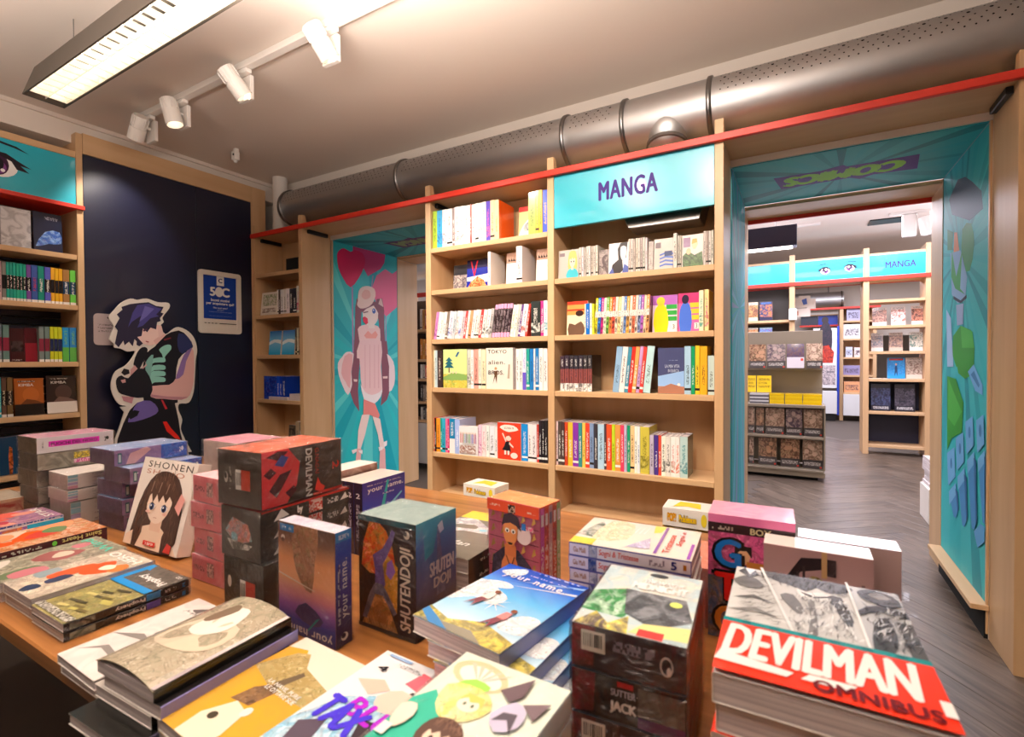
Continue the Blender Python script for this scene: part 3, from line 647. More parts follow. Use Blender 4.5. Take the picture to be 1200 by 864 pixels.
def tracklamp(x, aim, label, plate=1, power=0, ang=60):
    z0 = ZCEIL - .031
    t = thing('track_lamp', label, 'spot lamp', (x, 1.36, z0), 0, 'white spot lamps on the ceiling track')
    boxo('adapter', (-.045, -.014, -.018), (.045, .014, -.0005), 'white', t, .002)
    boxo('driver_plate', (-.052, .012, -.125), (.036, .03, -.0185), 'white', t, .002)
    MB().cyl((.0, -.005, -.06), (.0, .011, -.06), .007, 8).obj('pivot', 'white', t)
    d = (Vector(aim) - Vector((x, 1.33, z0 - .07))).normalized(); p = Vector((.0, -.045, -.065))
    b = MB().cyl(p - d * .055, p + d * .005, .034, 24); b.obj('heat_sink', 'white', t)
    side = d.orthogonal().normalized(); fn = MB()
    for k in range(9):
        a = math.pi * 2 * k / 9; e = side * _c(a) + d.cross(side) * _s(a); q = e * .0345
        f = d.cross(e).normalized() * .002; A0, B0 = p - d * .05 + q, p - d * .002 + q
        i0 = len(fn.v); fn.v += [tuple(v) for v in (A0 - f, A0 + f, B0 + f, B0 - f, A0 - f + e * .004, A0 + f + e * .004, B0 + f + e * .004, B0 - f + e * .004)]
        for qd in ((4, 5, 6, 7), (0, 1, 5, 4), (1, 2, 6, 5), (2, 3, 7, 6), (3, 0, 4, 7)): fn.face([i0 + z for z in qd])
    fn.obj('fins', 'white', t)['kind'] = 'stuff'
    hd = MB(); n = 24; e = d.orthogonal().normalized(); g = d.cross(e)
    prof = [(.006, .001), (.006, .038), (.072, .038), (.072, .035), (.03, .03), (.03, .001)]
    for k, r in prof:
        for i in range(n): a = 2 * math.pi * i / n; hd.v.append(tuple(p + d * k + (e * _c(a) + g * _s(a)) * r))
    for k in range(len(prof) - 1):
        for i in range(n): j = (i + 1) % n; hd.face((k * n + i, k * n + j, (k + 1) * n + j, (k + 1) * n + i))
    hd.obj('lamp_head', 'white', t)
    MB().cyl(p + d * .0305, p + d * .034, .028, 20).obj('lamp_lens', 'lens', t)
    if power: spot(Vector((x, 1.36, z0)) + p + d * .085, aim, power, ang)
tracklamp(-1.60, (-1.35, 2.3, Z(.0)), 'white spot lamp on the track nearest the duct', 1, 62, 75)
tracklamp(-2.16, (-1.8, 2.35, Z(-.1)), 'white spot lamp on the track, third from the left end', 1, 52, 75)
tracklamp(-2.68, (-2.3, 1.6, Z(-.5)), 'white spot lamp with glowing lens, second from the track end', 1, 26, 75)
tracklamp(-3.0, (-3.4, 1.36, Z(.75)), 'white spot lamp at the very left end of the track', 1, 20, 70)
t = thing('motion_sensor', 'small white motion sensor on the ceiling near the corner', 'sensor', (-3.05, 1.87, ZCEIL))
boxo('sensor_base', (-.012, -.012, -.02), (.012, .012, -.0005), 'white', t, .002)
boxo('sensor_body', (-.02, -.022, -.075), (.02, .012, -.021), 'white', t, .006); MB().cyl((.008, -.0225, -.045), (.008, -.025, -.045), .007, 12).obj('sensor_eye', 'black', t)
MB().cyl((0, -.005, -.0755), (0, -.005, -.09), .014, 14, r2=.008).obj('sensor_lens', 'white', t)

# ------------------------------------------------------------------ poster frame, notice, standing figure on the dark panel
XP_ = XF - .004
def fpts(x, y): p = onX(x, y, XP_); return p.y, p.z
t0, t1 = fpts(231, 315), fpts(281.5, 323); u0, u1 = fpts(231.5, 390), fpts(281.5, 392)
y0, y1 = t0[0], (t1[0] + u1[0]) / 2; z1, z0 = t0[1], u0[1]
t = thing('framed_poster', 'blue discount poster in a cream frame on the navy panel', 'poster', (XP_, (y0 + y1) / 2, z0)); W, H = y1 - y0, z1 - z0
mb = MB(); rr = .02
def rrect(w_, h_, r, x, zc=0): return [(x, s1 * (w_ / 2 - r) + r * _c(a), zc + s2 * (h_ / 2 - r) + r * _s(a)) for s1, s2, a0 in ((1, 1, 0), (-1, 1, 90), (-1, -1, 180), (1, -1, 270)) for a in [math.radians(a0 + g) for g in (0, 30, 60, 90)]]
O_, I_ = rrect(W, H, .02, .014, H / 2), rrect(W - .06, H - .06, .004, .014, H / 2); n = len(O_)
mb.v = O_ + I_ + [(.0005, b_, c_) for a_, b_, c_ in O_] + [(.0005, b_, c_) for a_, b_, c_ in I_]
for i in range(n):
    j = (i + 1) % n
    for q in ((i, j, n + j, n + i), (i, 2 * n + i, 2 * n + j, j), (n + i, n + j, 3 * n + j, 3 * n + i), (2 * n + i, 3 * n + i, 3 * n + j, 2 * n + j)): mb.face(q)
mb.obj('frame', 'white', t, bevel=0)
boxo('poster_sheet', (.001, -W / 2 + .03, .03), (.006, W / 2 - .03, H - .03), 'white', t)
cv = Canvas((.006, -W / 2 + .03, .03), (0, 1, 0), (0, 0, 1)); w_, h_ = W - .06, H - .06
cv.rect(.003, h_ * .19, w_ - .003, h_ - .002, '1240a6'); cv.rect(w_ * .4, h_ * .82, w_ * .62, h_ - .002, 'f2f2f2'); cv.text('C', w_ * .51, h_ * .915, w_ * .12, h_ * .085, '2a3a80', bold=.06)
cv.text('5', w_ * .28, h_ * .70, w_ * .17, h_ * .17, 'f4f4f4', bold=.08); cv.ell(w_ * .47, h_ * .70, w_ * .12, h_ * .095, 'f4f4f4'); cv.text('C', w_ * .66, h_ * .70, w_ * .26, h_ * .18, 'f4f4f4', bold=.09)
cv.text('buoni motivi', w_ * .5, h_ * .545, w_ * .55, h_ * .055, 'f4f4f4', bold=.04); cv.text('per acquistare qui!', w_ * .5, h_ * .475, w_ * .82, h_ * .065, 'f4f4f4', bold=.04)
cv.text('Ne vuoi uno?', w_ * .5, h_ * .40, w_ * .42, h_ * .035, 'dfe4f4'); cv.text('Scopri', w_ * .5, h_ * .355, w_ * .2, h_ * .02, 'c0cbe8'); cv.rect(w_ * .16, h_ * .315, w_ * .84, h_ * .325, '8a9cd4', 1, '1240a6'); cv.rect(w_ * .16, h_ * .24, w_ * .84, h_ * .248, '6a80c4', 1, '1240a6')
for i in range(4): cv.rect(w_ * (.03 + i * .1), h_ * .10, w_ * (.09 + i * .1), h_ * .112, '222222')
cv.rect(w_ * .46, h_ * .10, w_ * .98, h_ * .112, '222222'); cv.done('poster_print', t)
y0, z1 = fpts(109, 367); y1, z0 = fpts(141, 405)
t = thing('notice', 'small frosted notice plate half hidden behind the standing figure', 'notice', (XP_, (y0 + y1) / 2, z0)); W, H = y1 - y0, z1 - z0
mb = MB(); O_ = rrect(W, H, .02, .004, H / 2); n = len(O_); mb.v = O_ + [(.0005, b_, c_) for a_, b_, c_ in O_]; mb.face(range(n)); mb.face(range(2 * n - 1, n - 1, -1))
for i in range(n): mb.face((i, n + i, n + (i + 1) % n, (i + 1) % n))
mb.obj('notice_plate', 'acrylic', t)
cv = Canvas((.004, -W / 2, 0), (0, 1, 0), (0, 0, 1))
cv.ell(W * .55, H * .88, .006, .006, '2a2226')
for k in range(3): cv.rect(W * .15, H * (.62 - .1 * k), W * .95, H * (.67 - .1 * k), 'b9a9aa', 1, '2c2024')
cv.done('notice_print', t)
# cut-out standing figure
XS = XF + .06
FL = lambda L: [(lambda p: (p.y, p.z))(onX(95 + x / 4.545, 340 + y / 4.545, XS + .012)) for x, y in L]
OUT = smoothline(FL([(232, 650), (245, 620), (212, 612), (185, 585), (163, 530), (165, 480), (187, 432), (235, 405), (268, 370), (290, 325), (250, 328), (215, 312), (180, 306), (176, 285), (152, 262), (165, 225), (176, 190), (150, 145), (180, 105), (215, 68), (265, 45), (300, 52), (350, 45), (410, 65), (465, 68), (472, 95), (435, 145), (442, 170), (425, 192), (452, 236), (500, 203), (530, 199), (575, 222), (606, 262), (620, 320), (612, 370), (607, 470), (600, 545), (575, 600), (525, 606), (520, 640), (540, 690), (532, 740), (556, 800), (572, 864)]), 3)
lowr = OUT[-3:]; BT = .9
OUT = OUT[:-3] + FL([(572, 864)]) + [(FL([(590, 980)])[0][0] + .05, .02), (FL([(150, 860)])[0][0] - .06, .02)] + FL([(165, 830), (185, 790), (212, 715)])
cy = sum(p[0] for p in OUT) / len(OUT)
t = thing('cutout_figure', 'cardboard cut-out of a dark-haired young man in black, arms crossed', 'cut-out', (XS, cy, 0.0))
mb = MB(); n = len(OUT); mb.v = [(.01, y - cy, z) for y, z in OUT] + [(0, y - cy, z) for y, z in OUT]
mb.face(range(n) if sum(OUT[i - 1][0] * OUT[i][1] - OUT[i][0] * OUT[i - 1][1] for i in range(n)) > 0 else range(n - 1, -1, -1)); mb.face(range(n, 2 * n))
for i in range(n): mb.face((i, n + i, n + (i + 1) % n, (i + 1) % n))
o = mb.obj('board', 'white', t); bm = bmesh.new(); bm.from_mesh(o.data); bmesh.ops.recalc_face_normals(bm, faces=bm.faces); bm.to_mesh(o.data); bm.free()
boxo('foot_stand', (-.05, -.12, .0), (-.0005, .12, .018), 'white', t)
cv = Canvas((.010, -cy, 0), (0, 1, 0), (0, 0, 1)); p = lambda *L: FL(L)
zb = .06; yl = FL([(190, 800)])[0][0]; yr = FL([(548, 830)])[0][0]
cv.poly(p((225, 712), (260, 640), (300, 600), (500, 600), (520, 690), (530, 760), (548, 830)) + [(yr + .03, zb), (yl - .05, zb)] + p((195, 795)), '15131c')
cv.poly(p((395, 300), (440, 245), (520, 215), (570, 250), (597, 300), (560, 330), (520, 370), (505, 470), (515, 600), (360, 610), (330, 560), (330, 420), (345, 340)), '14131d', sm=2)
cv.poly(p((520, 230), (570, 250), (596, 305), (540, 340), (515, 300)), '2c3566', sm=2)
cv.poly(p((440, 262), (478, 252), (480, 258), (445, 270)), '7d2b35')
cv.poly(p((300, 600), (370, 590), (410, 630), (400, 660), (330, 690), (250, 705), (270, 660)), '6e5fa8', sm=2)
cv.poly(p((250, 655), (285, 640), (312, 645), (300, 670), (262, 690)), '14131d', sm=1)
cv.poly(p((545, 350), (590, 308), (602, 360), (600, 480), (580, 560), (535, 585), (440, 580), (372, 570), (378, 512), (470, 505), (505, 470), (520, 420)), 'e6b7b4', sm=2)
cv.poly(p((520, 420), (548, 345), (592, 308), (560, 380), (545, 450), (505, 475)), '8b6fae', sm=2)
cv.poly(p((372, 570), (440, 580), (535, 585), (572, 568), (540, 570), (450, 566), (374, 556)), 'c58d98')
SK = 'f2d2cb'
cv.poly(p((350, 190), (400, 180), (415, 220), (408, 270), (375, 296), (330, 285), (300, 265), (310, 230)), SK, sm=2)
cv.poly(p((385, 270), (440, 230), (452, 240), (400, 292)), 'e4b9b4')
cv.poly(p((405, 185), (428, 190), (440, 235), (415, 255)), 'e9c6c2', sm=1)
cv.poly(p((180, 285), (195, 215), (180, 195), (205, 150), (190, 130), (220, 105), (215, 90), (260, 75), (300, 70), (360, 65), (400, 85), (440, 90), (425, 120), (440, 125), (420, 150), (425, 165), (405, 172), (400, 210), (370, 200), (352, 225), (330, 205), (322, 245), (300, 250), (308, 285), (285, 262), (275, 300), (255, 275), (232, 295), (225, 270), (200, 305)), '2b2740')
cv.poly(p((300, 80), (360, 72), (400, 92), (430, 100), (400, 130), (415, 140), (370, 150), (330, 190), (300, 200), (330, 130), (270, 170), (250, 200), (275, 120)), '4a458c'); cv.poly(p((340, 85), (390, 100), (350, 140), (310, 170)), '6d68b4')
cv.poly(p((330, 212), (352, 205), (354, 212), (334, 222)), '5c3850'); cv.poly(p((345, 270), (362, 275), (360, 280), (344, 276)), 'b4555c')
cv.poly(p((298, 250), (330, 285), (310, 300), (295, 292)), '2b2740')
TE = '8fd0c4'
cv.poly(p((430, 340), (415, 318), (445, 295), (475, 292), (480, 315), (450, 350), (440, 372)), TE, sm=2)
for a, b in ((365, 0), (405, 38), (438, 70), (470, 100)): cv.poly(p((358, a + 50 - b * .45), (385, a - b * .1), (440, a - 5), (450, a + 8), (442, a + 20), (390, a + 22), (365, a + 40)), TE, sm=2)
cv.poly(p((340, 400), (360, 360), (385, 345), (375, 420), (366, 470), (350, 450)), '7fb8b0', sm=2)
cv.poly(p((278, 395), (300, 330), (325, 305), (350, 308), (352, 335), (322, 400), (300, 432)), '171620', sm=2)
cv.poly(p((262, 425), (285, 400), (310, 430), (345, 395), (335, 370), (350, 400), (300, 450), (262, 455)), 'd8a6a6', sm=1)
cv.poly(p((190, 470), (215, 455), (250, 470), (300, 420), (345, 430), (378, 500), (370, 560), (300, 575), (235, 560), (200, 545), (185, 500)), '171620', sm=2)
cv.poly(p((213, 440), (228, 418), (255, 425), (258, 445), (230, 455)), '171620', sm=1); cv.poly(p((210, 480), (235, 475), (238, 492), (220, 496)), 'd8a6a6', sm=1)
cv.poly(p((215, 565), (280, 572), (270, 605), (225, 590)), 'c58d98', sm=1)
cv.poly(p((425, 585), (435, 585), (460, 632), (448, 636)), 'c8323c'); cv.poly(p((435, 702), (455, 700), (478, 735), (520, 780), (528, 797), (500, 790), (455, 752)), 'ea2a1e', sm=1)
cv.done('figure_print', t)
# ------------------------------------------------------------------ books on shelves
NAMES = {
    'white': 'f4f0ea', 'cream': 'f2e6c4', 'grey': '9a9a9a', 'black': '1c1a1c', 'red': 'd2342c', 'orange': 'ee8a34', 'yellow': 'f0c830', 'lime': 'b4d232', 'green': '2f9a5c', 'teal': '1f9aa0', 'turquoise': '30c0c0', 'blue': '2a62c4', 'navy': '1c2a66', 'violet': '6a3ca4', 'purple': '8a34a4', 'pink': 'f09ab8', 'magenta': 'd83a90', 'brown': '6a4232', 'tan': 'c8a06a', 'maroon': '7a2434', 'peach': 'f6c49a', 'olive': 'b4a63c', 'lilac': 'b4a8d0', 'salmon': 'ee9a86', 'pale blue': 'a8cce4', 'pale grey': 'cfcac4', 'dark grey': '3c3a3c', 'dark brown': '3a2620', 'pale green': 'c4dcc4'}
def cname(h):
    r = [int(h[i:i + 2], 16) for i in (0, 2, 4)]
    return min(NAMES, key=lambda k: sum((int(NAMES[k][i:i + 2], 16) - r[i // 2]) ** 2 for i in (0, 2, 4)))
ORD = 'first second third fourth fifth sixth seventh eighth ninth tenth eleventh twelfth thirteenth fourteenth fifteenth sixteenth seventeenth eighteenth nineteenth twentieth'.split()
def ordn(n): return ORD[n - 1] if n <= 20 else ('twenty-' + ORD[n - 21] if n <= 29 else ('thirtieth' if n == 30 else 'thirty-' + ORD[n - 31]))
def book_mesh(wd, ht, th, bands, left, right=None, top=None, mats=('gloss', 'pages'), ink='202020', sidemode=0, sideink='202020', bevel=True):
    """standing book: thickness along x (0..th), spine at y=0 facing -y, width along +y, height along z; one closed skin"""
    right = right or left; mb = MB(); zs = sorted({0.0, 1.0} | {b[0] for b in bands} | {b[1] for b in bands}); n = len(zs)
    r = min(.0015, th * .25)
    for z in zs: mb.v += [(x, y, z * ht) for x, y in ((0, r), (r, 0), (th * .3, 0), (th * .7, 0), (th - r, 0), (th, r))]
    for i in range(n - 1):
        q = next((b for b in bands if b[0] <= zs[i] + 1e-6 and b[1] >= zs[i + 1] - 1e-6), (0, 1, left, 0, ink))
        a = i * 6; c = q[2]; md = q[3] if len(q) > 3 else 0; k = q[4] if len(q) > 4 else ink
        for j in range(5): mb.face((a + j, a + j + 1, a + j + 7, a + j + 6), c=c, mode=md if j == 2 or (j in (1, 3) and md == 2) else 0, k=k)
    b = len(mb.v)
    mb.v += [(0, wd, 0), (th, wd, 0), (0, wd, ht), (th, wd, ht)]
    L = [i * 6 for i in range(n)]; R = [i * 6 + 5 for i in range(n)]
    mb.face([b] + L + [b + 2][:0] + [b + 2], c=left, mode=sidemode, k=sideink)
    mb.face([b + 1, b + 3] + R[::-1], c=right, mode=sidemode, k=sideink)
    i0 = len(mb.v); e = min(.0016, th * .2); dz = .003
    T = (n - 1) * 6
    for zz, s_ in ((ht, -1), (0, 1)): mb.v += [(e, e * 1.5, zz), (th - e, e * 1.5, zz), (th - e, wd - .0005, zz), (e, wd - .0005, zz), (e, e * 1.5, zz + s_ * dz), (th - e, e * 1.5, zz + s_ * dz), (th - e, wd - dz, zz + s_ * dz), (e, wd - dz, zz + s_ * dz)]
    # top rim and recessed pages
    def cap(o, ring, flip):
        c0, c1, c2, ca, cb, c3, c4, c5 = ring     # left-back, left-front, spine points, right-front, right-back
        Q = [(c0, c1, o, o + 3), (c1, c2, o), (c2, ca, cb, c3, o + 1, o), (c3, c4, o + 1), (c4, c5, o + 2, o + 1), (c5, c0, o + 3, o + 2)]
        for q in Q: mb.face(q[::-1] if flip else q, c=left)
        for q in ((o, o + 1, o + 5, o + 4), (o + 1, o + 2, o + 6, o + 5), (o + 2, o + 3, o + 7, o + 6), (o + 3, o, o + 4, o + 7)): mb.face(q[::-1] if flip else q, m=1, c='e6ddd2')
        q = (o + 4, o + 5, o + 6, o + 7); mb.face(q[::-1] if flip else q, m=1, c='e6ddd2')
    cap(i0, (b + 2, T, T + 1, T + 2, T + 3, T + 4, T + 5, b + 3), False); cap(i0 + 8, (b, 0, 1, 2, 3, 4, 5, b + 1), True)
    mb.face((b, b + 2, b + 3, b + 1), m=1, c='e6ddd2')
    me = mb.mesh('book', list(mats)); return me
def jit(c, a=14):
    return ''.join('%02x' % max(0, min(255, int(c[i:i + 2], 16) + RND.randint(-a, a))) for i in (0, 2, 4))
def contrast(c): return 'f6f2ea' if sum(int(c[i:i + 2], 16) for i in (0, 2, 4)) < 420 else '2a2626'
class Frame:
    """a shelf run: maps a distance along the shelf and a depth to the room"""
    def __init__(s, axis, front): s.axis, s.front = axis, front
    def loc(s, a, d, z): return (a, s.front + d, z) if s.axis == 'y' else (s.front - d, a, z)
    def rot(s): return 0 if s.axis == 'y' else math.pi / 2
    def along(s, px, py): return onY(px, py, s.front).x if s.axis == 'y' else onX(px, py, s.front).y
TOTAL = [0]
BAYS = [(UP0[1] + .001, UP1[0] - .001), (UP1[1] + .001, UP2[0] - .001), (-3.379, -2.906), (-.328, 1.186)]
def clampbay(F, a0, a1):
    m = (a0 + a1) / 2
    for i, (l, h) in enumerate(BAYS):
        if (F.axis == 'y') == (i < 3) and l - .02 < m < h + .02 and F.front in (2.205, XF - .008): return max(a0, l), min(a1, h)
    return a0, a1
def spine(F, z, a0, a1, ht, c, ink=None, style=1, lean=0, where='', n=1, wd=None, right=None, d=.01, kind='paperback', group=None, rightmode=0, lo=None):
    a0, a1 = clampbay(F, a0, a1); th = max(.004, (a1 - a0 - .0006) * math.cos(math.radians(lean))); wd = wd or .13; ink = ink or contrast(c)
    if style == 1: bands = [(0, .08, c), (.08, .13, ink if RND.random() < .5 else c), (.13, .2, c), (.2, RND.choice((.6, .7, .8)), c, 1, ink)]
    elif style == 2: bands = [(0, .1, c), (.1, .38, c, 2, ink), (.38, .8, c, 1, ink)]
    elif style == 3: bands = [(0, .22, lo or 'f4f0ea', 2, c), (.22, .62, ink, 1, c), (.62, .7, c), (.7, .9, c, 1, 'cfcfcf')]
    elif style == 4: bands = [(0, .07, 'e8e4de'), (.07, .3, c), (.3, .66, lo or '1c1c1e', 1, ink)]
    elif style == 5: bands = [(0, .46, c, 2, '3a3030'), (.46, .62, 'f0ece4', 1, '3a3030'), (.62, .96, c, 1, 'f4f0ea')]
    elif style == 6: bands = [(0, .42, lo, 0), (.5, .9, c, 1, ink)]
    elif style == 7: bands = [(0, .14, 'f2a8cc'), (.14, .86, c, 2, ink), (.86, 1, 'f2a8cc')]
    else: bands = [(0, 1, c)]
    me = book_mesh(wd, ht, th, bands, c, right, sidemode=rightmode, sideink=ink)
    L = math.radians(lean)
    o = link('bagged_comic' if kind.startswith('bag') else 'book', me, None, F.loc(a0, d, z + max(0, math.sin(L)) * th + .0006)); o.rotation_euler = (0, L, 0) if F.axis == 'y' else (L * 0, 0, F.rot())
    if F.axis != 'y' and lean: o.rotation_euler = Matrix.Rotation(F.rot(), 4, 'Z').__matmul__(Matrix.Rotation(L, 4, 'Y')).to_euler()
    th_w = 'thick ' if th > .024 else ('slim ' if th < .011 else '')
    tag(o, '%s%s %s, %s spine from left %s' % (th_w, cname(c), kind, ordn(n), where), 'comic' if kind.startswith('bag') else 'book', group); TOTAL[0] += 1
    return o
def faceout(F, z, a0, a1, ht, c, art, label, d=.02, th=.014, tilt=-4, mode=0, ink='333333', group=None, cat='book', spinec=None, m='gloss'):
    a0, a1 = clampbay(F, a0, a1); W = a1 - a0 - .001
    mb = MB(); mb.box((0, 0, 0), (W, th, ht), c=spinec or c); mb.c[2] = [(*lin(c), mode)] * 4; mb.k[2] = (*lin(ink), 1)
    for i in (1, 3): mb.m[i] = 1
    nm = 'bagged_comic' if 'bagged' in label else ('comic' if F.front > 4 else 'book')
    o = mb.obj(nm, [m, 'pages'], None, F.loc(a0, d, z + .0008 + th * abs(math.sin(math.radians(tilt))))); T = math.radians(tilt)
    o.rotation_euler = (T, 0, 0) if F.axis == 'y' else (Matrix.Rotation(F.rot(), 4, 'Z') @ Matrix.Rotation(T, 4, 'X')).to_euler()
    cv = Canvas((0, 0, 0), (1, 0, 0), (0, 0, 1))
    cv.lim = (0, .0005, W, ht)
    if art: art(cv, W, ht)
    cv.done('cover_print', o, m); tag(o, label, 'comic' if nm != 'book' else cat, group); TOTAL[0] += 1
    return o
def run(F, z, sc, items, where, d=.01, ht=.2, wd=.13, lean=0, style=1, px_y=430, kind='paperback', start=1, rightart=0):
    """items: 'x0-x1 colour [ink] [key=value ...]' in a crop's own pixels; sc = (origin, scale)"""
    n = start
    for it in items.split(';'):
        it = it.split()
        if not it: continue
        x0, x1 = (sc[0] + float(q) / sc[1] for q in it[0].split('-'))
        kw = dict(q.split('=') for q in it[1:] if '=' in q); cs = [q for q in it[1:] if '=' not in q]
        a0, a1 = F.along(x0, px_y), F.along(x1, px_y)
        spine(F, z, a0, a1, float(kw.get('h', ht)) + RND.uniform(-.002, .002), jit(cs[0], 5), cs[1] if len(cs) > 1 else None, int(kw.get('s', style)), float(kw.get('l', lean)), where, n, float(kw.get('w', wd)), kw.get('r'), float(kw.get('d', d)) + RND.uniform(0, .004), kind, lo=kw.get('lo'), rightmode=int(kw.get('rm', 0)))
        n += 1
    return n
FY = Frame('y', 2.205)
def ax(sc, x): return FY.along(sc[0] + x / sc[1], 430)
ROWN = {1: 'top', 2: 'second', 3: 'third', 4: 'fourth', 5: 'fifth'}
# --- left bay
s1 = (498, 8); zt = Z(.631)
run(FY, zt, s1, '45-100 a8cc3c;100-150 3aa8d8 1a5a9a s=2;150-190 f4ece8 d05080 s=2;190-240 f6f2ee;240-265 8a7a74 f4f0ea;265-310 f4ece6 d86a5c s=2;310-350 f6f2ee 2a2626 s=2;350-410 f6f4f0;410-425 c84a40;425-458 f4f0ea c84a40;458-490 f2eee8;490-525 f4f2ee 1c1c1c s=2;525-560 f4f2ea;560-600 5a48b4 f06aa0 s=2;600-640 f6cfa4;640-682 f8d2a8 c8783a r=f0601a w=.16',
    'on top shelf, left bay', d=.012, ht=.208, px_y=285)
faceout(FY, zt, ax(s1, 775), ax(s1, 948), .185, 'f2c98a', lambda cv, W, H: (cv.rect(0, H * .86, W, H, 'd8281c'), cv.poly([(0, 0), (W, H * .1), (W, H * .62), (W * .5, H * .6), (W * .1, H * .3)], 'f6ece0', sm=2), cv.ell(W * .55, H * .42, W * .3, H * .12, '5a6a8a', 2, 'e8d8c8', rot=35)), 'small peach book with a red top band, facing out, top shelf', d=.12)
run(FY, zt, s1, '955-1025 a8b45a 3a4420;1025-1058 f2c24a;1058-1090 e8b83c;1090-1141 3a5ac8 f0c83c', 'on top shelf, left bay', d=.012, ht=.212, px_y=275, start=17)
z2 = Z(.396)
def figs(c1, c2, c3):
    def f(cv, W, H):
        cv.rect(0, H * .62, W, H, c1); cv.poly([(0, 0), (W, 0), (W, H * .4), (W * .6, H * .5), (W * .2, H * .38)], c2, sm=1)
        cv.poly([(W * .2, 0), (W * .3, H * .5), (W * .5, H * .62), (W * .7, H * .45), (W * .85, 0)], c3, sm=2)
    return f
faceout(FY, z2, ax(s1, 158), ax(s1, 292), .15, '2c2a30', lambda cv, W, H: (cv.rect(0, 0, W, H * .62, '6a6068', 2, 'c8b8b0'),), 'dark comic facing out at left end, second shelf of left bay', d=.11)
faceout(FY, z2, ax(s1, 296), ax(s1, 500), .168, '1c2a9a', lambda cv, W, H: (cv.rect(0, H * .72, W, H, '1a1240'), cv.poly([(0, H * .3), (W, H * .22), (W, H * .5), (0, H * .42)], 'e8e4f4'), cv.poly([(0, 0), (W, 0), (W * .8, H * .3), (W * .5, H * .44), (W * .2, H * .26)], 'e0502a', 2, 'f4b070'), cv.poly([(W * .16, H * .96), (W * .22, H * .96), (W * .34, H * .55), (W * .46, H * .96), (W * .52, H * .96), (W * .36, H * .4)], 'e02838')), 'blue comic with orange flames facing out, second shelf of left bay', d=.1)
faceout(FY, z2, ax(s1, 505), ax(s1, 574), .165, 'e8a49c', lambda cv, W, H: (cv.rect(0, H * .66, W, H, 'd03028'),), 'pink comic with a red top facing out, second shelf', d=.09)
run(FY, z2, s1, '580-606 f4f0ee r=e6ded8 w=.15', 'on second shelf, left bay, side cover showing', ht=.178, px_y=330, d=.006, kind='hardback')
run(FY, z2, s1, '850-905 f2eeec r=d8d0d0 w=.15', 'upright on second shelf, left bay', ht=.182, px_y=325, d=.006, kind='hardback', start=2)
def creepy(cv, W, H):
    cv.rect(0, H * .68, W, H, 'b08a78'); r = random.Random(5)
    for i in range(5): cv.poly([(W * (.1 + .16 * i), H * .74), (W * (.2 + .16 * i), H * .93), (W * (.16 + .16 * i), H * .82), (W * (.26 + .16 * i), H * .74)], '2a1a18')
    for i in range(9): x, y = r.uniform(.1, .8) * W, r.uniform(.08, .55) * H; cv.poly([(x, y), (x + W * .16, y + H * .05), (x + W * .1, y + H * .09), (x + W * .15, y + H * .045)], '4a4240')
faceout(FY, z2, ax(s1, 700), ax(s1, 848), .172, 'f2ece8', creepy, 'white drawn cover with brown title band, middle of second shelf', d=.07)
faceout(FY, z2, ax(s1, 985), ax(s1, 1140), .172, 'f4eeea', creepy, 'white drawn cover with brown title band, right end of second shelf', d=.07)
z3 = Z(.122)
run(FY, z3, s1, '50-90 d88ac8 8a4a9a s=2;90-115 f4f0ee;115-140 f2eeea;140-168 f4f0ec;168-190 8a7a70;190-235 f0ecea 4a62a8 s=2;235-262 c0d0d0;262-288 f4eeea c8544a s=2;288-316 f2ecec 4a5ab8 s=2;316-340 d8c8d4;340-362 c84a4a f4f0ea s=2;362-385 f4eeea;385-410 e8a070;410-436 f4ecea;436-462 f2ece0;462-484 e0d8d0;484-510 d84a44 f4f0ea s=2;510-545 f0ece6 3a3a3a s=2;545-580 f2eee6 2a2a2a s=2;580-608 b8b4b4 2a2a2a s=2', 'on third shelf, left bay', d=.012, ht=.152, wd=.12, lean=9, px_y=398)
run(FY, z3, s1, ';'.join('%.1f-%.1f 3a2a30 8a7a80 s=7' % (612 + 27.5 * i, 639 + 27.5 * i) for i in range(6)), 'on third shelf, left bay', ht=.172, lean=9, px_y=396, start=21)
run(FY, z3, s1, '780-812 f2e8d8 d8b040 s=2;812-836 e8e4dc;836-858 c8c4c0 3a3a3a;858-880 6a4a8a;880-925 f0ecea d04a48 s=2;925-946 d84038 f4f0ea s=2', 'on third shelf, left bay', ht=.165, lean=9, px_y=396, start=27)
run(FY, z3, s1, '985-1072 3a3a38 e8e4da s=2;1074-1104 d8408a f4f0ea s=2;1104-1141 e8f0ec 2a9aa0 s=2', 'on third shelf, left bay', ht=.175, px_y=395, start=33)
z4 = Z(-.148)
run(FY, z4, s1, '35-80 f0ead0;80-104 c8d4d8;104-146 4a3030 e8d8c8', 'on fourth shelf, left bay', ht=.208, px_y=454)
def tree(cv, W, H):
    cv.rect(0, 0, W, H * .36, 'e8c850', 2, 'b8c85a'); cv.poly([(0, H * .28), (W * .4, H * .4), (W, H * .34), (W, H * .2), (0, H * .2)], '8ab060', sm=1)
    for k in range(3): cv.poly([(W * (.04 + k * .03), H * (.52 + k * .09)), (W * (.46 - k * .03), H * (.52 + k * .09)), (W * .25, H * (.66 + k * .07))], '2a6a78')
    cv.rect(W * .23, H * .4, W * .27, H * .53, '6a4a30'); cv.poly([(W * .52, H * .82), (W * .62, H * .93), (W * .7, H * .93), (W * .58, H * .8)], '3a6a9a')
    for x in (.3, .42, .55): cv.ell(W * x, H * .4, W * .03, H * .035, 'f0d0b0')
faceout(FY, z4, ax(s1, 160), ax(s1, 384), .212, 'd4ea9a', tree, 'pale green cover with a blue tree facing out, fourth shelf', d=.012, th=.05, tilt=0)
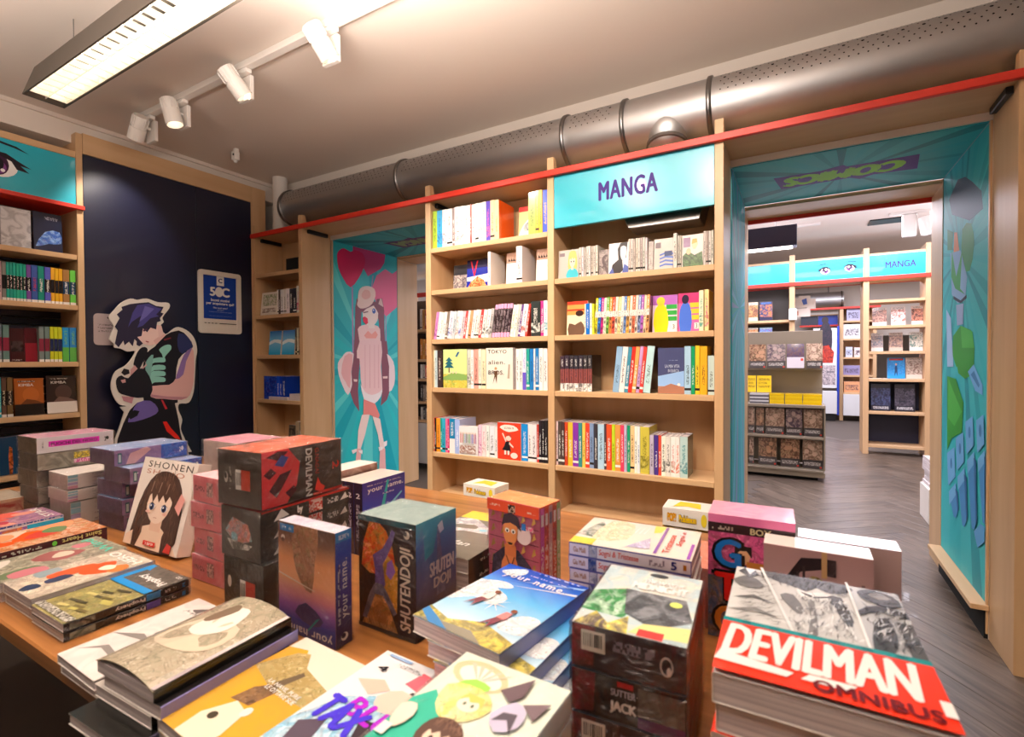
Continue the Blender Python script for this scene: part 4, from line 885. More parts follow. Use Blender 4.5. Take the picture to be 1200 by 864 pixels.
run(FY, z4, s1, '386-420 d8d0cc 4a4444 s=2;420-446 f0ecec e86a3a s=2;446-490 eca094;490-520 f2e6d0;520-558 f4e0c0', 'on fourth shelf, left bay', ht=.21, px_y=456, start=4)
def tokyo(cv, W, H):
    cv.text('TOKYO', W * .42, H * .91, W * .7, H * .09, '1c1a1a', bold=.0, sp=1.1); cv.text('alien.', W * .4, H * .65, W * .62, H * .1, '1c1a1a', bold=.0, sp=1.1); cv.text('BROS.', W * .38, H * .40, W * .58, H * .1, '1c1a1a', sp=1.1)
    cv.poly([(W * .26, H * .13), (W * .32, H * .34), (W * .3, H * .44), (W * .45, H * .44), (W * .42, H * .32), (W * .4, H * .13), (W * .35, H * .3)], '6a4a34'); cv.ell(W * .37, H * .5, W * .05, H * .035, 'c89a70')
    cv.poly([(W * .8, H * .26), (W * .84, H * .6), (W * .9, H * .6), (W * .88, H * .26)], 'b8a894')
faceout(FY, z4, ax(s1, 562), ax(s1, 815), .215, 'f0e6da', tokyo, 'cream cover with widely spaced black three-line lettering facing out, fourth shelf', d=.012, th=.03, tilt=0)
run(FY, z4, s1, '840-874 f2ece8;874-906 ece6e0;906-940 f0eaf0 6a5ac8 s=6 lo=6a5ac8;940-970 2a9a90 f0f0ec;970-1010 2a7ac0 1a4a7a s=1;1010-1026 f0ece4;1026-1060 2a78b8 f0f0f0;1060-1098 f4f0ee;1098-1140 f4ecec', 'on fourth shelf, left bay', ht=.208, px_y=458, start=9)
z5 = Z(-.510)
run(FY, z5, s1, '45-62 d8443a;62-95 1e1c1e f0f0f0;95-130 f09a2c;130-150 2aa088;150-180 3ab0c8;180-200 e07aa8;200-216 d8306a;216-270 1f86b8 f2f2f2 s=6 lo=f0f0f0;270-318 a8c0f0 r=c0c8ec w=.16 f4f4ff', 'on fifth shelf, left bay', ht=.19, px_y=535)
def pencils(cv, W, H):
    r = random.Random(2)
    for i in range(14): x = W * (.06 + i * .065); c = r.choice(('c84a4a', '4a6ac8', '5aa05a', 'd8a03a', '8a4a9a', '3a3a3a')); cv.rect(x, H * .42, x + W * .028, H * .74, c); cv.poly([(x, H * .74), (x + W * .014, H * .82), (x + W * .028, H * .74)], 'c89a70')
    cv.rect(W * .04, H * .06, W * .9, H * .34, 'a87868', 2, 'f2ece8'); cv.rect(W * .2, H * .38, W * .8, H * .405, 'f2ece8', 1, '4a3a3a')
faceout(FY, z5, ax(s1, 312), ax(s1, 488), .155, 'f4f0f0', pencils, 'white cover with a row of coloured pencils, fifth shelf', d=.004, th=.04, tilt=0)
run(FY, z5, s1, '490-522 f0d0e4 c04a9a s=2;522-560 f4e0e8 d86a8a s=2;560-592 f2eef0;595-640 f4f0f2;640-668 f0ecec', 'on fifth shelf, left bay', ht=.168, px_y=538, start=10)
def redgirl(cv, W, H):
    cv.poly([(W * .1, H * .86), (W * .3, H * .94), (W * .7, H * .93), (W * .9, H * .82), (W * .6, H * .76), (W * .4, H * .76)], 'f4e8dc', sm=2); cv.rect(W * .3, H * .83, W * .7, H * .88, 'f4e8dc', 1, '8a3a30')
    cv.ell(W * .48, H * .58, W * .12, H * .07, 'f4d8c8'); cv.poly([(W * .38, H * .62), (W * .4, H * .7), (W * .58, H * .7), (W * .62, H * .58), (W * .5, H * .65)], 'c8483a')
    cv.poly([(W * .36, H * .48), (W * .52, H * .5), (W * .56, H * .3), (W * .58, H * .22), (W * .2, H * .26), (W * .3, H * .36)], '2a2428', sm=1)
    cv.poly([(W * .2, H * .7), (W * .25, H * .72), (W * .4, H * .5), (W * .36, H * .47)], 'f4d8c8'); cv.poly([(W * .52, H * .48), (W * .7, H * .36), (W * .68, H * .32), (W * .5, H * .42)], 'f4d8c8')
    for x in (.3, .44): cv.rect(W * x, H * .13, W * (x + .08), H * .24, 'f4e8dc')
    cv.ell(W * .72, H * .12, W * .15, H * .08, 'f4e8dc')
faceout(FY, z5, ax(s1, 672), ax(s1, 893), .19, 'e2442c', redgirl, 'orange-red cover with a girl in a black dress, fifth shelf', d=.004, th=.03, tilt=0)
run(FY, z5, s1, '895-955 1f8ad8 f0f0f0;955-990 f4ecec;990-1038 f4e8ec;1040-1056 d8443a;1058-1086 2c2a2c f0f0f0 h=.212;1086-1112 2a282a f0f0f0 h=.212;1112-1140 2c2a2c f0f0f0 h=.212', 'on fifth shelf, left bay', ht=.19, px_y=542, start=15)
# --- right bay
s2 = (644, 6); r1 = Z(.396)
GR = 'b8b0a8'
faceout(FY, r1, ax(s2, 52), ax(s2, 196), .138, 'b4aca4', lambda cv, W, H: (cv.rect(W * .06, H * .78, W * .3, H * .9, '7a6a70'), bust(cv, W * .4, 0, W * .58, H * .95, hair='e0b060', cloth='3ab0c0')), 'bagged comic with a blond figure in teal, right bay', m='wrap')
thin = lambda a, b, n: ';'.join('%d-%d %s' % (a + (b - a) * i / n, a + (b - a) * (i + 1) / n - 1, ('cfc6be', 'd8d0ca', 'b8ada6')[i % 3]) for i in range(n))
run(FY, r1, s2, thin(202, 334, 8), 'in bagged row, right bay', ht=.14, wd=.17, px_y=325, kind='bagged comic')
faceout(FY, r1, ax(s2, 338), ax(s2, 403), .118, '5a4a4c', None, 'small dark bagged comic standing by the black and white one', mode=2, ink='a89a96', m='wrap')
faceout(FY, r1, ax(s2, 406), ax(s2, 546), .142, 'eeeaec', lambda cv, W, H: (cv.poly([(W * .1, 0), (W * .2, H * .3), (W * .5, H * .45), (W * .45, H * .8), (W * .6, H), (W * .95, H), (W * .9, H * .5), (W * .7, H * .4), (W * .75, H * .1), (W * .6, 0)], '2a2224', sm=1), cv.poly([(W * .62, H * .86), (W * .88, H * .84), (W * .86, H * .5), (W * .7, H * .42), (W * .6, H * .6)], 'f4f0f0', sm=2), cv.poly([(0, 0), (W * .2, H * .2), (W * .3, 0)], '4a5aa0'), cv.poly([(W * .7, 0), (W * .8, H * .3), (W, H * .2), (W, 0)], '4a5aa0')), 'bagged comic with a black and white portrait, right bay', m='wrap')
run(FY, r1, s2, thin(550, 684, 8), 'in bagged row, right bay', ht=.148, wd=.17, px_y=320, kind='bagged comic', start=9)
faceout(FY, r1, ax(s2, 687), ax(s2, 722), .13, 'a89c96', None, 'narrow grey bagged comic left of the blue wave one', mode=2, ink='c8beb8', m='wrap')
faceout(FY, r1, ax(s2, 726), ax(s2, 863), .136, 'c4bab2', lambda cv, W, H: ([cv.poly([(W * .3, H * (.08 + k * .12)), (W * .6, H * (.13 + k * .12)), (W, H * (.09 + k * .12)), (W, H * (.15 + k * .12)), (W * .6, H * (.19 + k * .12)), (W * .3, H * (.13 + k * .12))], '4a6ab8') for k in range(4)], cv.rect(W * .08, H * .7, W * .36, H * .88, '6a5a60'), cv.rect(W * .55, H * .42, W * .95, H * .58, '2a3a6a')), 'bagged comic with blue waves, right bay', m='wrap')
run(FY, r1, s2, '866-893 d4ccc6 h=.15;895-912 b0a6a4;912-922 c8beb8', 'in bagged row, right bay', ht=.138, wd=.17, px_y=315, kind='bagged comic', start=17)
faceout(FY, r1, ax(s2, 922), ax(s2, 1075), .138, 'd8d0ca', lambda cv, W, H: (cv.rect(W * .08, H * .62, W * .4, H * .92, '8a6a8a'), cv.poly([(W * .05, 0), (W * .05, H * .35), (W * .3, H * .5), (W * .6, H * .35), (W * .95, H * .45), (W, 0)], '5a7a4a', 2, '3a4a30', sm=1), cv.ell(W * .32, H * .48, W * .11, H * .1, 'e8b890'), cv.ell(W * .6, H * .66, W * .12, H * .12, 'f0c8a0'), cv.poly([(W * .46, H * .7), (W * .5, H * .86), (W * .7, H * .86), (W * .76, H * .62), (W * .7, H * .74)], 'd0a050')), 'bagged comic with two soldiers in green, right bay', m='wrap')
run(FY, r1, s2, '1079-1096 d8d0ca;1096-1112 b8aea8;1114-1132 d4ccc8;1132-1152 c8c0ba', 'in bagged row, right bay', ht=.142, wd=.17, px_y=312, kind='bagged comic', start=20)
r2 = Z(.122); W2 = 'on the bright series shelf, right bay'
faceout(FY, r2, ax(s2, 92), ax(s2, 238), .165, 'f4e0bc', lambda cv, W, H: (cv.rect(0, H * .6, W, H, 'e89a50'), cv.rect(0, H * .9, W, H, 'd8402a'), cv.rect(0, H * .72, W, H * .77, 'd8402a'), cv.poly([(W * .1, 0), (W * .12, H * .35), (W * .4, H * .3), (W * .7, H * .4), (W * .88, H * .2), (W * .8, 0)], '6a5040', sm=2), cv.ell(W * .62, H * .64, W * .2, H * .09, '3a2420')), 'orange and cream cover facing out at the left end, right bay', d=.05)
run(FY, r2, s2, '240-250 f0e8d8;250-276 1f6ac8 f0f0f0;276-292 f2f0ee;292-308 d8d840', W2, ht=.145, px_y=392)
cs = 'd8d02a 2a86d8 d8308a f0ead8 7ab04a f0a04a d84a3a f4e8c8 f0d890 f2ead8 6a8ac8 f0b04a f4e6d0 d86a4a f0e0d0 8a9ad0 b06ac0 f2d8b0 e8a060'.split(); xs = [308 + (690 - 308) * i / len(cs) for i in range(len(cs) + 1)]
run(FY, r2, s2, ';'.join('%.1f-%.1f %s s=5%s' % (xs[i], xs[i + 1], c, ' r=8a4a2a w=.12' if i == len(cs) - 1 else '') for i, c in enumerate(cs)), W2, ht=.168, px_y=391, wd=.115, start=5, lean=3)
def bodyart(bg, fg, hd, bar, band=None):
    def f(cv, W, H):
        if band: cv.rect(0, H * .74, W, H, band)
        for k in range(3): cv.rect(W * .55, H * (.3 + .16 * k), W * .98, H * (.42 + .16 * k), bar)
        cv.poly([(W * .1, 0), (W * .06, H * .5), (W * .22, H * .74), (W * .45, H * .76), (W * .62, H * .5), (W * .6, 0)], fg, sm=2); cv.ell(W * .33, H * .84, W * .17, H * .12, hd)
        cv.rect(W * .76, H * .06, W * .96, H * .22, 'f4f0ea'); cv.text('3', W * .86, H * .14, W * .08, H * .12, '2a2a2a')
    return f
faceout(FY, r2, ax(s2, 703), ax(s2, 882), .165, 'f0d8e8', bodyart('', 'e8d820', 'd8c83a', '3aa84a', 'b46ac0'), 'yellow, violet and green numbered cover facing out, right bay', d=.05)
faceout(FY, r2, ax(s2, 886), ax(s2, 1042), .168, 'f06aa8', bodyart('', '4a72d8', '2a1c3a', 'f0c83a', 'd83a78'), 'pink cover with a blue figure facing out, right bay', d=.05)
run(FY, r2, s2, '1046-1080 f0ecc8 2a9a8a s=2;1086-1118 f4d898 d83a8a s=2 r=e8b83c', W2, ht=.172, px_y=388, start=24)
r3 = Z(-.148); W3 = 'on fourth shelf, right bay'
xs = [66 + (292 - 66) * i / 7 for i in range(8)]
run(FY, r3, s2, ';'.join('%.1f-%.1f 3a3438 %s s=3%s' % (xs[i], xs[i + 1] - 1.5, '8a4a48', ' r=1a1818 w=.13' if i == 6 else '') for i in range(7)), W3, ht=.172, px_y=459, d=.012)
run(FY, r3, s2, '436-480 8ab0d0;480-518 f0ecea;518-545 4a8aa8 f0f0f0;545-572 d83a30 f4f0ea;572-600 f0a860 f4f0ea;600-624 c0a0c8;624-650 d8443a f4f0ea;650-702 b8dce0 r=4a2a2e w=.14', W3, ht=.208, px_y=460, lean=6, start=8)
def lamia(cv, W, H):
    cv.poly([(0, 0), (W, 0), (W, H * .5), (0, H * .38)], '9ac0ee'); cv.rect(0, 0, W, H * .16, 'b88a74'); cv.poly([(0, H * .1), (W * .5, H * .22), (W, H * .14), (W, .0), (0, 0)], 'b07a62', sm=1)
    cv.text('LA MIA VITA', W * .55, H * .6, W * .56, H * .07, 'b8c4d8'); cv.text('IN BARCA', W * .6, H * .5, W * .42, H * .07, 'b8c4d8'); cv.rect(W * .4, H * .72, W * .75, H * .735, '4a5a8a', 1, 'b8c4d8'); cv.ell(W * .8, H * .2, W * .06, H * .03, 'f0ece8')
faceout(FY, r3, ax(s2, 755), ax(s2, 942), .2, '4a5078', lamia, 'slate blue cover over a pale sky facing out, right bay', d=.02, tilt=0)
run(FY, r3, s2, '945-992 b0cce8;992-1020 1f9a6a f0f0ea;1020-1052 e8c830;1054-1106 e8b428;1110-1163 c4dcd0 h=.165', W3, ht=.206, px_y=464, start=16)
r4 = Z(-.510); s3 = (640, 5.854)
run(FY, r4, s3, '50-76 f0d4d4;76-98 5a4a40 f0f0ea;98-120 4a3a34 f0f0ea;120-142 c8442c f4f0ea;142-176 eec040 f4f0ea;176-216 8a3aa8 f4f0ea;216-242 3a8a90 f0f0ea;242-264 e8d060;264-292 d8402c f4f0ea;292-322 7a98b8;322-348 3a3a40 f0f0ea;348-392 b0d0e4;392-408 5a4444 f0f0ea;408-445 e8522a f4f0ea;445-468 c0d030;468-505 e09a4a f4f0ea;505-530 e0446a f4f0ea;530-550 b8b8d8;550-572 1f9a6a f4f0ea;572-600 f4c890;600-622 f4f0ea 2a2a2a;622-640 e8ecf0 2a4a8a;640-704 c8c050 6a6420 s=2 w=.15', 'on bottom book shelf, right bay', ht=.212, px_y=552)
run(FY, r4, s3, '706-735 c0b8c4;735-765 4a3a88 f0f0f0;765-786 d84a38;786-816 f4f0ea 3a3a3a s=2;816-850 e8e4e4 3a3a3a s=2;850-884 f4f0ea d05a4a s=2;884-914 f2ece4 e0603a s=2;914-968 b8dcd8 2a8a90 s=2 r=4a4240 rm=2', 'on bottom book shelf, right bay', ht=.176, px_y=556, start=24)
# --- corner bay
FC = FY; s4 = (295, 5.083); ac = lambda x: FY.along(295 + x / 5.083, 400)
o = boxo('box', (ac(160), 2.27, Z(.63) + .0006), (ac(285), 2.42, Z(.63) + .1), 'black', None, .002); tag(o, 'plain black box on the top shelf of the corner bookcase', 'box')
faceout(FY, Z(.335), ac(38), ac(140), .165, 'e8e0d4', lambda cv, W, H: (cv.rect(W * .1, H * .4, W * .9, H * .9, 'd8d0c4', 2, '8a9a6a'), cv.rect(W * .1, H * .1, W * .9, H * .3, '8a7068', 2, 'e8e0d4')), 'pale patterned book facing out in the corner bookcase', d=.02, tilt=-6)
run(FY, Z(.335), s4, '142-150 f0ece6;150-162 4a403c;163-180 f0ecec;180-196 e8dcdc;196-214 f0e8e8;216-236 2a2426 f0f0ea;236-255 1c1a1c f0f0ea', 'in the corner bookcase, upper row', ht=.17, px_y=365)
run(FY, Z(.335), s4, '258-276 f4f0ee d83a7a s=2;276-290 2aa08a', 'at right end in the corner bookcase, upper row', ht=.18, px_y=365, lean=0, start=8)
sky = lambda cv, W, H: (cv.grad(0, 0, W, H, [(0, '2aa0d8'), (.5, '7ac8f0'), (1, '1a6ac0')]), cv.poly([(0, H * .4), (W * .5, H * .52), (W, H * .45), (W, H * .6), (W * .4, H * .64), (0, H * .52)], 'e8f4fa', sm=2))
for a, b_, lb in ((88, 158, 'left of two blue sky covers in the corner bookcase'), (166, 240, 'right of two blue sky covers in the corner bookcase')):
    o = faceout(FY, Z(.05), ac(a), ac(b_), .17, '2a8ad0', sky, lb, d=.015, th=.016, tilt=-5)
run(FY, Z(.05), s4, '250-260 3a342e e8d8a8;260-270 e8dcc0;270-280 3a342e e8d8a8;280-290 d8ccb0', 'beside the blue sky covers, corner bookcase', ht=.18, px_y=415)
faceout(FY, Z(-.265), ac(58), ac(138), .165, '1a4ac8', None, 'cobalt blue book facing out, low in the corner bookcase', d=.015, th=.02, tilt=0, mode=2, ink='123090')
run(FY, Z(-.265), s4, '140-156 1c4ad0;156-172 1a44c0;172-196 163ab0', 'blue run low in the corner bookcase', ht=.165, px_y=470)
def flatstack(F, z, a0, a1, d0, d1, n, th, label, c='f0ece4', grp=None):
    a0, a1 = clampbay(F, a0, a1)
    for i in range(n):
        lo, hi = Vector(F.loc(a0, d0, z + i * th + .0006)), Vector(F.loc(a1, d1, z + (i + 1) * th))
        mb = MB(); l = Vector((min(lo.x, hi.x), min(lo.y, hi.y), lo.z)); h = Vector((max(lo.x, hi.x), max(lo.y, hi.y), hi.z)); c_ = (l + h) / 2
        mb.box(l - c_, h - c_, c=c); mb.m = [0, 0, 1, 1, 1, 1]
        tag(mb.obj('book', ['gloss', 'pages'], None, c_), '%s, %s from the bottom of its pile' % (label, ordn(i + 1)), 'book', grp)
flatstack(FY, Z(-.265), ac(214), ac(292), .01, .13, 4, .0115, 'white paperback lying by the blue run')
flatstack(FY, Z(-.265), ac(102), ac(210), -.006, .0135, 2, .011, 'thin white booklet lying before the blue books')
faceout(FY, Z(-.56), ac(195), ac(250), .12, '2a2420', None, 'small dark book low in the corner bookcase', mode=2, ink='6a5a4a')
run(FY, Z(-.56), s4, '252-272 a89878;272-290 8a8070', 'on the lowest visible shelf, corner bookcase', ht=.15, px_y=520)

# --- left wall case (spines face the room, +X)
FX = Frame('x', XF - .008); s5 = (0, 6.65); al = lambda x: FX.along(x / 6.65, 400)
o = faceout(FX, Z(.589), al(36), al(272), .195, 'b8b8bc', lambda cv, W, H: (cv.rect(0, 0, W, H, 'd8d8dc', 3, '8a8a94'),), 'boxed set in clear film with painted silver glints on the left wall case', d=.02, th=.12, tilt=0, m='wrap')  # silver blotches painted in place of the film's glints
faceout(FX, Z(.589), al(300), al(525), .205, '141a38', lambda cv, W, H: (cv.poly([(W * .05, H * .1), (W * .4, H * .5), (W * .9, H * .55), (W * .95, H * .25), (W * .5, H * .2)], '2a5ab0', 2, '8ab0e0', sm=2), cv.rect(W * .4, H * .82, W * .85, H * .9, '141a38', 1, 'a8b0c8')), 'navy cover with a blue swirl facing out, left wall case', d=.03, th=.03, tilt=-4)
WL = 'on second shelf, left wall case'
run(FX, Z(.316), s5, '-60--30 8a5a6a;-30--2 a09890;0-26 c8b0b0;26-60 8a8480 1c1c1c s=4;60-85 2aa890 s=4;86-111 2aa890 s=4;112-137 2aa890 s=4;138-163 2aa890 s=4;164-190 2aa890 s=4;191-216 2aa890 s=4;218-254 7a4a9a s=4;256-306 3a5aa0 c83a4a s=4 lo=3a4a90;308-358 1f8a78 s=4 lo=1f7a6a;360-406 5a5ac0 s=4;408-438 e8b02a s=4;440-468 e8b02a s=4;470-500 e8b02a s=4;502-554 a87a4a s=4 lo=1a3a5a;556-602 6ac84a s=4 lo=1a3a5a'.replace('-60--30 8a5a6a;-30--2 a09890;', ''), WL, ht=.19, px_y=358, wd=.12)
WL = 'on third shelf, left wall case'
run(FX, Z(.008), s5, '0-26 7a8a8a 8a2a3a s=4 lo=8a2a44;32-84 6a8a88 8a2a3a s=4 lo=8a2a44', WL, ht=.185, px_y=425)
faceout(FX, Z(.008), al(92), al(212), .17, '3a1014', lambda cv, W, H: (cv.rect(W * .1, H * .3, W * .9, H * .62, '2a1416', 2, '4a3a3a'), cv.rect(W * .1, H * .02, W * .8, H * .07, '3a1014', 1, 'b8a8a8')), 'dark red-black cover facing out, third shelf, left wall', d=.03)
faceout(FX, Z(.008), al(214), al(312), .175, '8a1428', lambda cv, W, H: (cv.rect(0, H * .55, W, H, '4a0a16'),), 'plain crimson cover facing out, third shelf, left wall', d=.03)
run(FX, Z(.008), s5, '316-356 7a8a8a 8a2a3a s=4 lo=8a2a44;360-400 707c80 8a2a3a s=4 lo=7a2038;402-430 c8d02a s=4 lo=1a2a5a;432-462 c8d02a s=4 lo=1a2a5a;464-496 c8d02a s=4 lo=1a2a5a;498-550 2a8ad0 7ac83a s=6 lo=5ab04a;554-610 2a8ad0 7ac83a s=6 lo=5ab04a', WL, ht=.185, px_y=425, start=3)
def kim(bg2):
    def f(cv, W, H):
        cv.rect(0, 0, W, H * .3, bg2); cv.text('KIMBA', W * .4, H * .82, W * .5, H * .07, 'd8d0c8'); cv.rect(W * .12, H * .9, W * .7, H * .93, '2a1c18', 1, 'd0c8c0'); cv.ell(W * .55, H * .55, W * .28, H * .2, 'b8642a' if bg2 == '141010' else '4a3430')
        cv.poly([(W * .2, H * .3), (W * .4, H * .44), (W * .7, H * .4), (W, H * .3)], '6a3a1c' if bg2 == '141010' else '6a5048', sm=1)
    return f
run(FX, Z(-.268), s5, '0-20 2ab0c0;22-62 5a4a38 d8c8a8 s=4 lo=2a2420;66-112 6a5638 d8c8a8 s=4 lo=2a2420', 'on fourth shelf, left wall case', ht=.2, px_y=488)
faceout(FX, Z(-.268), al(118), al(352), .19, 'a85a24', kim('141010'), 'orange-brown cover with black foot facing out, left wall case', d=.02, th=.02)
faceout(FX, Z(-.268), al(366), al(604), .2, '2a1c1a', kim('e4dcd4'), 'dark brown cover with white foot facing out, left wall case', d=.012, th=.03)
faceout(FX, Z(-.56), al(-10), al(140), .19, '143a5a', lambda cv, W, H: (cv.poly([(W * .5, 0), (W * .48, H * .5), (W * .55, H * .75), (W * .7, H * .7), (W * .72, H * .3), (W * .66, 0)], 'b85a24', 2, '5a2a14', sm=1),), 'dark blue cover with an orange figure, low on left wall', d=.02)
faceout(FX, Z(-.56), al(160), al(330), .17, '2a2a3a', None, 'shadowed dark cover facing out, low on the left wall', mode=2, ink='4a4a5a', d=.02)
# ------------------------------------------------------------------ display table
TZ = CH - .44; TX0, TX1, TY0, TY1 = -2.42, .115, .297, 1.335
t = thing('display_table', 'long low wooden display table piled with books and box sets', 'table', ((TX0 + TX1) / 2, (TY0 + TY1) / 2, 0)); b = Vector(t.location)
boxo('tabletop', Vector((TX0, TY0, TZ - .028)) - b, Vector((TX1, TY1, TZ)) - b, 'table', t, .003)
for lo, hi in (((TX0 + .14, TY0 + .14, TZ - .14), (TX1 - .14, TY0 + .165, TZ - .0285)), ((TX0 + .14, TY1 - .165, TZ - .14), (TX1 - .14, TY1 - .14, TZ - .0285)), ((TX0 + .11, TY0 + .14, TZ - .14), (TX0 + .1395, TY1 - .14, TZ - .0285)), ((TX1 - .1395, TY0 + .14, TZ - .14), (TX1 - .11, TY1 - .14, TZ - .0285))):
    boxo('apron', Vector(lo) - b, Vector(hi) - b, 'table', t, .002)
for x in (TX0 + .05, TX1 - .105):
    for y in (TY0 + .075, TY1 - .135): boxo('leg', Vector((x, y, 0)) - b, Vector((x + .06, y + .06, TZ - .0285)) - b, 'table', t, .002)
t = thing('low_bench', 'low beech bench between the table and the bookcase', 'bench', (-.62, 1.55, 0)); BZ = Z(-.60)
boxo('bench_top', (-.42, -.14, BZ - .03), (.48, .15, BZ), 'wood_h', t, .002)
for x in (-.40, .43): boxo('bench_leg', (x, -.13, 0), (x + .03, .14, BZ - .0305), 'wood_v', t, .002)

def film(t, W, D, H, parent=None, amp=.0022, seed=0):
    """crumpled clear shrink film around a W x D x H block standing on its base"""
    n = 9; bm = bmesh.new(); r = random.Random(seed)
    bmesh.ops.create_cube(bm, size=1); bmesh.ops.subdivide_edges(bm, edges=bm.edges[:], cuts=n, use_grid_fill=True)
    for v in bm.verts:
        p = v.co.copy(); q = Vector((p.x * (W + .0036), p.y * (D + .0036), p.z * H + H / 2 + (.0004 if p.z > .49 else 0)))
        edge = sum(abs(abs(a) - .5) < 1e-4 for a in p); d = Vector((p.x if abs(p.x) > .49 else 0, p.y if abs(p.y) > .49 else 0, p.z if p.z > .49 else 0))
        if d.length > 0: q += d.normalized() * (abs(mnoise.noise(q * 45 + Vector((seed, 0, 0)))) * amp * (2.2 if edge > 1 else 1.0) * (.35 if p.z > .49 and abs(p.x) < .49 and abs(p.y) < .49 else 1))
        v.co = q
    bmesh.ops.delete(bm, geom=[f for f in bm.faces if f.normal.z < -.9 or all(v.co.z < .0005 for v in f.verts)], context='FACES')
    me = bpy.data.meshes.new('plastic_wrap'); bm.to_mesh(me); bm.free(); me.materials.append(M['film'])
    o = link('plastic_wrap', me, t); o['label'] = 'crumpled clear shrink film'; return o
def cvs(t, side, W, D, H):
    a = {'front': ((-W / 2, -D / 2, 0), (1, 0, 0), (0, 0, 1)), 'right': ((W / 2, -D / 2, 0), (0, 1, 0), (0, 0, 1)), 'left': ((-W / 2, D / 2, 0), (0, -1, 0), (0, 0, 1)), 'top': ((-W / 2, -D / 2, H), (1, 0, 0), (0, 1, 0))}[side]
    c = Canvas(*a); c.lim = (0, 0, *{'front': (W, H), 'right': (D, H), 'left': (D, H), 'top': (W, D)}[side]); return c
def base(name, label, cat, x0, x1, y0, y1, z0, yaw=0, group=None):
    return thing(name, label, cat, ((x0 + x1) / 2, (y0 + y1) / 2, z0 + .0004), math.radians(yaw), group), x1 - x0, y1 - y0
def boxset(label, x0, x1, y0, y1, z0, z1, cols, art=None, wrap=True, yaw=0, seed=0, m='wrap', cat='box set', group=None, sub='slipcase'):
    """cols: front, right, top, left colours"""
    t, W, D = base('boxed_set', label, cat, x0, x1, y0, y1, z0, yaw, group); H = z1 - z0 - (.0026 if wrap else .0008)
    mb = MB().box((-W / 2, -D / 2, 0), (W / 2, D / 2, H)); f, r, tp, l = cols
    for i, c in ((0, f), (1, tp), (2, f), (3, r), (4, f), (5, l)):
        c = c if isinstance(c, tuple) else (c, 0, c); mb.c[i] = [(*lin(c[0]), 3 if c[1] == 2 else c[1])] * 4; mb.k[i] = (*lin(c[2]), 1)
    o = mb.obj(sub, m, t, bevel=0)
    for side in ('front', 'right', 'top'):
        if art and side in art:
            cv = cvs(t, side, W, D, H); u, v = (W, H) if side == 'front' else ((D, H) if side == 'right' else (W, D))
            art[side](cv, u, v); cv.done('cover_print', o, m)
    if wrap: film(t, W, D, H, seed=seed)
    return t
def flatbook(label, x0, x1, y0, y1, z0, z1, col, spine='right', spc=None, art=None, yaw=0, mode=0, ink='404040', m='gloss', wrap=False, seed=0, group=None, back=None, name='book', hard=0):
    name = 'magazine' if 'magazine' in label else 'comic' if 'comic' in label else name
    t, W, D = base(name, label, name, x0, x1, y0, y1, z0, yaw, group); H = z1 - z0 - (.0026 if wrap else .0006); k = .0009 if not hard else .0022
    spc = spc or col; mb = MB()
    if spine in ('right', 'left'): s = 1 if spine == 'right' else -1; A = lambda a, bb, z: (s * (a - W / 2), bb, z); w_, d_ = W, D / 2
    else: s = -1 if spine == 'front' else 1; A = lambda a, bb, z: (bb, s * (a - D / 2), z); w_, d_ = D, W / 2
    P = [(0, 0), (w_ - .001, 0), (w_, .001), (w_, H - .001), (w_ - .001, H), (0, H), (0, H - k), (w_ - k, H - k), (w_ - k, k), (0, k)]; n = len(P)
    mb.v = [A(a, -d_, z) for a, z in P] + [A(a, d_, z) for a, z in P]
    flip = (A(1, 0, 0)[0] - A(0, 0, 0)[0] < 0) or (spine == 'back'); flip = {'right': 0, 'left': 1, 'front': 0, 'back': 1}[spine]
    for i in range(n):
        j = (i + 1) % n; q = (i, j, n + j, n + i); c, md, kk = (spc, 0, ink) if i in (1, 2, 3) else ((col, mode, ink) if i == 4 else ((back or col), 0, ink) if i == 0 else ('ece6de', 0, ink))
        mb.face(q[::-1] if flip else q, c=c, mode=md, k=kk)
    mb.face(range(n - 1, -1, -1) if not flip else range(n), c='ece6de'); mb.face([n + i for i in (range(n) if not flip else range(n - 1, -1, -1))], c='ece6de')
    o = mb.obj('cover', m, t); bm = bmesh.new(); bm.from_mesh(o.data); bmesh.ops.recalc_face_normals(bm, faces=bm.faces); bm.to_mesh(o.data); bm.free()
    e = .0012 + hard * .002; l0, h0 = A(e, -d_ + e, k), A(w_ - k - .0003, d_ - e, H - k)
    MB().box([min(a, c) for a, c in zip(l0, h0)], [max(a, c) for a, c in zip(l0, h0)]).obj('page_block', 'pages', t)
    for side in ('front', 'right', 'top'):
        if art and side in art:
            cv = cvs(t, side, W, D, H); u, v = (W, H) if side == 'front' else ((D, H) if side == 'right' else (W, D))
            art[side](cv, u, v); cv.done('cover_print', o, m)
    if wrap: film(t, W, D, H, seed=seed)
    return t
ordpile = ['top', 'second', 'third', 'fourth', 'fifth', 'sixth', 'seventh', 'eighth']

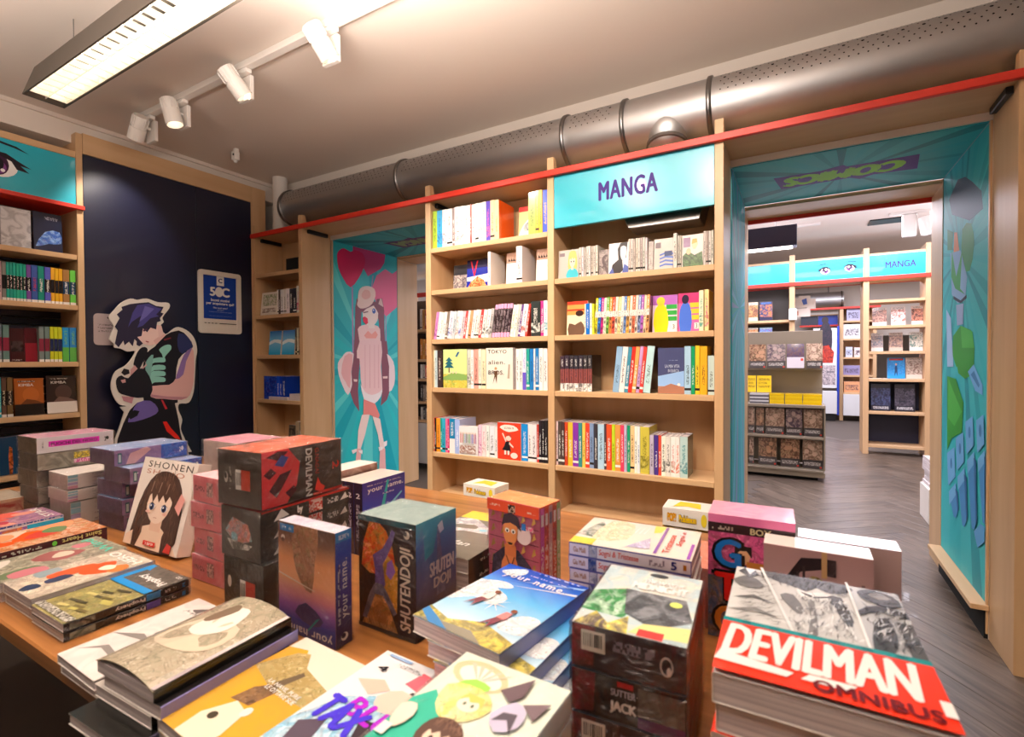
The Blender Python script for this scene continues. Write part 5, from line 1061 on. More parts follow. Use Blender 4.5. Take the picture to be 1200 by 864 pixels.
# --- red and white omnibus pile (front right)
H_ = .166; X0, X1, Y0, Y1 = -.065, .105, .464, .717
def omnibus(cv, W, D):
    v0 = D * .37; cv.rect(0, v0, W, D, 'c4c6c6')
    p = lambda L: [(W * a, v0 + (D - v0) * c) for a, c in L]
    A_, B2, C_ = p([(0, 0), (.37, 0), (.16, 1), (0, 1)]), p([(.385, 0), (.735, 0), (.70, 1), (.18, 1)]), p([(.75, 0), (1, 0), (1, 1), (.715, 1)])
    cv.poly(A_, 'd2d4d4'); cv.poly(B2, 'c8caca'); cv.poly(C_, 'b2b6ba')
    # generic ink drawing: brow and cheek shadows, cloaked shoulders, a dark crest
    cv.poly(p([(.18, 1), (.7, 1), (.71, .86), (.6, .78), (.52, .84), (.46, .74), (.36, .8), (.24, .86)]), '4a4a4a', sm=2); cv.poly(p([(.4, .78), (.46, .72), (.56, .78), (.62, .74), (.58, .66), (.5, .6), (.42, .66)]), 'e4e6e6', sm=2)
    cv.poly(p([(.58, .72), (.66, .74), (.7, .4), (.66, .3), (.62, .5)]), '3c3c3c', sm=2); cv.poly(p([(.3, .6), (.38, .64), (.44, .4), (.4, .34), (.34, .46)]), '6a6a6a', sm=2); cv.poly(p([(.46, .56), (.5, .58), (.5, .1), (.44, .0), (.47, .3)]), '7a7a7a', sm=2)
    cv.poly(p([(.42, .72), (.5, .67), (.6, .72), (.58, .69), (.5, .64), (.44, .68)]), '303030', sm=1)
    cv.poly(p([(.0, .72), (.1, .84), (.2, .7), (.14, .62), (.05, .62)]), '6c6c6c', sm=2); cv.poly(p([(.02, .9), (.06, .98), (.1, .86), (.13, .97), (.16, .88), (.1, .8)]), '3e3e3e', sm=1); cv.poly(p([(.02, .4), (.14, .5), (.26, .42), (.14, .45)]), '6a6a6a', sm=1); cv.poly(p([(.0, .2), (.16, .3), (.3, .2), (.16, .24)]), '8a8a8a', sm=1)
    cv.poly(p([(.76, .9), (.84, .98), (.96, .92), (.99, .78), (.9, .72), (.8, .78)]), '2c2c2c', sm=2); cv.poly(p([(.82, .88), (.88, .94), (.95, .86), (.88, .82)]), '9a9a9a', sm=2); cv.poly(p([(.74, .5), (.84, .62), (1, .58), (1, .66), (.86, .72), (.74, .58)]), '222222', sm=2); cv.poly(p([(.76, .02), (.8, .4), (.88, .54), (.9, .3), (.84, .02)]), '3a3a3a', sm=2); cv.poly(p([(.93, .02), (.92, .5), (1, .5), (1, .02)]), '4c4c4c', sm=1)
    for L, n, sd, c, ang in ((p([(.2, .72), (.7, .74), (.7, 1), (.2, 1)]), 120, 1, '2a2a2a', 84), (p([(.36, .05), (.7, .05), (.68, .6), (.34, .6)]), 90, 2, '5a5a5a', 80), (p([(.02, .05), (.3, .05), (.18, .9), (.02, .9)]), 110, 3, '6a6a6a', 30), (p([(.77, .05), (.98, .05), (.98, .6), (.77, .6)]), 110, 4, '262626', 75), (p([(.76, .6), (.98, .6), (.98, .95), (.76, .95)]), 60, 5, '3a3a3a', 20), (p([(.4, .05), (.7, .05), (.68, .6), (.4, .6)]), 60, 6, 'eceeee', 70), (p([(.78, .1), (.98, .1), (.98, .6), (.78, .6)]), 50, 7, 'c8ccd0', 70)): hatch(cv, L, n, sd, c, .00042, .02, ang)
    cv.poly(p([(.37, 0), (.385, 0), (.18, 1), (.16, 1)]), 'e8eaea'); cv.poly(p([(.735, 0), (.75, 0), (.715, 1), (.70, 1)]), 'e8eaea')
    cv.rect(0, 0, W, v0, 'e8371e'); cv.rect(0, v0 - D * .012, W, v0 + D * .022, '0f8488')
    for i in range(6): cv.rect(W * (.1 + .15 * i), v0 - D * .004, W * (.15 + .15 * i), v0 + D * .012, '0a6a70')
    cv.text('DEVILMAN', W * .47, D * .222, W * .9, D * .235, 'f6f4f2', bold=.035, shear=.2, sp=1.0)
    cv.poly([(W * .0, D * .055), (W * .34, D * .05), (W * .37, D * .085), (W * .02, D * .12)], 'f6f4f2'); cv.poly([(W * .40, D * .06), (W * .60, D * .06), (W * .64, D * .1), (W * .44, D * .1)], 'f6f4f2')
    cv.text('OMNIBUS', W * .7, D * .05, W * .5, D * .062, '6a0c14', bold=.06, sp=1.06); cv.rect(W * .955, D * .06, W, D * .14, 'f4f2f0')
hs = [.030, .028, .026, .028, .026, .0275]; z = TZ
for i, h in enumerate(hs):
    top = i == len(hs) - 1; j = 0 if top else RND.uniform(-.003, .003)
    flatbook('thick omnibus with grey drawn panels over a red lettered band, pile at right front' if top else 'omnibus page edges, %s from the top of the red and white pile' % ordpile[len(hs) - 1 - i], X0 + j, X1 + j, Y0 + abs(j), Y1 + abs(j), z, z + h, 'e8371e' if not top else 'd0d0d0', 'left', 'e8371e', {'top': omnibus} if top else None, yaw=.8, back='c8c8c8')
    z += h
# --- wrapped three-box pile (JACK)
def jacktop(cv, W, D):
    cv.rect(0, 0, W, D, 'bcd4dc', 3, 'f0e4d0'); cv.poly([(0, D * .5), (W * .3, D * .62), (W * .5, D * .4), (W * .4, D * .18), (0, D * .2)], '2f8a4a', 2, 'b8d8c0', sm=1)
    cv.poly([(W * .3, D * .62), (W * .9, D * .6), (W, D * .3), (W * .7, D * .12), (W * .4, D * .25)], '40454c', 2, '8a9098', sm=1)
    cv.poly([(0, 0), (W * .15, D * .2), (W * .3, D * .08), (W * .45, D * .22), (W * .5, 0)], 'e8dc6a', 2, '3a2a5a', sm=1); cv.poly([(W * .5, D * .02), (W, D * .05), (W, D * .22), (W * .6, D * .16)], 'ece49a', sm=1)
    cv.rect(W * .58, D * .005, W * .8, D * .09, 'd83a3a'); cv.ell(W * .56, D * .93, W * .1, D * .035, '3a4048'); cv.ell(W * .82, D * .5, W * .06, D * .04, 'd8e87a')
    cv.text('THE WAYNE', W * .64, D * .80, W * .42, D * .06, 'f4f4f4', bold=.05); cv.text('MIDNIGHT', W * .62, D * .70, W * .56, D * .12, 'f6f6f6', bold=.07)
def jside(k):
    def f(cv, W, H):
        cv.poly([(0, 0), (W * .2, H * .1), (W * .22, H), (0, H)], '8a2430', 2, '5a2a2c')
        if k != 1:
            cv.bars(W * .09, H * .42, W * .31, H * .9, seed=k); cv.rect(W * .38, H * .55, W * .74, H * .8, '3a3440', 1, 'a8a0b4'); cv.ell(W * .84, H * .5, W * .055, H * .22, 'd8d4d4', n=16); cv.ell(W * .84, H * .5, W * .043, H * .17, '2a2630', n=16); cv.ell(W * .86, H * .4, W * .02, H * .1, 'e8e4e4')
        else:
            cv.text('SUTTER', W * .47, H * .68, W * .22, H * .16, 'd0d0e4', bold=.04); cv.text('JACK', W * .47, H * .34, W * .24, H * .3, 'f0f0f0', bold=.07); cv.rect(W * .6, H * .28, W * .99, H * .92, '5a5a58', 2, '7a7a78'); cv.rect(W * .6, H * .02, W * .99, H * .27, '5a2a6a'); cv.rect(W * .42, H * .83, W * .56, H * .95, 'c8303a')
    return f
for k in range(3):
    boxset(['bottom of three dark wrapped box sets in the right front pile', 'middle wrapped black box set with white blocky lettering, right front pile', 'wrapped box set with barcode and pale fantasy cover, right front pile'][k], -.222, -.10, .515, .686, TZ + .05 * k, TZ + .05 * (k + 1), (('3a2c34', '1a1c22', '3a2c34')[k], ('4a4038', 2, '8a7a6a'), '6a7a8a', '2a2226'), {'front': jside(k), **({'top': jacktop} if k == 2 else {})}, yaw=3.6, seed=10 + k)
# --- sky-blue novel pile
def sky_novel(cv, W, D):
    cv.grad(0, 0, W, D, [(0, 'dfeaf0'), (.25, 'a8d8f4'), (.55, '5ab4ee'), (.8, '2a72dc'), (1, '2048b8')])
    for P, c in (([(0, D * .3), (W * .2, D * .42), (W * .42, D * .4), (W * .5, D * .52), (W * .3, D * .6), (0, D * .66)], 'f2f6f8'), ([(W * .05, D * .66), (W * .25, D * .72), (W * .4, D * .68), (W * .3, D * .62), (0, D * .58)], 'eaf2fa'), ([(W * .7, D * .3), (W * .85, D * .42), (W, D * .4), (W, D * .22), (W * .75, D * .2)], 'f4f8fa'), ([(W * .05, D * .86), (W * .25, D * .98), (W * .32, D * .9), (W * .2, D * .82)], 'c8e4f8')): cv.poly(P, c, 2, 'd4e8f6', sm=3)
    cv.poly([(W * .35, D * .7), (W, D * .82), (W, D * .845)], 'e4f0fc'); cv.poly([(W * .2, D * .74), (W, D * .93), (W, D * .96)], '8ab8f4')
    cv.poly([(0, 0), (W, 0), (W, D * .12), (W * .6, D * .2), (W * .3, D * .1), (0, D * .16)], 'd8c860', 2, '8a8458', sm=1); cv.poly([(0, 0), (W * .8, 0), (W * .6, D * .08), (W * .2, D * .05)], '8c8878', sm=1)
    cv.poly([(0, D * .14), (W * .2, D * .08), (W * .42, 0), (W * .2, 0), (0, D * .08)], '4a8ac8', sm=1)
    for a in range(8):
        r = math.pi * a / 4; cv.poly([(W * .46 + _c(r + 1.5) * .0012, D * .42 + _s(r + 1.5) * .0012), (W * .46 + _c(r) * W * .16, D * .42 + _s(r) * W * .16), (W * .46 - _c(r + 1.5) * .0012, D * .42 - _s(r + 1.5) * .0012)], 'fdf6f4')
    for x, y, s_, hc in ((.3, .42, 1, 'f2eee8'), (.66, .27, -1, 'e88a8a')):   # two small generic walkers
        cv.poly([(W * (x - .1), D * (y - .12)), (W * (x - .02), D * (y + .02)), (W * (x + .06), D * (y + .02)), (W * (x + .0), D * (y - .12)), (W * (x - .02), D * (y - .05))], '7a3a4a'); cv.poly([(W * (x - .03), D * (y + .015)), (W * (x - .0), D * (y + .1)), (W * (x + .07), D * (y + .1)), (W * (x + .07), D * (y + .015))], hc); cv.ell(W * (x + .05), D * (y + .13), W * .03, D * .022, '7a4a3c')
    cv.text('your name.', W * .52, D * .8, W * .74, D * .075, 'fafcfe', bold=.03, sp=1.25); cv.rect(W * .4, D * .885, W * .92, D * .893, '2a60d0', 1, 'e8f0fc'); cv.rect(W * .45, D * .95, W * .95, D * .962, '2450c0', 1, 'e8f0fc')
zz = TZ
for i, (h, dx, dy, yw) in enumerate(((.0205, .052, -.012, 2), (.0205, .045, -.006, 0), (.021, .034, -.004, -3), (.0205, .022, 0, -4), (.0225, 0, 0, -8))):
    top = i == 4; x0, y0 = -.424 + dx, .488 + dy
    flatbook('large blue sky novel with two small walkers on top of its pile' if top else 'blue sky novel, %s from top of the fanned pile at centre' % ordpile[4 - i], x0, x0 + .147, y0, y0 + .209, zz, zz + h, '6ab8ee', 'right', '6a74b8', {'top': sky_novel}, yaw=yw); zz += h
# --- green and white cover (bottom centre), a wrapped pile
def green(cv, W, D):
    cv.rect(0, 0, W, D, 'e6efe2'); cv.poly([(0, 0), (W * .75, 0), (W * .55, D * .3), (W * .3, D * .5), (W * .1, D * .62), (0, D * .5)], '38b99e', sm=1); cv.poly([(W * .6, 0), (W, 0), (W, D * .5), (W * .85, D * .45)], 'b4dccc', sm=1)
    cv.ell(W * .3, D * .84, W * .27, D * .12, 'cfc9a0', rot=-10); cv.ell(W * .31, D * .83, W * .21, D * .085, 'eef2ea', rot=-10)
    for k in range(5): cv.poly([(W * .33, D * .78), (W * (.14 + .09 * k), D * .92), (W * (.18 + .09 * k), D * .93)], 'c8ccb8')
    cv.poly([(W * .2, D * .72), (W * .3, D * .8), (W * .46, D * .78), (W * .42, D * .72)], '9ad85a', sm=2)
    cv.poly([(W * .14, D * .68), (W * .2, D * .52), (W * .36, D * .44), (W * .52, D * .5), (W * .6, D * .62), (W * .5, D * .72), (W * .3, D * .74)], 'eddc82', 2, 'f4eab0', sm=2); cv.ell(W * .42, D * .6, W * .09, D * .055, 'fbf0e0')
    for e in (.39, .46): cv.ell(W * e, D * .6, W * .012, D * .014, '4a6a4a')
    cv.poly([(W * .32, D * .62), (W * .36, D * .68), (W * .5, D * .68), (W * .54, D * .6), (W * .48, D * .64), (W * .42, D * .62), (W * .38, D * .65)], 'e4cf6e')
    cv.poly([(W * .27, D * .36), (W * .3, D * .26), (W * .44, D * .225), (W * .56, D * .27), (W * .6, D * .37), (W * .54, D * .44), (W * .42, D * .47), (W * .31, D * .44)], '5c4238', sm=2); cv.poly([(W * .34, D * .35), (W * .36, D * .27), (W * .45, D * .24), (W * .53, D * .28), (W * .54, D * .36), (W * .45, D * .39)], 'f3d9c2', sm=2)
    cv.poly([(W * .31, D * .37), (W * .35, D * .43), (W * .5, D * .44), (W * .57, D * .37), (W * .53, D * .34), (W * .5, D * .37), (W * .46, D * .335), (W * .42, D * .37), (W * .38, D * .335), (W * .35, D * .36), (W * .33, D * .33)], '5c4238'); hatch(cv, [(W * .32, D * .37), (W * .56, D * .37), (W * .52, D * .44), (W * .36, D * .44)], 24, 4, '8a6a5a', .0005, .012, 90, 20)
    for e in (.40, .49): cv.ell(W * e, D * .31, W * .016, D * .018, '3a3230')
    cv.rect(W * .43, D * .268, W * .47, D * .271, 'b4604a')
    cv.poly([(W * .1, 0), (W * .2, D * .18), (W * .36, D * .24), (W * .56, D * .22), (W * .7, 0)], 'ee5a4e', sm=1); cv.poly([(0, D * .42), (W * .04, D * .3), (W * .12, D * .27), (W * .16, D * .38), (W * .1, D * .46)], 'f2e4d4', sm=2); cv.rect(W * .02, D * .2, W * .1, D * .28, 'f4f4f0')
    cv.poly([(W * .62, D * .6), (W * .72, D * .74), (W * .84, D * .7), (W * .86, D * .58), (W * .74, D * .5)], 'c8c4e0', sm=2); cv.poly([(W * .55, D * .78), (W * .72, D * .96), (W * .74, D * .8), (W * .68, D * .72)], '6a5a62'); cv.poly([(W * .78, D * .74), (W * .96, D * .82), (W * .92, D * .66)], '7a6a72')
    cv.poly([(W * .66, D * .56), (W * .76, D * .6), (W * .84, D * .52), (W * .8, D * .66), (W * .7, D * .64)], '5a5460')
    cv.text('NEW', W * .1, D * .06, W * .16, D * .05, 'f6f6f4', bold=.05)
for k in range(4):
    top = k == 3
    flatbook('wrapped green and white comic with yellow and brown haired children, front centre' if top else 'wrapped comic, %s down under the green and white cover' % ordpile[3 - k], -.33, -.199, .283, .462, TZ + k * .027, TZ + (k + 1) * .027, 'e6efe2' if top else 'd8dcd4', 'right', 'bcd8e4', {'top': green} if top else None, yaw=-2, m='wrap', wrap=True, seed=30 + k)
# --- white cover with purple lettering
def blu(cv, W, D):
    cv.rect(0, 0, W, D, 'f2f2f4'); cv.poly([(0, D * .2), (W * .2, D * .5), (W * .5, D * .62), (W * .8, D * .55), (W, D * .3), (W, 0), (0, 0)], '8ac0dc', 2, 'c8e0ec', sm=1)
    cv.poly([(W * .55, D * .78), (W, D * .72), (W, D * .9), (W * .6, D * .93)], 'f2707e'); cv.poly([(W * .62, D * .62), (W * .7, D * .74), (W, D * .76), (W, D * .5), (W * .8, D * .5)], '3c3438', sm=1); cv.poly([(W * .45, D * .6), (W * .6, D * .72), (W * .86, D * .68), (W * .9, D * .56), (W * .6, D * .5)], 'f4cfc0', sm=2)
    cv.poly([(W * .1, D * .66), (W * .34, D * .74), (W * .5, D * .68), (W * .36, D * .58)], 'eec4b4', sm=1); cv.poly([(W * .1, D * .2), (W * .3, D * .3), (W * .4, D * .1), (W * .2, 0)], '5a5060', sm=1); cv.poly([(W * .55, D * .4), (W * .9, D * .44), (W, D * .2), (W * .7, D * .2)], '40363e', sm=1)
    cv.text('BLU', W * .62, D * .44, W * .62, D * .16, 'b02ad0', bold=.07, rot=-6); cv.text('TAX', W * .36, D * .36, W * .56, D * .22, '4a3ad8', bold=.08, rot=-6)
    cv.text('4', W * .2, D * .82, W * .11, D * .06, '2a2a30', bold=.05); cv.rect(W * .3, D * .89, W * .62, D * .9, 'f2f2f4', 1, '3a3a44'); cv.rect(W * .3, D * .91, W * .56, D * .92, 'f2f2f4', 1, '3a3a44'); cv.rect(W * .1, D * .95, W * .4, D * .975, '9ab8e0')
for k in range(2):
    flatbook('white comic numbered 4 with purple and blue brushed lettering, front row' if k else 'comic directly under the purple and blue lettered one', -.492, -.362, .318, .503, TZ + k * .02, TZ + (k + 1) * .02, 'f2f2f4', 'right', 'e8e8ee', {'top': blu} if k else None, yaw=-2)
# --- sand-coloured book
def sand(cv, W, D):
    cv.rect(0, 0, W, D, 'd2a436', 3, 'cc9e40'); cv.poly([(0, D * .86), (W * .25, D * .9), (W * .5, D * .74), (W, D * .66), (W, D), (0, D)], 'e8e2d2', sm=1); cv.poly([(0, D * .6), (W * .2, D * .84), (W * .34, D * .88), (W * .52, D * .76), (W, D * .68), (W, D * .5), (W * .5, D * .5)], 'a8935e', 2, 'b8a470', sm=1)
    cv.poly([(W * .3, 0), (W * .26, D * .16), (W * .4, D * .33), (W * .62, D * .3), (W * .7, D * .12), (W * .68, 0)], 'ece4cc', sm=1); cv.poly([(W * .3, D * .32), (W * .34, D * .46), (W * .5, D * .56), (W * .6, D * .5), (W * .55, D * .34)], '8a6a4a', 2, '6a5444', sm=1)
    cv.poly([(W * .45, D * .56), (W * .56, D * .72), (W * .62, D * .7), (W * .54, D * .5)], '6a5c48', sm=1); cv.ell(W * .62, D * .3, W * .05, D * .04, 'f4f0e4'); cv.ell(W * .4, D * .18, W * .05, D * .03, '4a4438')
    cv.text('LA NAVE, PURE', W * .62, D * .545, W * .5, D * .035, 'f6f4ec', bold=.04, rot=-2); cv.text('LE OTTAVE SUE', W * .66, D * .5, W * .46, D * .035, 'f6f4ec', bold=.04, rot=-2)
for k in range(2):
    flatbook('sand-yellow book with an ochre hill and white two-line lettering, front edge' if k else 'book lying directly under the sand-yellow one', -.633, -.502, .285, .478, TZ + k * .016, TZ + (k + 1) * .016, 'e2b63e', 'left', 'd8b040', {'top': sand} if k else None, yaw=-3)
# --- grey curled hardback on its pile
def grey_cover(t, W, D, H):
    n = 8; mb = MB()
    f = lambda a: H * 1.02 + .012 * (1 - (2 * a - 1) ** 2) ** .8 - .004 * a
    for i in range(n + 1):
        a = i / n; x = -W / 2 + W * a; mb.v += [(x, -D / 2, f(a)), (x, D / 2, f(a)), (x, -D / 2, f(a) - .0012), (x, D / 2, f(a) - .0012)]
    for i in range(n):
        o = i * 4; mb.face((o, o + 4, o + 5, o + 1), c='a89c86', mode=2, k='b0a690'); mb.face((o + 2, o + 3, o + 7, o + 6), c='e0d8cc'); mb.face((o, o + 2, o + 6, o + 4), c='a89c86'); mb.face((o + 1, o + 5, o + 7, o + 3), c='a89c86')
    mb.face((0, 1, 3, 2), c='a89c86'); o = n * 4; mb.face((o, o + 2, o + 3, o + 1), c='a89c86')
    mb.obj('curled_cover', 'gloss', t, smooth=False)
    # faded portrait print, built on the curl
    pb = MB(); L = []
    for P, c in (([(.18, .3), (.3, .62), (.8, .66), (.86, .4), (.6, .26)], 'd8c8b0'), ([(.34, .5), (.42, .8), (.62, .84), (.72, .6), (.56, .44)], 'f2ece0'), ([(.3, .62), (.36, .86), (.5, .8), (.42, .6)], '7a6a58')):
        q = smoothline(P, 3); b = len(pb.v); pb.v += [(-W / 2 + W * u, -D / 2 + D * v, f(u) + .0006 + .0001 * len(L)) for u, v in q]; L.append(1)
        cu, cv_ = sum(u for u, v in q) / len(q), sum(v for u, v in q) / len(q); k = len(pb.v); pb.v.append((-W / 2 + W * cu, -D / 2 + D * cv_, f(cu) + .0006 + .0001 * len(L)))
        A = sum(q[i - 1][0] * q[i][1] - q[i][0] * q[i - 1][1] for i in range(len(q)))
        for i in range(len(q)): j = (i + 1) % len(q); pb.face((b + i, b + j, k) if A > 0 else (b + j, b + i, k), c=c)
    pb.obj('cover_print', 'gloss', t)
GX0, GX1, GY0, GY1 = -.775, -.643, .283, .468
zz = TZ
for i, (h, dx, dy, c, sp) in enumerate(((.014, .004, -.03, '20201e', '6a6684'), (.016, -.006, .0, 'c8c0b8', '1c1a1a'), (.017, .012, .002, '1c1a1a', '8a86c8'))):
    flatbook(['black-edged paperback at the bottom of the grey hardback pile', 'paperback with dull spine, second up in the grey hardback pile', 'book with lavender page edge right under the curled grey cover'][i], GX0 + dx, GX1 + dx, GY0 + dy, GY1 + dy, zz, zz + h, c, 'right', sp, yaw=2); zz += h
# lavender foredge strip of the third one
t, W, D = base('book', 'grey book with bowed faded cover and black spine, left front', 'book', GX0, GX1, GY0, GY1, zz, 2.4); Hh = .015
MB().box((-W / 2 + .001, -D / 2 + .001, 0), (W / 2 - .002, D / 2 - .001, Hh)).obj('page_block', 'pages', t)
mb = MB(); mb.box((W / 2 - .0018, -D / 2, 0), (W / 2, D / 2, Hh), c='1c1a1a'); mb.obj('spine', 'gloss', t); grey_cover(t, W, D, Hh)
# --- white drawn comic left of it
def whitedraw(cv, W, D):
    cv.rect(0, 0, W, D, 'dcd4d0', 3, 'efe9e4')
    for P in ([(.05, .1), (.3, .2), (.9, .16), (.9, .2), (.3, .25)], [(.0, .34), (.5, .4), (.95, .36), (.95, .4), (.4, .46)]): cv.poly([(W * a, D * c) for a, c in P], '8a8480', sm=1)
    cv.poly([(W * .5, D * .5), (W * .55, D * .75), (W * .75, D * .84), (W * .95, D * .7), (W * .9, D * .5)], '7a726e', 2, '5a5452', sm=1); cv.poly([(W * .3, D * .86), (W * .5, D * .94), (W * .45, D * .8)], '6a6462')
    cv.rect(W * .2, D * .8, W * .5, D * .84, 'efe9e4', 1, '3a3634'); cv.rect(W * .7, D * .93, W * .95, D * .95, 'efe9e4', 1, '8a8480')
flatbook('lower white comic with page edges, left of the curled grey book', -.905, -.785, .288, .478, TZ, TZ + .013, 'd0c8c4', 'left')
flatbook('white comic with grey line drawing, left of the curled grey book', -.908, -.788, .285, .476, TZ + .0135, TZ + .027, 'dcd4d0', 'left', None, {'top': whitedraw}, yaw=-1)
# --- dark blue-banded pair, wrapped (Prophecy)
def proph(cv, W, D):
    cv.rect(0, 0, W, D * .6, '8a8050', 2, 'a89c5a'); r = random.Random(3)
    for i in range(14): a, c = r.uniform(.05, .8) * W, r.uniform(.1, .55) * D; cv.poly([(a, c), (a + W * .2, c + D * .03), (a + W * .18, c + D * .06), (a - W * .02, c + D * .035)], r.choice(('b8b060', '6a6038', 'c8bc78', '4a4630')))
    cv.rect(0, D * .02, W, D * .09, '4a4438', 1, 'e8e4da'); cv.rect(0, D * .68, W, D, '6a625a', 2, '57504a'); cv.rect(0, D * .6, W, D * .68, '1f8ad0'); cv.poly([(0, D * .9), (W * .2, D * .9), (W * .1, D), (0, D)], '1f8ad0'); cv.rect(0, D * .68, W * .12, D, '1f8ad0')
    cv.text('Prophecy', W * .6, D * .8, W * .66, D * .11, 'f4f2ee', rot=180, bold=.05); cv.text('02', W * .88, D * .95, W * .12, D * .04, 'f4f2ee', rot=180)
def pspine(n):
    def f(cv, W, H):
        cv.rect(W * .62, H * .04, W * .74, H * .96, '1f8ad0' if n else '5a4aa8'); cv.text('Prophecy', W * .49, H * .5, W * .24, H * .62, 'f4f2ee', rot=180, bold=.04); cv.rect(W * .78, H * .3, W * .88, H * .7, '14161c', 1, 'e0e0e0'); cv.text('2' if n else '1', W * .95, H * .5, W * .03, H * .6, '1f8ad0', rot=180, bold=.05)
        cv.rect(W * .04, H * .1, W * .22, H * .9, '5a6a60' if not n else '1c2028', 2, 'a8b0a0')
    return f
for k in range(2):
    flatbook('wrapped comic with olive cover and bright blue band, left front' if k else 'wrapped dark-spined volume directly under the olive cover with blue band', -1.128, -.999, .322, .508, TZ + k * .0155, TZ + (k + 1) * .0155 + (.0 if k else 0), '6a625a' if k else '1c1e22', 'right', '15171d', {'right': pspine(k), **({'top': proph} if k else {})}, m='wrap', wrap=True, seed=40 + k)
# --- neighbours of the pair, covers up
def generic(seed, cols, ttl=None, tc='f4f0ea'):
    def f(cv, W, D):
        r = random.Random(seed); cv.rect(0, 0, W, D, cols[0], 2, cols[1])
        for i in range(7):
            a, c, s_ = r.uniform(.1, .9), r.uniform(.08, .8), r.uniform(.1, .25)
            cv.poly([(W * min(1, max(0, a + s_ * _c(q) * r.uniform(.6, 1.3))), D * min(.98, max(.01, c + s_ * .8 * _s(q) * r.uniform(.6, 1.3)))) for q in [k * 1.05 for k in range(6)]], cols[2 + i % (len(cols) - 2)], sm=2)
        if ttl: cv.text(ttl, W * .5, D * .88, W * .84, D * .1, tc, rot=180, bold=.06)
    return f
flatbook('orange and navy battle cover comic beside the blue-banded pair', -1.262, -1.131, .322, .508, TZ + .02, TZ + .04, 'b8a898', 'left', None, {'top': generic(5, ['b8a898', 'd8ccb8', 'e0582a', '2a3858', 'c8783a', '8a9aa0', 'e8e0cc'], 'HERO')}, m='wrap', wrap=True, seed=44)
flatbook('pale comic beneath the orange and navy battle cover', -1.262, -1.131, .325, .508, TZ, TZ + .0195, 'a89890', 'left', m='wrap')
flatbook('olive grey magazine with turquoise lettering across its far end, left side', -1.416, -1.268, .318, .52, TZ + .018, TZ + .036, '8a8674', 'left', None, {'top': generic(8, ['8a8674', 'b4ac98', 'c87a84', 'e0d8cc', '9a5a58', '6a7a5a', 'd8c8b4'], 'Wind', '6ad0b8')}, m='gloss')
flatbook('magazine under the olive grey one on the left side', -1.416, -1.268, .321, .52, TZ, TZ + .0175, '6a5a54', 'left')
def saint(cv, W, H): cv.rect(0, 0, W, H, '4a2228', 0); cv.text('Saint Heart', W * .78, H * .5, W * .34, H * .62, 'd8c87a', rot=180, bold=.04); cv.ell(W * .55, H * .5, W * .02, H * .35, '7ad84a'); cv.rect(W * .05, H * .3, W * .45, H * .7, '4a2228', 1, 'd8d0c0')
for k in range(3):
    flatbook(['dark-spined magazine at the bottom of the orange-red magazine pile', 'dark-spined magazine in the middle of the orange-red magazine pile', 'orange-red fiery magazine with a dark lettered spine, left pile'][k], -1.575, -1.428, .33, .545, TZ + k * .016, TZ + (k + 1) * .016, 'a85a3a', 'right', '4a2228', {'right': saint, **({'top': generic(11, ['c87a4a', 'e0b090', 'ea5a1e', 'f0a070', 'd8483a', '6a8a5a', 'e8d0b8'])} if k == 2 else {})})
def stripe(cv, W, H): cv.rect(0, 0, W, H, 'f0eaea'); cv.rect(0, H * .1, W * .62, H * .5, 'e0843a', 2, '8a6ac8'); cv.rect(W * .62, 0, W, H * .6, '2ab0dc'); cv.rect(0, H * .75, W, H, '4a58a8', 1, 'e8e4ee')
for k in range(2):
    flatbook(['lower magazine with blue and orange spine in the purple-topped pile', 'purple and coral magazine with blue and orange spine, far left pile'][k], -1.84, -1.69, .36, .55, TZ + k * .019, TZ + (k + 1) * .019, 'a878a0', 'right', 'f0eaea', {'right': stripe, **({'top': generic(14, ['a878a0', 'c898a8', 'e8685a', '8a5a9a', 'f0a090', 'c8485a'], 'STAR')} if k else {})})
boxset('small wrapped pale box with a red edge, far left of the table', -2.08, -1.925, .43, .548, TZ, TZ + .06, (('a83a34', 2, 'd8a880'), ('a83a34', 2, 'e8c8a0'), ('b8a894', 2, 'a89884'), 'a83a34'), seed=50)
# --- tall boxed sets standing in the middle
def yn_front(cv, W, H):
    cv.grad(0, 0, W, H, [(0, '1c2478'), (.14, '3440b4'), (.26, 'a860c0'), (.36, 'e08ea0'), (.5, 'f4ae80'), (.68, 'e89c68'), (.85, '8a5c48'), (1, '604440')])
    cv.poly([(W * .3, H), (W * .28, H * .7), (W * .4, H * .5), (W * .6, H * .42), (W * .66, H * .7), (W * .72, H)], 'a87050', 2, 'b88060', sm=2); cv.poly([(0, H * .52), (W * .65, H * .44), (W * .65, H * .45), (0, H * .535)], 'f0d8c0'); cv.poly([(W * .3, H * .2), (W * .5, H * .32), (W * .8, H * .2), (W * .6, H * .12)], '4a3c7c', sm=2)
    cv.poly([(W * .68, H * .2), (W * .74, H * .22), (W * .55, H * .08), (W * .5, H * .06)], '2aa0a8'); cv.text('your name.', W * .52, H * .075, W * .86, H * .075, 'e4e0ee', rot=180, bold=.03, sp=1.1)
    cv.rect(W * .04, H * .92, W * .3, H * .985, '1f7ac8'); cv.rect(W * .08, H * .94, W * .26, H * .965, '1f7ac8', 1, 'b8d8f4'); cv.ell(W * .1, H * .86, W * .035, H * .025, 'e8d8d0'); cv.ell(W * .1, H * .84, W * .03, H * .02, '6a4434')
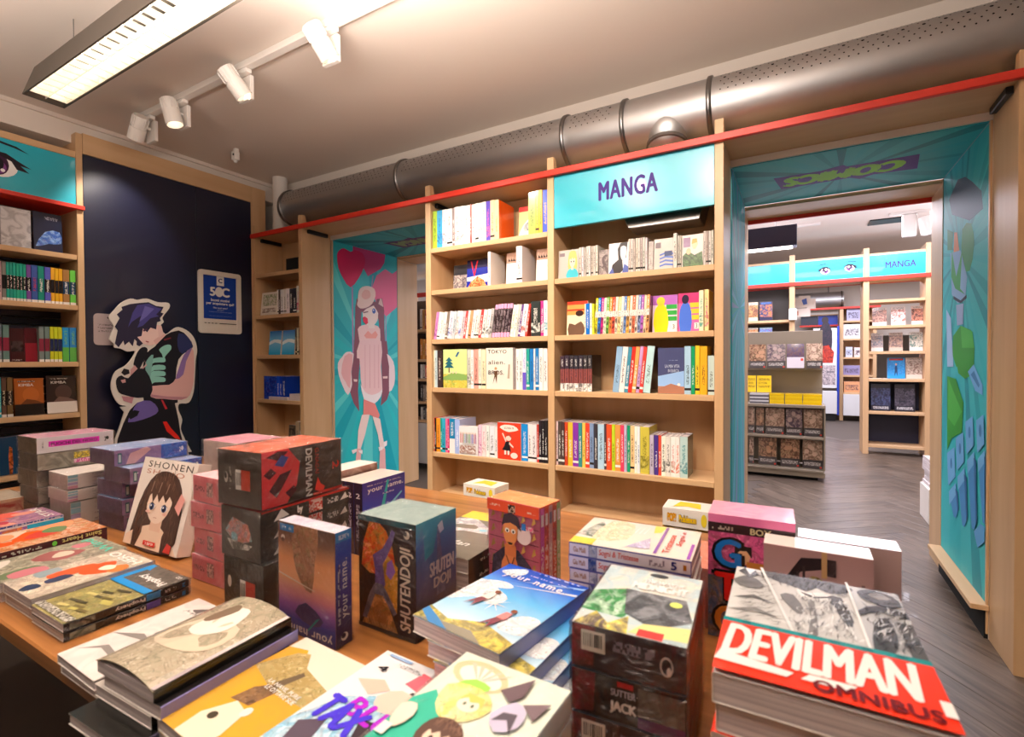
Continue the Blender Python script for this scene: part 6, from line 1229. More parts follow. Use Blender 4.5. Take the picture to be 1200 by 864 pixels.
def yn_side(cv, W, H):
    cv.grad(0, 0, W, H, [(0, '2a2050'), (.5, '4a3a98'), (.8, '2a50c0'), (1, '2468d0')]); cv.rect(0, H * .91, W, H, '2a88d0'); cv.rect(W * .2, H * .93, W * .85, H * .97, '2a88d0', 1, 'd8ecf8')
    cv.text('your name.', W * .62, H * .5, H * .52, W * .42, 'e6e6f0', rot=90, bold=.03, sp=1.15); cv.rect(W * .12, H * .2, W * .26, H * .72, '3a2a78', 1, 'd0d0e4'); cv.ell(W * .5, H * .08, W * .22, H * .035, 'e8e4ec'); cv.ell(W * .44, H * .09, W * .14, H * .022, '241a48')
boxset('standing wrapped box set in sunset orange and violet with dark blue side', -.742, -.607, .518, .549, TZ, TZ + .181, ('c88250', '2a2a78', ('d8d4e0', 2, 'a8a0c0'), '2a2a78'), {'front': yn_front, 'right': yn_side}, seed=51)
def shu_front(cv, W, H):
    cv.rect(0, 0, W, H, '2a1a18', 3, '4a2a1c'); cv.poly([(W * .05, H * .55), (W * .2, H * .95), (W * .5, H * .9), (W * .66, H * .6), (W * .4, H * .5)], 'e8581e', 2, 'f8a040', sm=2); cv.poly([(W * .3, H * .45), (W * .5, H * .7), (W * .7, H * .6), (W * .68, H * .2), (W * .4, H * .3)], 'e8a63a', 2, 'b87a2a', sm=1); cv.poly([(W * .05, H * .02), (W * .3, H * .36), (W * .5, H * .3), (W * .7, H * .02)], 'e8a866', 2, 'a86a36', sm=1)
    # generic violet warrior with one arm raised
    cv.poly([(W * .26, H * .66), (W * .44, H * .74), (W * .56, H * .86), (W * .6, H * .92), (W * .66, H * .9), (W * .6, H * .78), (W * .5, H * .66), (W * .44, H * .6), (W * .48, H * .42), (W * .42, H * .38), (W * .3, H * .42), (W * .3, H * .54)], '7f66b4', 2, '62509c', sm=1)
    cv.poly([(W * .3, H * .42), (W * .44, H * .42), (W * .58, H * .3), (W * .68, H * .2), (W * .62, H * .17), (W * .44, H * .32), (W * .3, H * .32), (W * .14, H * .08), (W * .06, H * .08), (W * .2, H * .32)], '8c8498', 2, '6a6480', sm=1); cv.poly([(W * .52, H * .62), (W * .6, H * .66), (W * .66, H * .56), (W * .58, H * .48), (W * .5, H * .52)], 'a070d0', sm=1)
    cv.rect(W * .7, 0, W, H, '33232c'); cv.text('SHUTENDOJI', W * .855, H * .43, H * .72, W * .23, 'e8dcd0', rot=90, bold=.03, shear=.1); cv.ell(W * .86, H * .9, W * .05, H * .035, 'ece4dc'); cv.ell(W * .84, H * .91, W * .03, H * .02, '33232c')
    cv.text('GO NAGAI', W * .44, H * .06, W * .4, H * .04, 'd8a878', bold=.03); cv.rect(0, 0, W, H * .035, '4a4444'); cv.rect(0, H * .955, W, H, '2a5460')
def shu_side(cv, W, H):
    cv.grad(0, 0, W, H, [(0, '4c4a52'), (.25, '5c566a'), (.5, '5060a4'), (.8, '3f74b8'), (1, '3aa0b4')]); cv.poly([(W * .15, H * .98), (W * .55, H * .98), (W * .4, H * .7), (W * .2, H * .66)], '2a98b8', sm=1); cv.poly([(W * .48, H * .3), (W * .5, H * .9), (W * .55, H * .9), (W * .7, H * .3)], '5a6aa0', 2, '7a80b0')
    cv.text('SHUTEN', W * .62, H * .55, W * .62, H * .13, 'dcd8e6', bold=.05); cv.text('DOJI', W * .62, H * .41, W * .44, H * .12, 'd4ccd4', bold=.05); cv.poly([(W * .5, H * .92), (W * .62, H * .95), (W * .66, H * .86), (W * .56, H * .84)], 'd8dcec', sm=1); cv.rect(0, 0, W, H * .03, '2a2a30')
boxset('standing wrapped teal-topped box set with a violet warrior raising an arm', -.634, -.511, .591, .695, TZ, TZ + .188, ('2a1a18', '3e4a80', ('8ea6a4', 2, 'a8bcb8'), '2a4a58'), {'front': shu_front, 'right': shu_side}, seed=52)
# --- black and red sets pile
def dv_front(cv, W, H): cv.rect(0, 0, W, H, '544a44', 3, '62564e'); cv.bars(W * .42, H * .3, W * .58, H * .66, 10); cv.rect(W * .55, H * .3, W * .76, H * .66, 'd8432e'); cv.ell(W * .2, H * .5, W * .045, H * .1, 'd8d0c8'); cv.ell(W * .19, H * .53, W * .03, H * .06, '3a322e'); cv.rect(W * .28, H * .42, W * .33, H * .7, '3a322e', 1, 'd0c8c0')
def dv_side(cv, W, H):
    cv.rect(0, 0, W, H, '423836', 3, '584844'); cv.poly([(0, 0), (0, H), (W * .3, H), (W * .44, H * .7), (W * .4, H * .3), (W * .28, 0)], 'ee3a46', sm=0)
    for P in ([(.05, .9), (.2, .8), (.3, .95), (.18, .98)], [(.08, .3), (.2, .55), (.34, .6), (.24, .35), (.16, .15)], [(.02, .6), (.1, .7), (.16, .6), (.08, .5)], [(.26, .2), (.36, .3), (.4, .2), (.32, .08)]): cv.poly([(W * a, H * c) for a, c in P], '5a1428', sm=1)
    cv.poly([(W * .14, H * .74), (W * .22, H * .9), (W * .3, H * .84), (W * .24, H * .68)], '4a5ab0', sm=1); cv.text('DEVILMAN', W * .55, H * .47, H * .92, W * .085, 'f0ecea', rot=-90, bold=.06); cv.text('G.NAGAI', W * .655, H * .66, H * .5, W * .05, 'c03a34', rot=-90); cv.text('2', W * .91, H * .5, H * .16, W * .09, 'd8382e', rot=-90, bold=.05); cv.poly([(W * .62, H * .1), (W * .66, H * .34), (W * .7, H * .2), (W * .76, H * .12), (W * .72, H * .02)], 'd2382e'); cv.rect(W * .6, 0, W, H * .05, 'd2302a')
boxset('wrapped black box set with red splashes and white lettering, top of its pile', -.916, -.799, .52, .70, TZ + .185, TZ + .286, ('3a322e', '2e2625', ('d8684a', 2, '6a4438'), '3a322e'), {'front': dv_front, 'right': dv_side}, seed=53, yaw=3)
def dv2_front(cv, W, H): cv.rect(0, 0, W, H, '484340', 3, '625c58'); cv.poly([(W * .1, H * .5), (W * .3, H * .8), (W * .7, H * .7), (W * .8, H * .4), (W * .4, H * .25)], '8ac0d0', 2, 'e07a6a', sm=1); cv.poly([(W * .15, H * .35), (W * .8, H * .3), (W * .7, H * .2), (W * .3, H * .15)], 'e8e4e0', 2, '2c2826')
def dv2_side(cv, W, H):
    for i in range(3):
        z0 = H * i / 3; cv.rect(0, z0 + H * .01, W, z0 + H * .32, '33302e', 2, '4a4644'); cv.rect(W * .5, z0 + H * .03, W * .66, z0 + H * .31, 'd8524a', 1, 'f4e8e4'); cv.text('BAKI'[:0] + 'by', W * .4, z0 + H * .165, W * .06, H * .2, 'ece8e4', bold=.05); cv.rect(W * .72, z0 + H * .1, W * .86, z0 + H * .22, '33302e', 1, 'e0dcd8'); cv.poly([(W * .88, z0 + H * .1), (W * .95, z0 + H * .26), (W * .98, z0 + H * .12)], 'e8e4e0')
        cv.poly([(W * .12, z0 + H * .08), (W * .2, z0 + H * .3), (W * .28, z0 + H * .14)], 'd8d4d0')
    cv.rect(0, H * .965, W, H, 'c8302a')
boxset('wrapped set of three black and red volumes, middle of its pile', -.908, -.797, .52, .715, TZ + .093, TZ + .1845, ('2c2826', '33302e', 'c03a30', '2c2826'), {'front': dv2_front, 'right': dv2_side}, seed=54, yaw=1)
boxset('wrapped black set with barcode at the bottom of its pile', -.905, -.79, .522, .705, TZ, TZ + .0925, ('2a2624', '241f1e', '4a423e', '2a2624'), {'front': lambda cv, W, H: (cv.rect(0, 0, W, H, '2e2a28', 3, '4a4e4c'), cv.bars(W * .42, H * .18, W * .56, H * .6, 10), cv.rect(W * .56, H * .18, W * .8, H * .6, 'd0382c'), cv.ell(W * .15, H * .5, W * .05, H * .12, 'e0d8d0')), 'right': lambda cv, W, H: (cv.text('2', W * .93, H * .6, H * .3, W * .07, 'd8382e', rot=-90, bold=.05),)}, seed=55)
for k in range(4):
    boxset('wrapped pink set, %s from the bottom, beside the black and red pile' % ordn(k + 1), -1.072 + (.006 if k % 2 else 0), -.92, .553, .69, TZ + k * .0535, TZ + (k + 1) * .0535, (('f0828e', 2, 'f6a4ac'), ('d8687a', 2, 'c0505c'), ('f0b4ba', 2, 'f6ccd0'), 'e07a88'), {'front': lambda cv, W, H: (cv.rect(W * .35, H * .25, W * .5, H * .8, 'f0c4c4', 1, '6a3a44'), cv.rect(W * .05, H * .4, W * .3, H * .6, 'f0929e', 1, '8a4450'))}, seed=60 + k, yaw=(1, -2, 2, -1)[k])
boxset('pale pink wrapped box set standing behind the pink pile', -1.38, -1.23, .745, .87, TZ, TZ + .236, (('d8c4bc', 2, 'c8b0a8'), 'c8a8a4', ('d88aa0', 2, 'e8b0c0'), 'c8a8a4'), seed=65)
# pale box sets behind, with the blue novel trio
boxset('wrapped box set with white top behind the black and red pile', -1.0, -.935, .80, .935, TZ, TZ + .183, (('8a4a44', 2, 'c09088'), ('a87464', 2, 'd8b0a0'), 'f0ece8', '8a4a44'), seed=66)
def yn2(cv, W, H):
    cv.grad(0, 0, W, H, [(0, '1a8ae0'), (.5, '2a4ac8'), (1, '4a3a98')]); cv.text('your name.', W * .53, H * .86, W * .84, H * .07, 'f2f2fa', bold=.04, sp=1.1); cv.rect(W * .1, H * .935, W * .9, H * .95, '4a3a98', 1, 'e8e4f4'); cv.poly([(W * .3, H * .3), (W * .55, H * .96), (W * .6, H * .96), (W * .4, H * .3)], '3ac0c8'); cv.rect(W * .45, H * .77, W * .72, H * .79, '3a44b0', 1, 'd8e0f8')
    cv.poly([(W * .4, H * .5), (W * .9, H * .74), (W * .92, H * .72), (W * .44, H * .46)], '7ad0f0')
for k, (x, lb) in enumerate(((-.9275, 'first of three standing volumes left of the blue lettered cover'), (-.9005, 'second of three standing volumes left of the blue lettered cover'), (-.8735, 'standing volume with bright blue cover and white lettering facing right'))):
    def sp(cv, W, H): cv.text('2' if k else '3', W * .5, H * .82, W * .5, H * .07, 'e4e0e8', bold=.05); cv.rect(W * .3, H * .2, W * .7, H * .7, '2a2438', 1, 'b8b4c8')
    boxset(lb, x, x + .0265, .80, .94, TZ, TZ + .165, ('2a2438', '2a4ac8', 'e4ded6', '2a2438'), {'front': sp, **({'right': yn2} if k == 2 else {})}, wrap=False, m='gloss', cat='book', sub='volume')
# --- dark grey art book pile, orange-pink set, two lying series
def grey_art(cv, W, D):
    cv.rect(0, 0, W, D, '6a665c', 3, '747064'); cv.rect(0, D * .8, W, D, 'f0d83a'); cv.poly([(0, D * .42), (W * .4, D * .5), (W, D * .52), (W, D * .62), (W * .6, D * .66), (W * .3, D * .8), (0, D * .74)], 'eceaec', 2, '9aa0b0', sm=2); cv.poly([(W * .1, D * .6), (W * .4, D * .66), (W * .5, D * .58), (W * .2, D * .54)], '6a665c', sm=2); cv.ell(W * .62, D * .57, W * .06, D * .03, '8ac8e0')
    cv.text('L.Man', W * .5, D * .25, W * .5, D * .08, 'f4f4f0', bold=.02, shear=.3)
def grey_sp(cv, W, H): cv.rect(0, 0, W, H, '35322c'); cv.text('Man', W * .6, H * .5, W * .2, H * .5, 'f0eee8', bold=.02); cv.rect(W * .14, H * .4, W * .4, H * .6, '35322c', 1, 'c8c4bc')
for k in range(3):
    flatbook(['dark grey art book at the bottom of its pile behind the violet set', 'dark grey art book in the middle of its pile behind the violet set', 'dark grey art book with yellow top edge and white scribble'][k], -.672, -.513, .735, .985, TZ + k * .0266, TZ + (k + 1) * .0266, '6a665c', 'right', '35322c', {'right': grey_sp, **({'top': grey_art} if k == 2 else {})})
def gok(cv, W, H):
    cv.rect(0, 0, W, H, 'f07aa0', 3, 'f094ae')
    for j in range(5): cv.rect(W * .02, H * (.12 + .16 * j), W * .98, H * (.127 + .16 * j), '9a3450')
    for i in range(5):
        for j in range(5): cv.poly([(W * (.06 + .2 * i), H * (.16 + .16 * j)), (W * (.14 + .2 * i), H * (.25 + .16 * j)), (W * (.1 + .2 * i), H * (.25 + .16 * j)), (W * (.15 + .2 * i), H * (.2 + .16 * j))], 'd8a860')
    cv.rect(0, H * .88, W, H, 'ee5a3a'); cv.rect(W * .03, H * .93, W * .26, H * .955, 'ee5a3a', 1, 'f8e0d0'); cv.rect(W * .42, H * .89, W * .56, H * .975, '3a2a2a', 1, 'f0c8b0'); cv.rect(W * .76, H * .92, W * .95, H * .94, 'ee5a3a', 1, 'f8e0d0')
    cv.ell(W * .72, H * .68, W * .14, H * .09, 'eed8dc'); cv.rect(W * .68, H * .74, W * .76, H * .81, '3a7ac8'); cv.rect(W * .78, H * .74, W * .9, H * .79, 'e2628a', 1, 'f4e8e0')
    cv.poly([(W * .06, 0), (W * .12, H * .4), (W * .34, H * .52), (W * .62, H * .52), (W * .86, H * .38), (W * .9, 0)], '3c3444', 2, '584e62', sm=0); cv.poly([(W * .22, 0), (W * .3, H * .36), (W * .4, H * .48), (W * .54, H * .48), (W * .62, H * .34), (W * .68, 0)], 'e08a5a', sm=1)
    cv.poly([(W * .36, H * .44), (W * .36, H * .56), (W * .58, H * .56), (W * .58, H * .44)], 'd87e50'); cv.poly([(W * .34, H * .78), (W * .35, H * .62), (W * .47, H * .54), (W * .59, H * .62), (W * .6, H * .78), (W * .47, H * .86)], 'e8965e', sm=2); cv.poly([(W * .3, H * .74), (W * .34, H * .86), (W * .48, H * .9), (W * .62, H * .86), (W * .68, H * .72), (W * .58, H * .77), (W * .47, H * .79), (W * .36, H * .77)], '4a3c48', sm=1)
    for e in (.41, .53): cv.ell(W * e, H * .705, W * .045, H * .025, 'f4f0ea'); cv.ell(W * e, H * .7, W * .018, H * .014, '2a2226')
    cv.poly([(W * .42, H * .585), (W * .52, H * .585), (W * .5, H * .56), (W * .44, H * .56)], '3a2a2a'); cv.poly([(W * .38, H * .44), (W * .48, H * .3), (W * .56, H * .44), (W * .54, H * .44), (W * .48, H * .33), (W * .4, H * .44)], '4a2a24')
def gok_sp(cv, W, H):
    for i, c in enumerate(('d048b0', 'e0503a', 'd8a0a8', 'e05a3a', 'a8c890')): cv.rect(W * i / 5 + .0003, 0, W * (i + 1) / 5 - .0003, H * .985, c, 2 if i % 2 else 0, 'b83a5a'); cv.rect(W * (i + .2) / 5, H * .1, W * (i + .8) / 5, H * .6, c, 1, 'f4ece4'); cv.rect(W * (i + .2) / 5, H * .8, W * (i + .8) / 5, H * .92, 'f0e4e8' if i != 2 else '8a7a9a')
boxset('orange-topped wrapped set with a dark-jacketed man on pink grid', -.509, -.389, .796, .861, TZ, TZ + .18, ('e2628a', 'e05a3a', ('ee9a5a', 2, 'f0b47a'), 'e2628a'), {'front': gok, 'right': gok_sp}, seed=67, yaw=-8)
def temp_top(cv, W, D):
    cv.rect(0, 0, W, D, 'eae6e0', 3, 'f2eedf'); cv.poly([(0, D * .3), (W * .12, D * .9), (W * .22, D * .6), (W * .16, D * .25)], '6a7a70', 2, 'd8dcd8', sm=1); cv.poly([(W * .15, D * .2), (W * .2, D * .95), (W * .42, D * .9), (W * .44, D * .35)], 'f0dcb8', 2, 'f4e8d0', sm=2); cv.rect(0, 0, W * .2, D * .2, 'f0dc5a'); cv.poly([(W * .6, D * .98), (W * .7, D * .98), (W * .68, D * .75), (W * .62, D * .7)], 'f4e070')
    for k in range(3): cv.poly([(W * (.46 + .04 * k), D * .62), (W * (.49 + .04 * k), D * .9), (W * (.47 + .04 * k), D * .6)], 'fbfbfb'); 
    cv.poly([(W * .46, D * .1), (W * .62, D * .5), (W * .66, D * .15)], 'b8b4dc', 2, 'dcdcec', sm=1); cv.rect(W * .70, D * .04, W * .725, D * .96, '8a5ab0'); cv.rect(W * .96, D * .02, W * .985, D * .5, 'a05ac0')
    cv.text('Sogni e', W * .87, D * .62, D * .5, W * .06, 'd8503a', rot=90, bold=.03, shear=.2); cv.text('Tristesse', W * .79, D * .4, D * .62, W * .055, 'd8503a', rot=90, bold=.05)
def temp_sp(n):
    def f(cv, W, H):
        cv.rect(0, 0, W, H, '6a64a8'); cv.rect(W * .006, H * .06, W * .175, H * .93, 'e2d6ea'); cv.text('Gia Malli', W * .095, H * .5, W * .11, H * .42, 'a0603a'); cv.rect(W * .18, H * .06, W * .245, H * .93, '3a4a8a', 2, 'c8c4d8'); cv.rect(W * .25, H * .06, W * .994, H * .93, 'ddd2dc'); cv.text('Sogni & Tristesse', W * .43, H * .5, W * .33, H * .6, 'd8402e', bold=.02, shear=.15); cv.rect(W * .68, H * .25, W * .8, H * .75, 'ddd2dc', 1, '5a3a5a'); cv.text(str(n), W * .87, H * .5, W * .045, H * .6, '2a2a78', bold=.06); cv.rect(W * .94, H * .3, W * .965, H * .7, 'b8702a')
    return f
for k in range(8):
    flatbook('white series volume with pale drawn cover and red script, top of its pile' if k == 7 else 'lilac-spined series volume, %s from top of the pale pile' % ordpile[7 - k], -.309 + (k % 3) * .0008, -.129 + (k % 3) * .0008, .714, .845, TZ + k * .0199, TZ + (k + 1) * .0199, 'eae6e0', 'front', '6a64a8', {'front': temp_sp(max(1, 5 - (7 - k))), **({'top': temp_top} if k == 7 else {})}, yaw=3)
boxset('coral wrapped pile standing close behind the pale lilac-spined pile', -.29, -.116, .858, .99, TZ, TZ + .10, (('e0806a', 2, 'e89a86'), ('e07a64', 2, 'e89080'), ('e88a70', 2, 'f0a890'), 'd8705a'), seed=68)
# --- tall box set with stacked letters and two pale volumes
def gto(cv, W, H):
    cv.rect(0, 0, W, H * .86, 'e0609a', 2, 'b0507a'); cv.rect(0, 0, W, H * .5, '4a5a78', 2, '8a6a5a'); cv.rect(0, H * .86, W, H * .935, '38262a'); cv.rect(0, H * .935, W, H, 'e87ab0'); cv.rect(W * .05, H * .88, W * .3, H * .91, '38262a', 1, 'c8b8a8'); cv.text('BOX', W * .62, H * .895, W * .24, H * .05, 'd8c89a', bold=.06)
    for x, y, s_, hc in ((.42, .7, .8, '2a2422'), (.78, .7, .8, '2a2422'), (.6, .55, 1.15, 'c8823a')):
        cv.poly([(W * (x - .2 * s_), H * (y - .2 * s_)), (W * (x - .12 * s_), H * (y - .1 * s_)), (W * (x + .12 * s_), H * (y - .1 * s_)), (W * (x + .22 * s_), H * (y - .2 * s_))], '2a3a7a'); cv.ell(W * x, H * (y - .01), W * .1 * s_, H * .085 * s_, 'e8b48a'); cv.poly([(W * (x - .13 * s_), H * (y - .02)), (W * (x - .12 * s_), H * (y + .09 * s_)), (W * (x + .12 * s_), H * (y + .09 * s_)), (W * (x + .13 * s_), H * (y - .02)), (W * (x + .05 * s_), H * (y + .035)), (W * (x - .05 * s_), H * (y + .03))], hc)
    for ch, y, c in (('G', .70, '1a74c8'), ('T', .43, 'd8221c'), ('O', .165, 'c8742a')):
        cv.text(ch, W * .24, H * y, W * .4, H * .265, '1a1414', bold=.09); cv.text(ch, W * .24, H * y, W * .32, H * .225, c, bold=.06)
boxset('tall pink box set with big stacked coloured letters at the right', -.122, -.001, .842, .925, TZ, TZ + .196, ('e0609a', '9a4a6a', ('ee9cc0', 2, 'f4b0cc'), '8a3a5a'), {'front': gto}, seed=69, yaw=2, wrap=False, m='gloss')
def pale(cv, W, H):
    cv.grad(0, 0, W, H, [(0, 'b89a98'), (.6, 'c8a8a8'), (1, 'b08888')]); cv.poly([(0, H * .5), (W * .36, H * .93), (W * .56, H * .95), (W * .55, H * .86), (W * .36, H * .82), (0, H * .42)], '2a2024')
    for k in range(6): cv.rect(W * (.1 + .055 * k), H * .4, W * (.125 + .055 * k), H * (.62 + .05 * k), '3a2e30')
    cv.rect(W * .55, H * .8, W * .6, H, 'c8a070'); cv.rect(W * .6, H * .82, W * .68, H * .95, '2e2428', 2, '5a4a4a')
    cv.poly([(W * .36, H * .45), (W * .36, H * .66), (W * .42, H * .78), (W * .52, H * .8), (W * .61, H * .72), (W * .62, H * .5)], 'b89c5a', 2, '8a7038', sm=2); cv.ell(W * .5, H * .58, W * .07, H * .08, 'e8c0a8'); cv.poly([(W * .66, H * .5), (W * .72, H * .66), (W * .86, H * .66), (W * .92, H * .5)], '2e2428', sm=1); cv.rect(W * .9, H * .5, W * .93, H * .8, '8a7070')
for k, (y0, y1, x0) in enumerate(((.792, .838, -.039), (.845, .887, -.036))):
    boxset(('front one of two standing pale volumes beside the tall pink set', 'back one of two standing pale volumes beside the tall pink set')[k], x0 + (.04 if k else 0) * 0, x0 + .128, y0 if not k else .8405, y1 if not k else .8412 + .0, TZ, TZ + .178, ('b89a98', 'a88a8a', 'f2ece4', 'a88a8a'), {'front': pale} if not k else None, wrap=False, m='gloss', cat='book', sub='volume') if not k else boxset('back one of two standing pale volumes beside the tall pink set', .004, .126, .845, .889, TZ, TZ + .178, ('b89a98', 'a88a8a', 'f2ece4', 'a88a8a'), None, wrap=False, m='gloss', cat='book', sub='volume')
# --- left-hand wrapped piles
def pilecol(k): return (('6a5c4c', 2, '8a7a66'), ('5a5048', 2, '7a6e60'))[k % 2]
def pk(cv, W, H): cv.rect(0, 0, W, H, 'd8d4dc'); cv.rect(W * .14, H * .36, W * .8, H * .72, 'e01ac0'); cv.text('FUOCHI DEL NORD', W * .47, H * .53, W * .6, H * .2, '4a0a3a', bold=.05); cv.rect(W * .06, H * .25, W * .08, H * .75, 'd8d4dc', 1, '3a3a44'); cv.ell(W * .91, H * .55, W * .022, H * .12, '1a1a1e'); cv.text('2', W * .88, H * .5, W * .03, H * .3, '1a1a1e', bold=.05)
def yl(cv, W, H): cv.rect(0, 0, W, H, '6a6458', 3, 'b8b4a4'); cv.rect(W * .45, H * .5, W * .98, H * .9, 'e8cc30', 1, '4a4a20'); cv.rect(W * .45, H * .2, W * .95, H * .45, 'c83a8a', 1, 'e8c8d8')
for k in range(5):
    top = k == 4
    boxset('wrapped white set with a magenta band topping the far left pile' if top else 'wrapped grey-brown set, %s from the bottom of the far left pile' % ordn(k + 1), -1.961 + (0, .01, -.004, .006, 0)[k], -1.831 + (0, .004, -.004, .003, 0)[k], .539, .719, TZ + k * .0468, TZ + (k + 1) * .0468, (('6a5a48', 2, '8a7a60') if top else pilecol(k), 'd8d4dc' if top else ('6a6458', 2, '9a9484'), ('c8a0b0', 2, 'e05a9a') if top else 'a8a090', '5a5048'), {'right': pk} if top else ({'right': yl} if k == 3 else None), seed=70 + k, yaw=1)
def wsp(cv, W, H):
    for i in range(4): cv.rect(W * .0, H * i / 4 + .0005, W, H * (i + 1) / 4 - .0005, 'ece6e4'); cv.rect(0, H * i / 4 + .001, W * .12, H * (i + 1) / 4 - .001, ('d89ab0', 'b8a8d0', '9ac8d8', '8ab8c8')[i]); cv.rect(W * .88, H * (i + .3) / 4, W * .95, H * (i + .7) / 4, '2a9a9a'); cv.rect(W * .3, H * (i + .35) / 4, W * .7, H * (i + .6) / 4, 'ece6e4', 1, '9a8a94')
for k, (x0, x1, y0, z0, z1, lb) in enumerate(((-1.822, -1.70, .565, .0, .065, 'wrapped white series at the bottom of the pale left pile'), (-1.818, -1.697, .56, .0655, .098, 'wrapped white series in the middle of the pale left pile'), (-1.825, -1.70, .563, .0985, .14, 'wrapped white series topping the pale left pile'))):
    boxset(lb, x0, x1, y0, y0 + .18, TZ + z0, TZ + z1, (('c8bab0', 2, 'd8ccc4'), 'ece6e4', ('d8d0ca', 2, 'e4dcd6'), 'c8bab0'), {'right': wsp}, seed=80 + k, yaw=2 - k)
boxset('small white wrapped box between the pale pile and the violet-blue pile', -1.715, -1.615, .80, .92, TZ, TZ + .1, (('d8ccc4', 2, 'c8bcb4'), 'd0c4bc', 'e8e0da', 'd0c4bc'), seed=84)
def vb(cv, W, H): cv.rect(0, 0, W, H, '8a6a9a', 3, 'a888b4'); cv.rect(W * .62, 0, W, H, '2a58b8', 2, '3a70c8'); cv.poly([(W * .14, 0), (W * .2, H * .7), (W * .42, H), (W * .48, H * .8), (W * .26, 0)], 'e4b0b0', sm=1); cv.rect(W * .04, H * .12, W * .09, H * .8, '3a6a78'); cv.rect(W * .05, H * .2, W * .08, H * .7, 'c8d8d8'); cv.ell(W * .93, H * .55, W * .02, H * .16, 'e8ecf4'); cv.text('2', W * .895, H * .5, W * .025, H * .35, 'e8ecf4', bold=.05)
for k, (x0, y0) in enumerate(((-1.655, .615), (-1.65, .61), (-1.66, .615), (-1.61, .612), (-1.668, .602))):
    boxset('wrapped violet and blue set, %s from the bottom of its pile' % ordn(k + 1), x0, x0 + .131, y0, y0 + .179, TZ + k * .0428, TZ + (k + 1) * .0428, (('6a5274', 2, '4a3a5c'), '8a6a9a', ('7a9ac8', 2, 'b8b0d0'), '5a4668'), {'right': vb}, seed=90 + k, yaw=1.8)
boxset('beige wrapped box lying behind the leaning dark-haired girl cover', -1.50, -1.375, .665, .79, TZ, TZ + .115, (('a8947e', 2, '8a7864'), ('8a7864', 2, '6a5c4e'), ('e0d4c8', 2, 'c8bcb0'), '8a7864'), seed=96, yaw=1)
# leaning cover: drawn dark-haired girl
def girl(cv, W, H):
    cv.rect(0, 0, W, H, 'eae0d8'); cv.text('SHONEN', W * .52, H * .93, W * .82, H * .075, '3a3432', sp=1.2, bold=.0); cv.text('SHOJO', W * .46, H * .835, W * .7, H * .07, 'b87a64', sp=1.2, bold=.0)
    HA = '4a342e'
    cv.poly([(W * .16, H * .0), (W * .1, H * .3), (W * .16, H * .62), (W * .3, H * .82), (W * .52, H * .87), (W * .74, H * .8), (W * .88, H * .58), (W * .92, H * .3), (W * .84, H * .0)], HA, sm=2)
    cv.poly([(0, 0), (W * .02, H * .1), (W * .2, H * .2), (W * .42, H * .26), (W * .6, H * .26), (W * .85, H * .14), (W * .98, 0)], 'ecd0b8', sm=1); cv.poly([(W * .42, H * .2), (W * .42, H * .34), (W * .62, H * .34), (W * .62, H * .2)], 'e6c0a8')
    cv.poly([(W * .28, H * .6), (W * .28, H * .44), (W * .38, H * .32), (W * .5, H * .28), (W * .62, H * .33), (W * .7, H * .46), (W * .7, H * .6), (W * .5, H * .7)], 'f2d8c6', sm=2)
    cv.poly([(W * .16, H * .0), (W * .12, H * .3), (W * .2, H * .6), (W * .3, H * .62), (W * .26, H * .4), (W * .3, H * .16), (W * .24, 0)], HA, sm=1); cv.poly([(W * .7, H * .62), (W * .74, H * .36), (W * .68, H * .16), (W * .7, 0), (W * .88, 0), (W * .92, H * .3), (W * .84, H * .6)], HA, sm=1)
    cv.poly([(W * .22, H * .66), (W * .26, H * .54), (W * .32, H * .6), (W * .37, H * .5), (W * .42, H * .6), (W * .48, H * .51), (W * .53, H * .6), (W * .6, H * .52), (W * .65, H * .6), (W * .72, H * .54), (W * .78, H * .66), (W * .6, H * .82), (W * .36, H * .8)], '52382f')
    hatch(cv, [(W * .13, H * .02), (W * .27, H * .02), (W * .3, H * .55), (W * .15, H * .55)], 60, 1, '6a4c40', .0006, .03, 86, 10); hatch(cv, [(W * .71, H * .02), (W * .88, H * .02), (W * .86, H * .55), (W * .74, H * .55)], 60, 2, '6a4c40', .0006, .03, 94, 10); hatch(cv, [(W * .24, H * .64), (W * .76, H * .64), (W * .66, H * .8), (W * .34, H * .8)], 60, 3, '7a5a4a', .0006, .022, 90, 14); hatch(cv, [(W * .16, H * .05), (W * .86, H * .05), (W * .8, H * .7), (W * .2, H * .7)], 0, 4, '2a1c18')
    for x in (.3, .44, .58): cv.poly([(W * x, H * .62), (W * (x + .02), H * .74), (W * (x + .035), H * .74), (W * (x + .012), H * .62)], '9a7a6a')
    for e in (.385, .615): cv.ell(W * e, H * .46, W * .06, H * .038, 'f6f2f0'); cv.ell(W * e, H * .458, W * .042, H * .038, '3c4a78'); cv.ell(W * e, H * .452, W * .022, H * .024, '161a30'); cv.ell(W * (e - .012), H * .47, W * .012, H * .01, 'ffffff'); cv.poly([(W * (e - .075), H * .47), (W * e, H * .51), (W * (e + .075), H * .475), (W * (e + .06), H * .48), (W * e, H * .498), (W * (e - .06), H * .478)], '2a1c1a')
    cv.ell(W * .34, H * .40, W * .04, H * .014, 'eebcae'); cv.ell(W * .65, H * .40, W * .04, H * .014, 'eebcae'); cv.rect(W * .47, H * .345, W * .53, H * .35, 'b4705f'); cv.rect(W * .4, H * .04, W * .62, H * .09, 'd83a34'); cv.rect(W * .43, H * .05, W * .59, H * .078, 'd83a34', 1, 'f4e8e0'); cv.poly([(W * .78, H * .02), (W * .82, H * .12), (W * .9, H * .1), (W * .9, H * .02)], 'c83a34', sm=1); cv.poly([(W * .8, H * .5), (W * .86, H * .66), (W * .94, H * .6), (W * .9, H * .42)], 'e8a49c', sm=1)
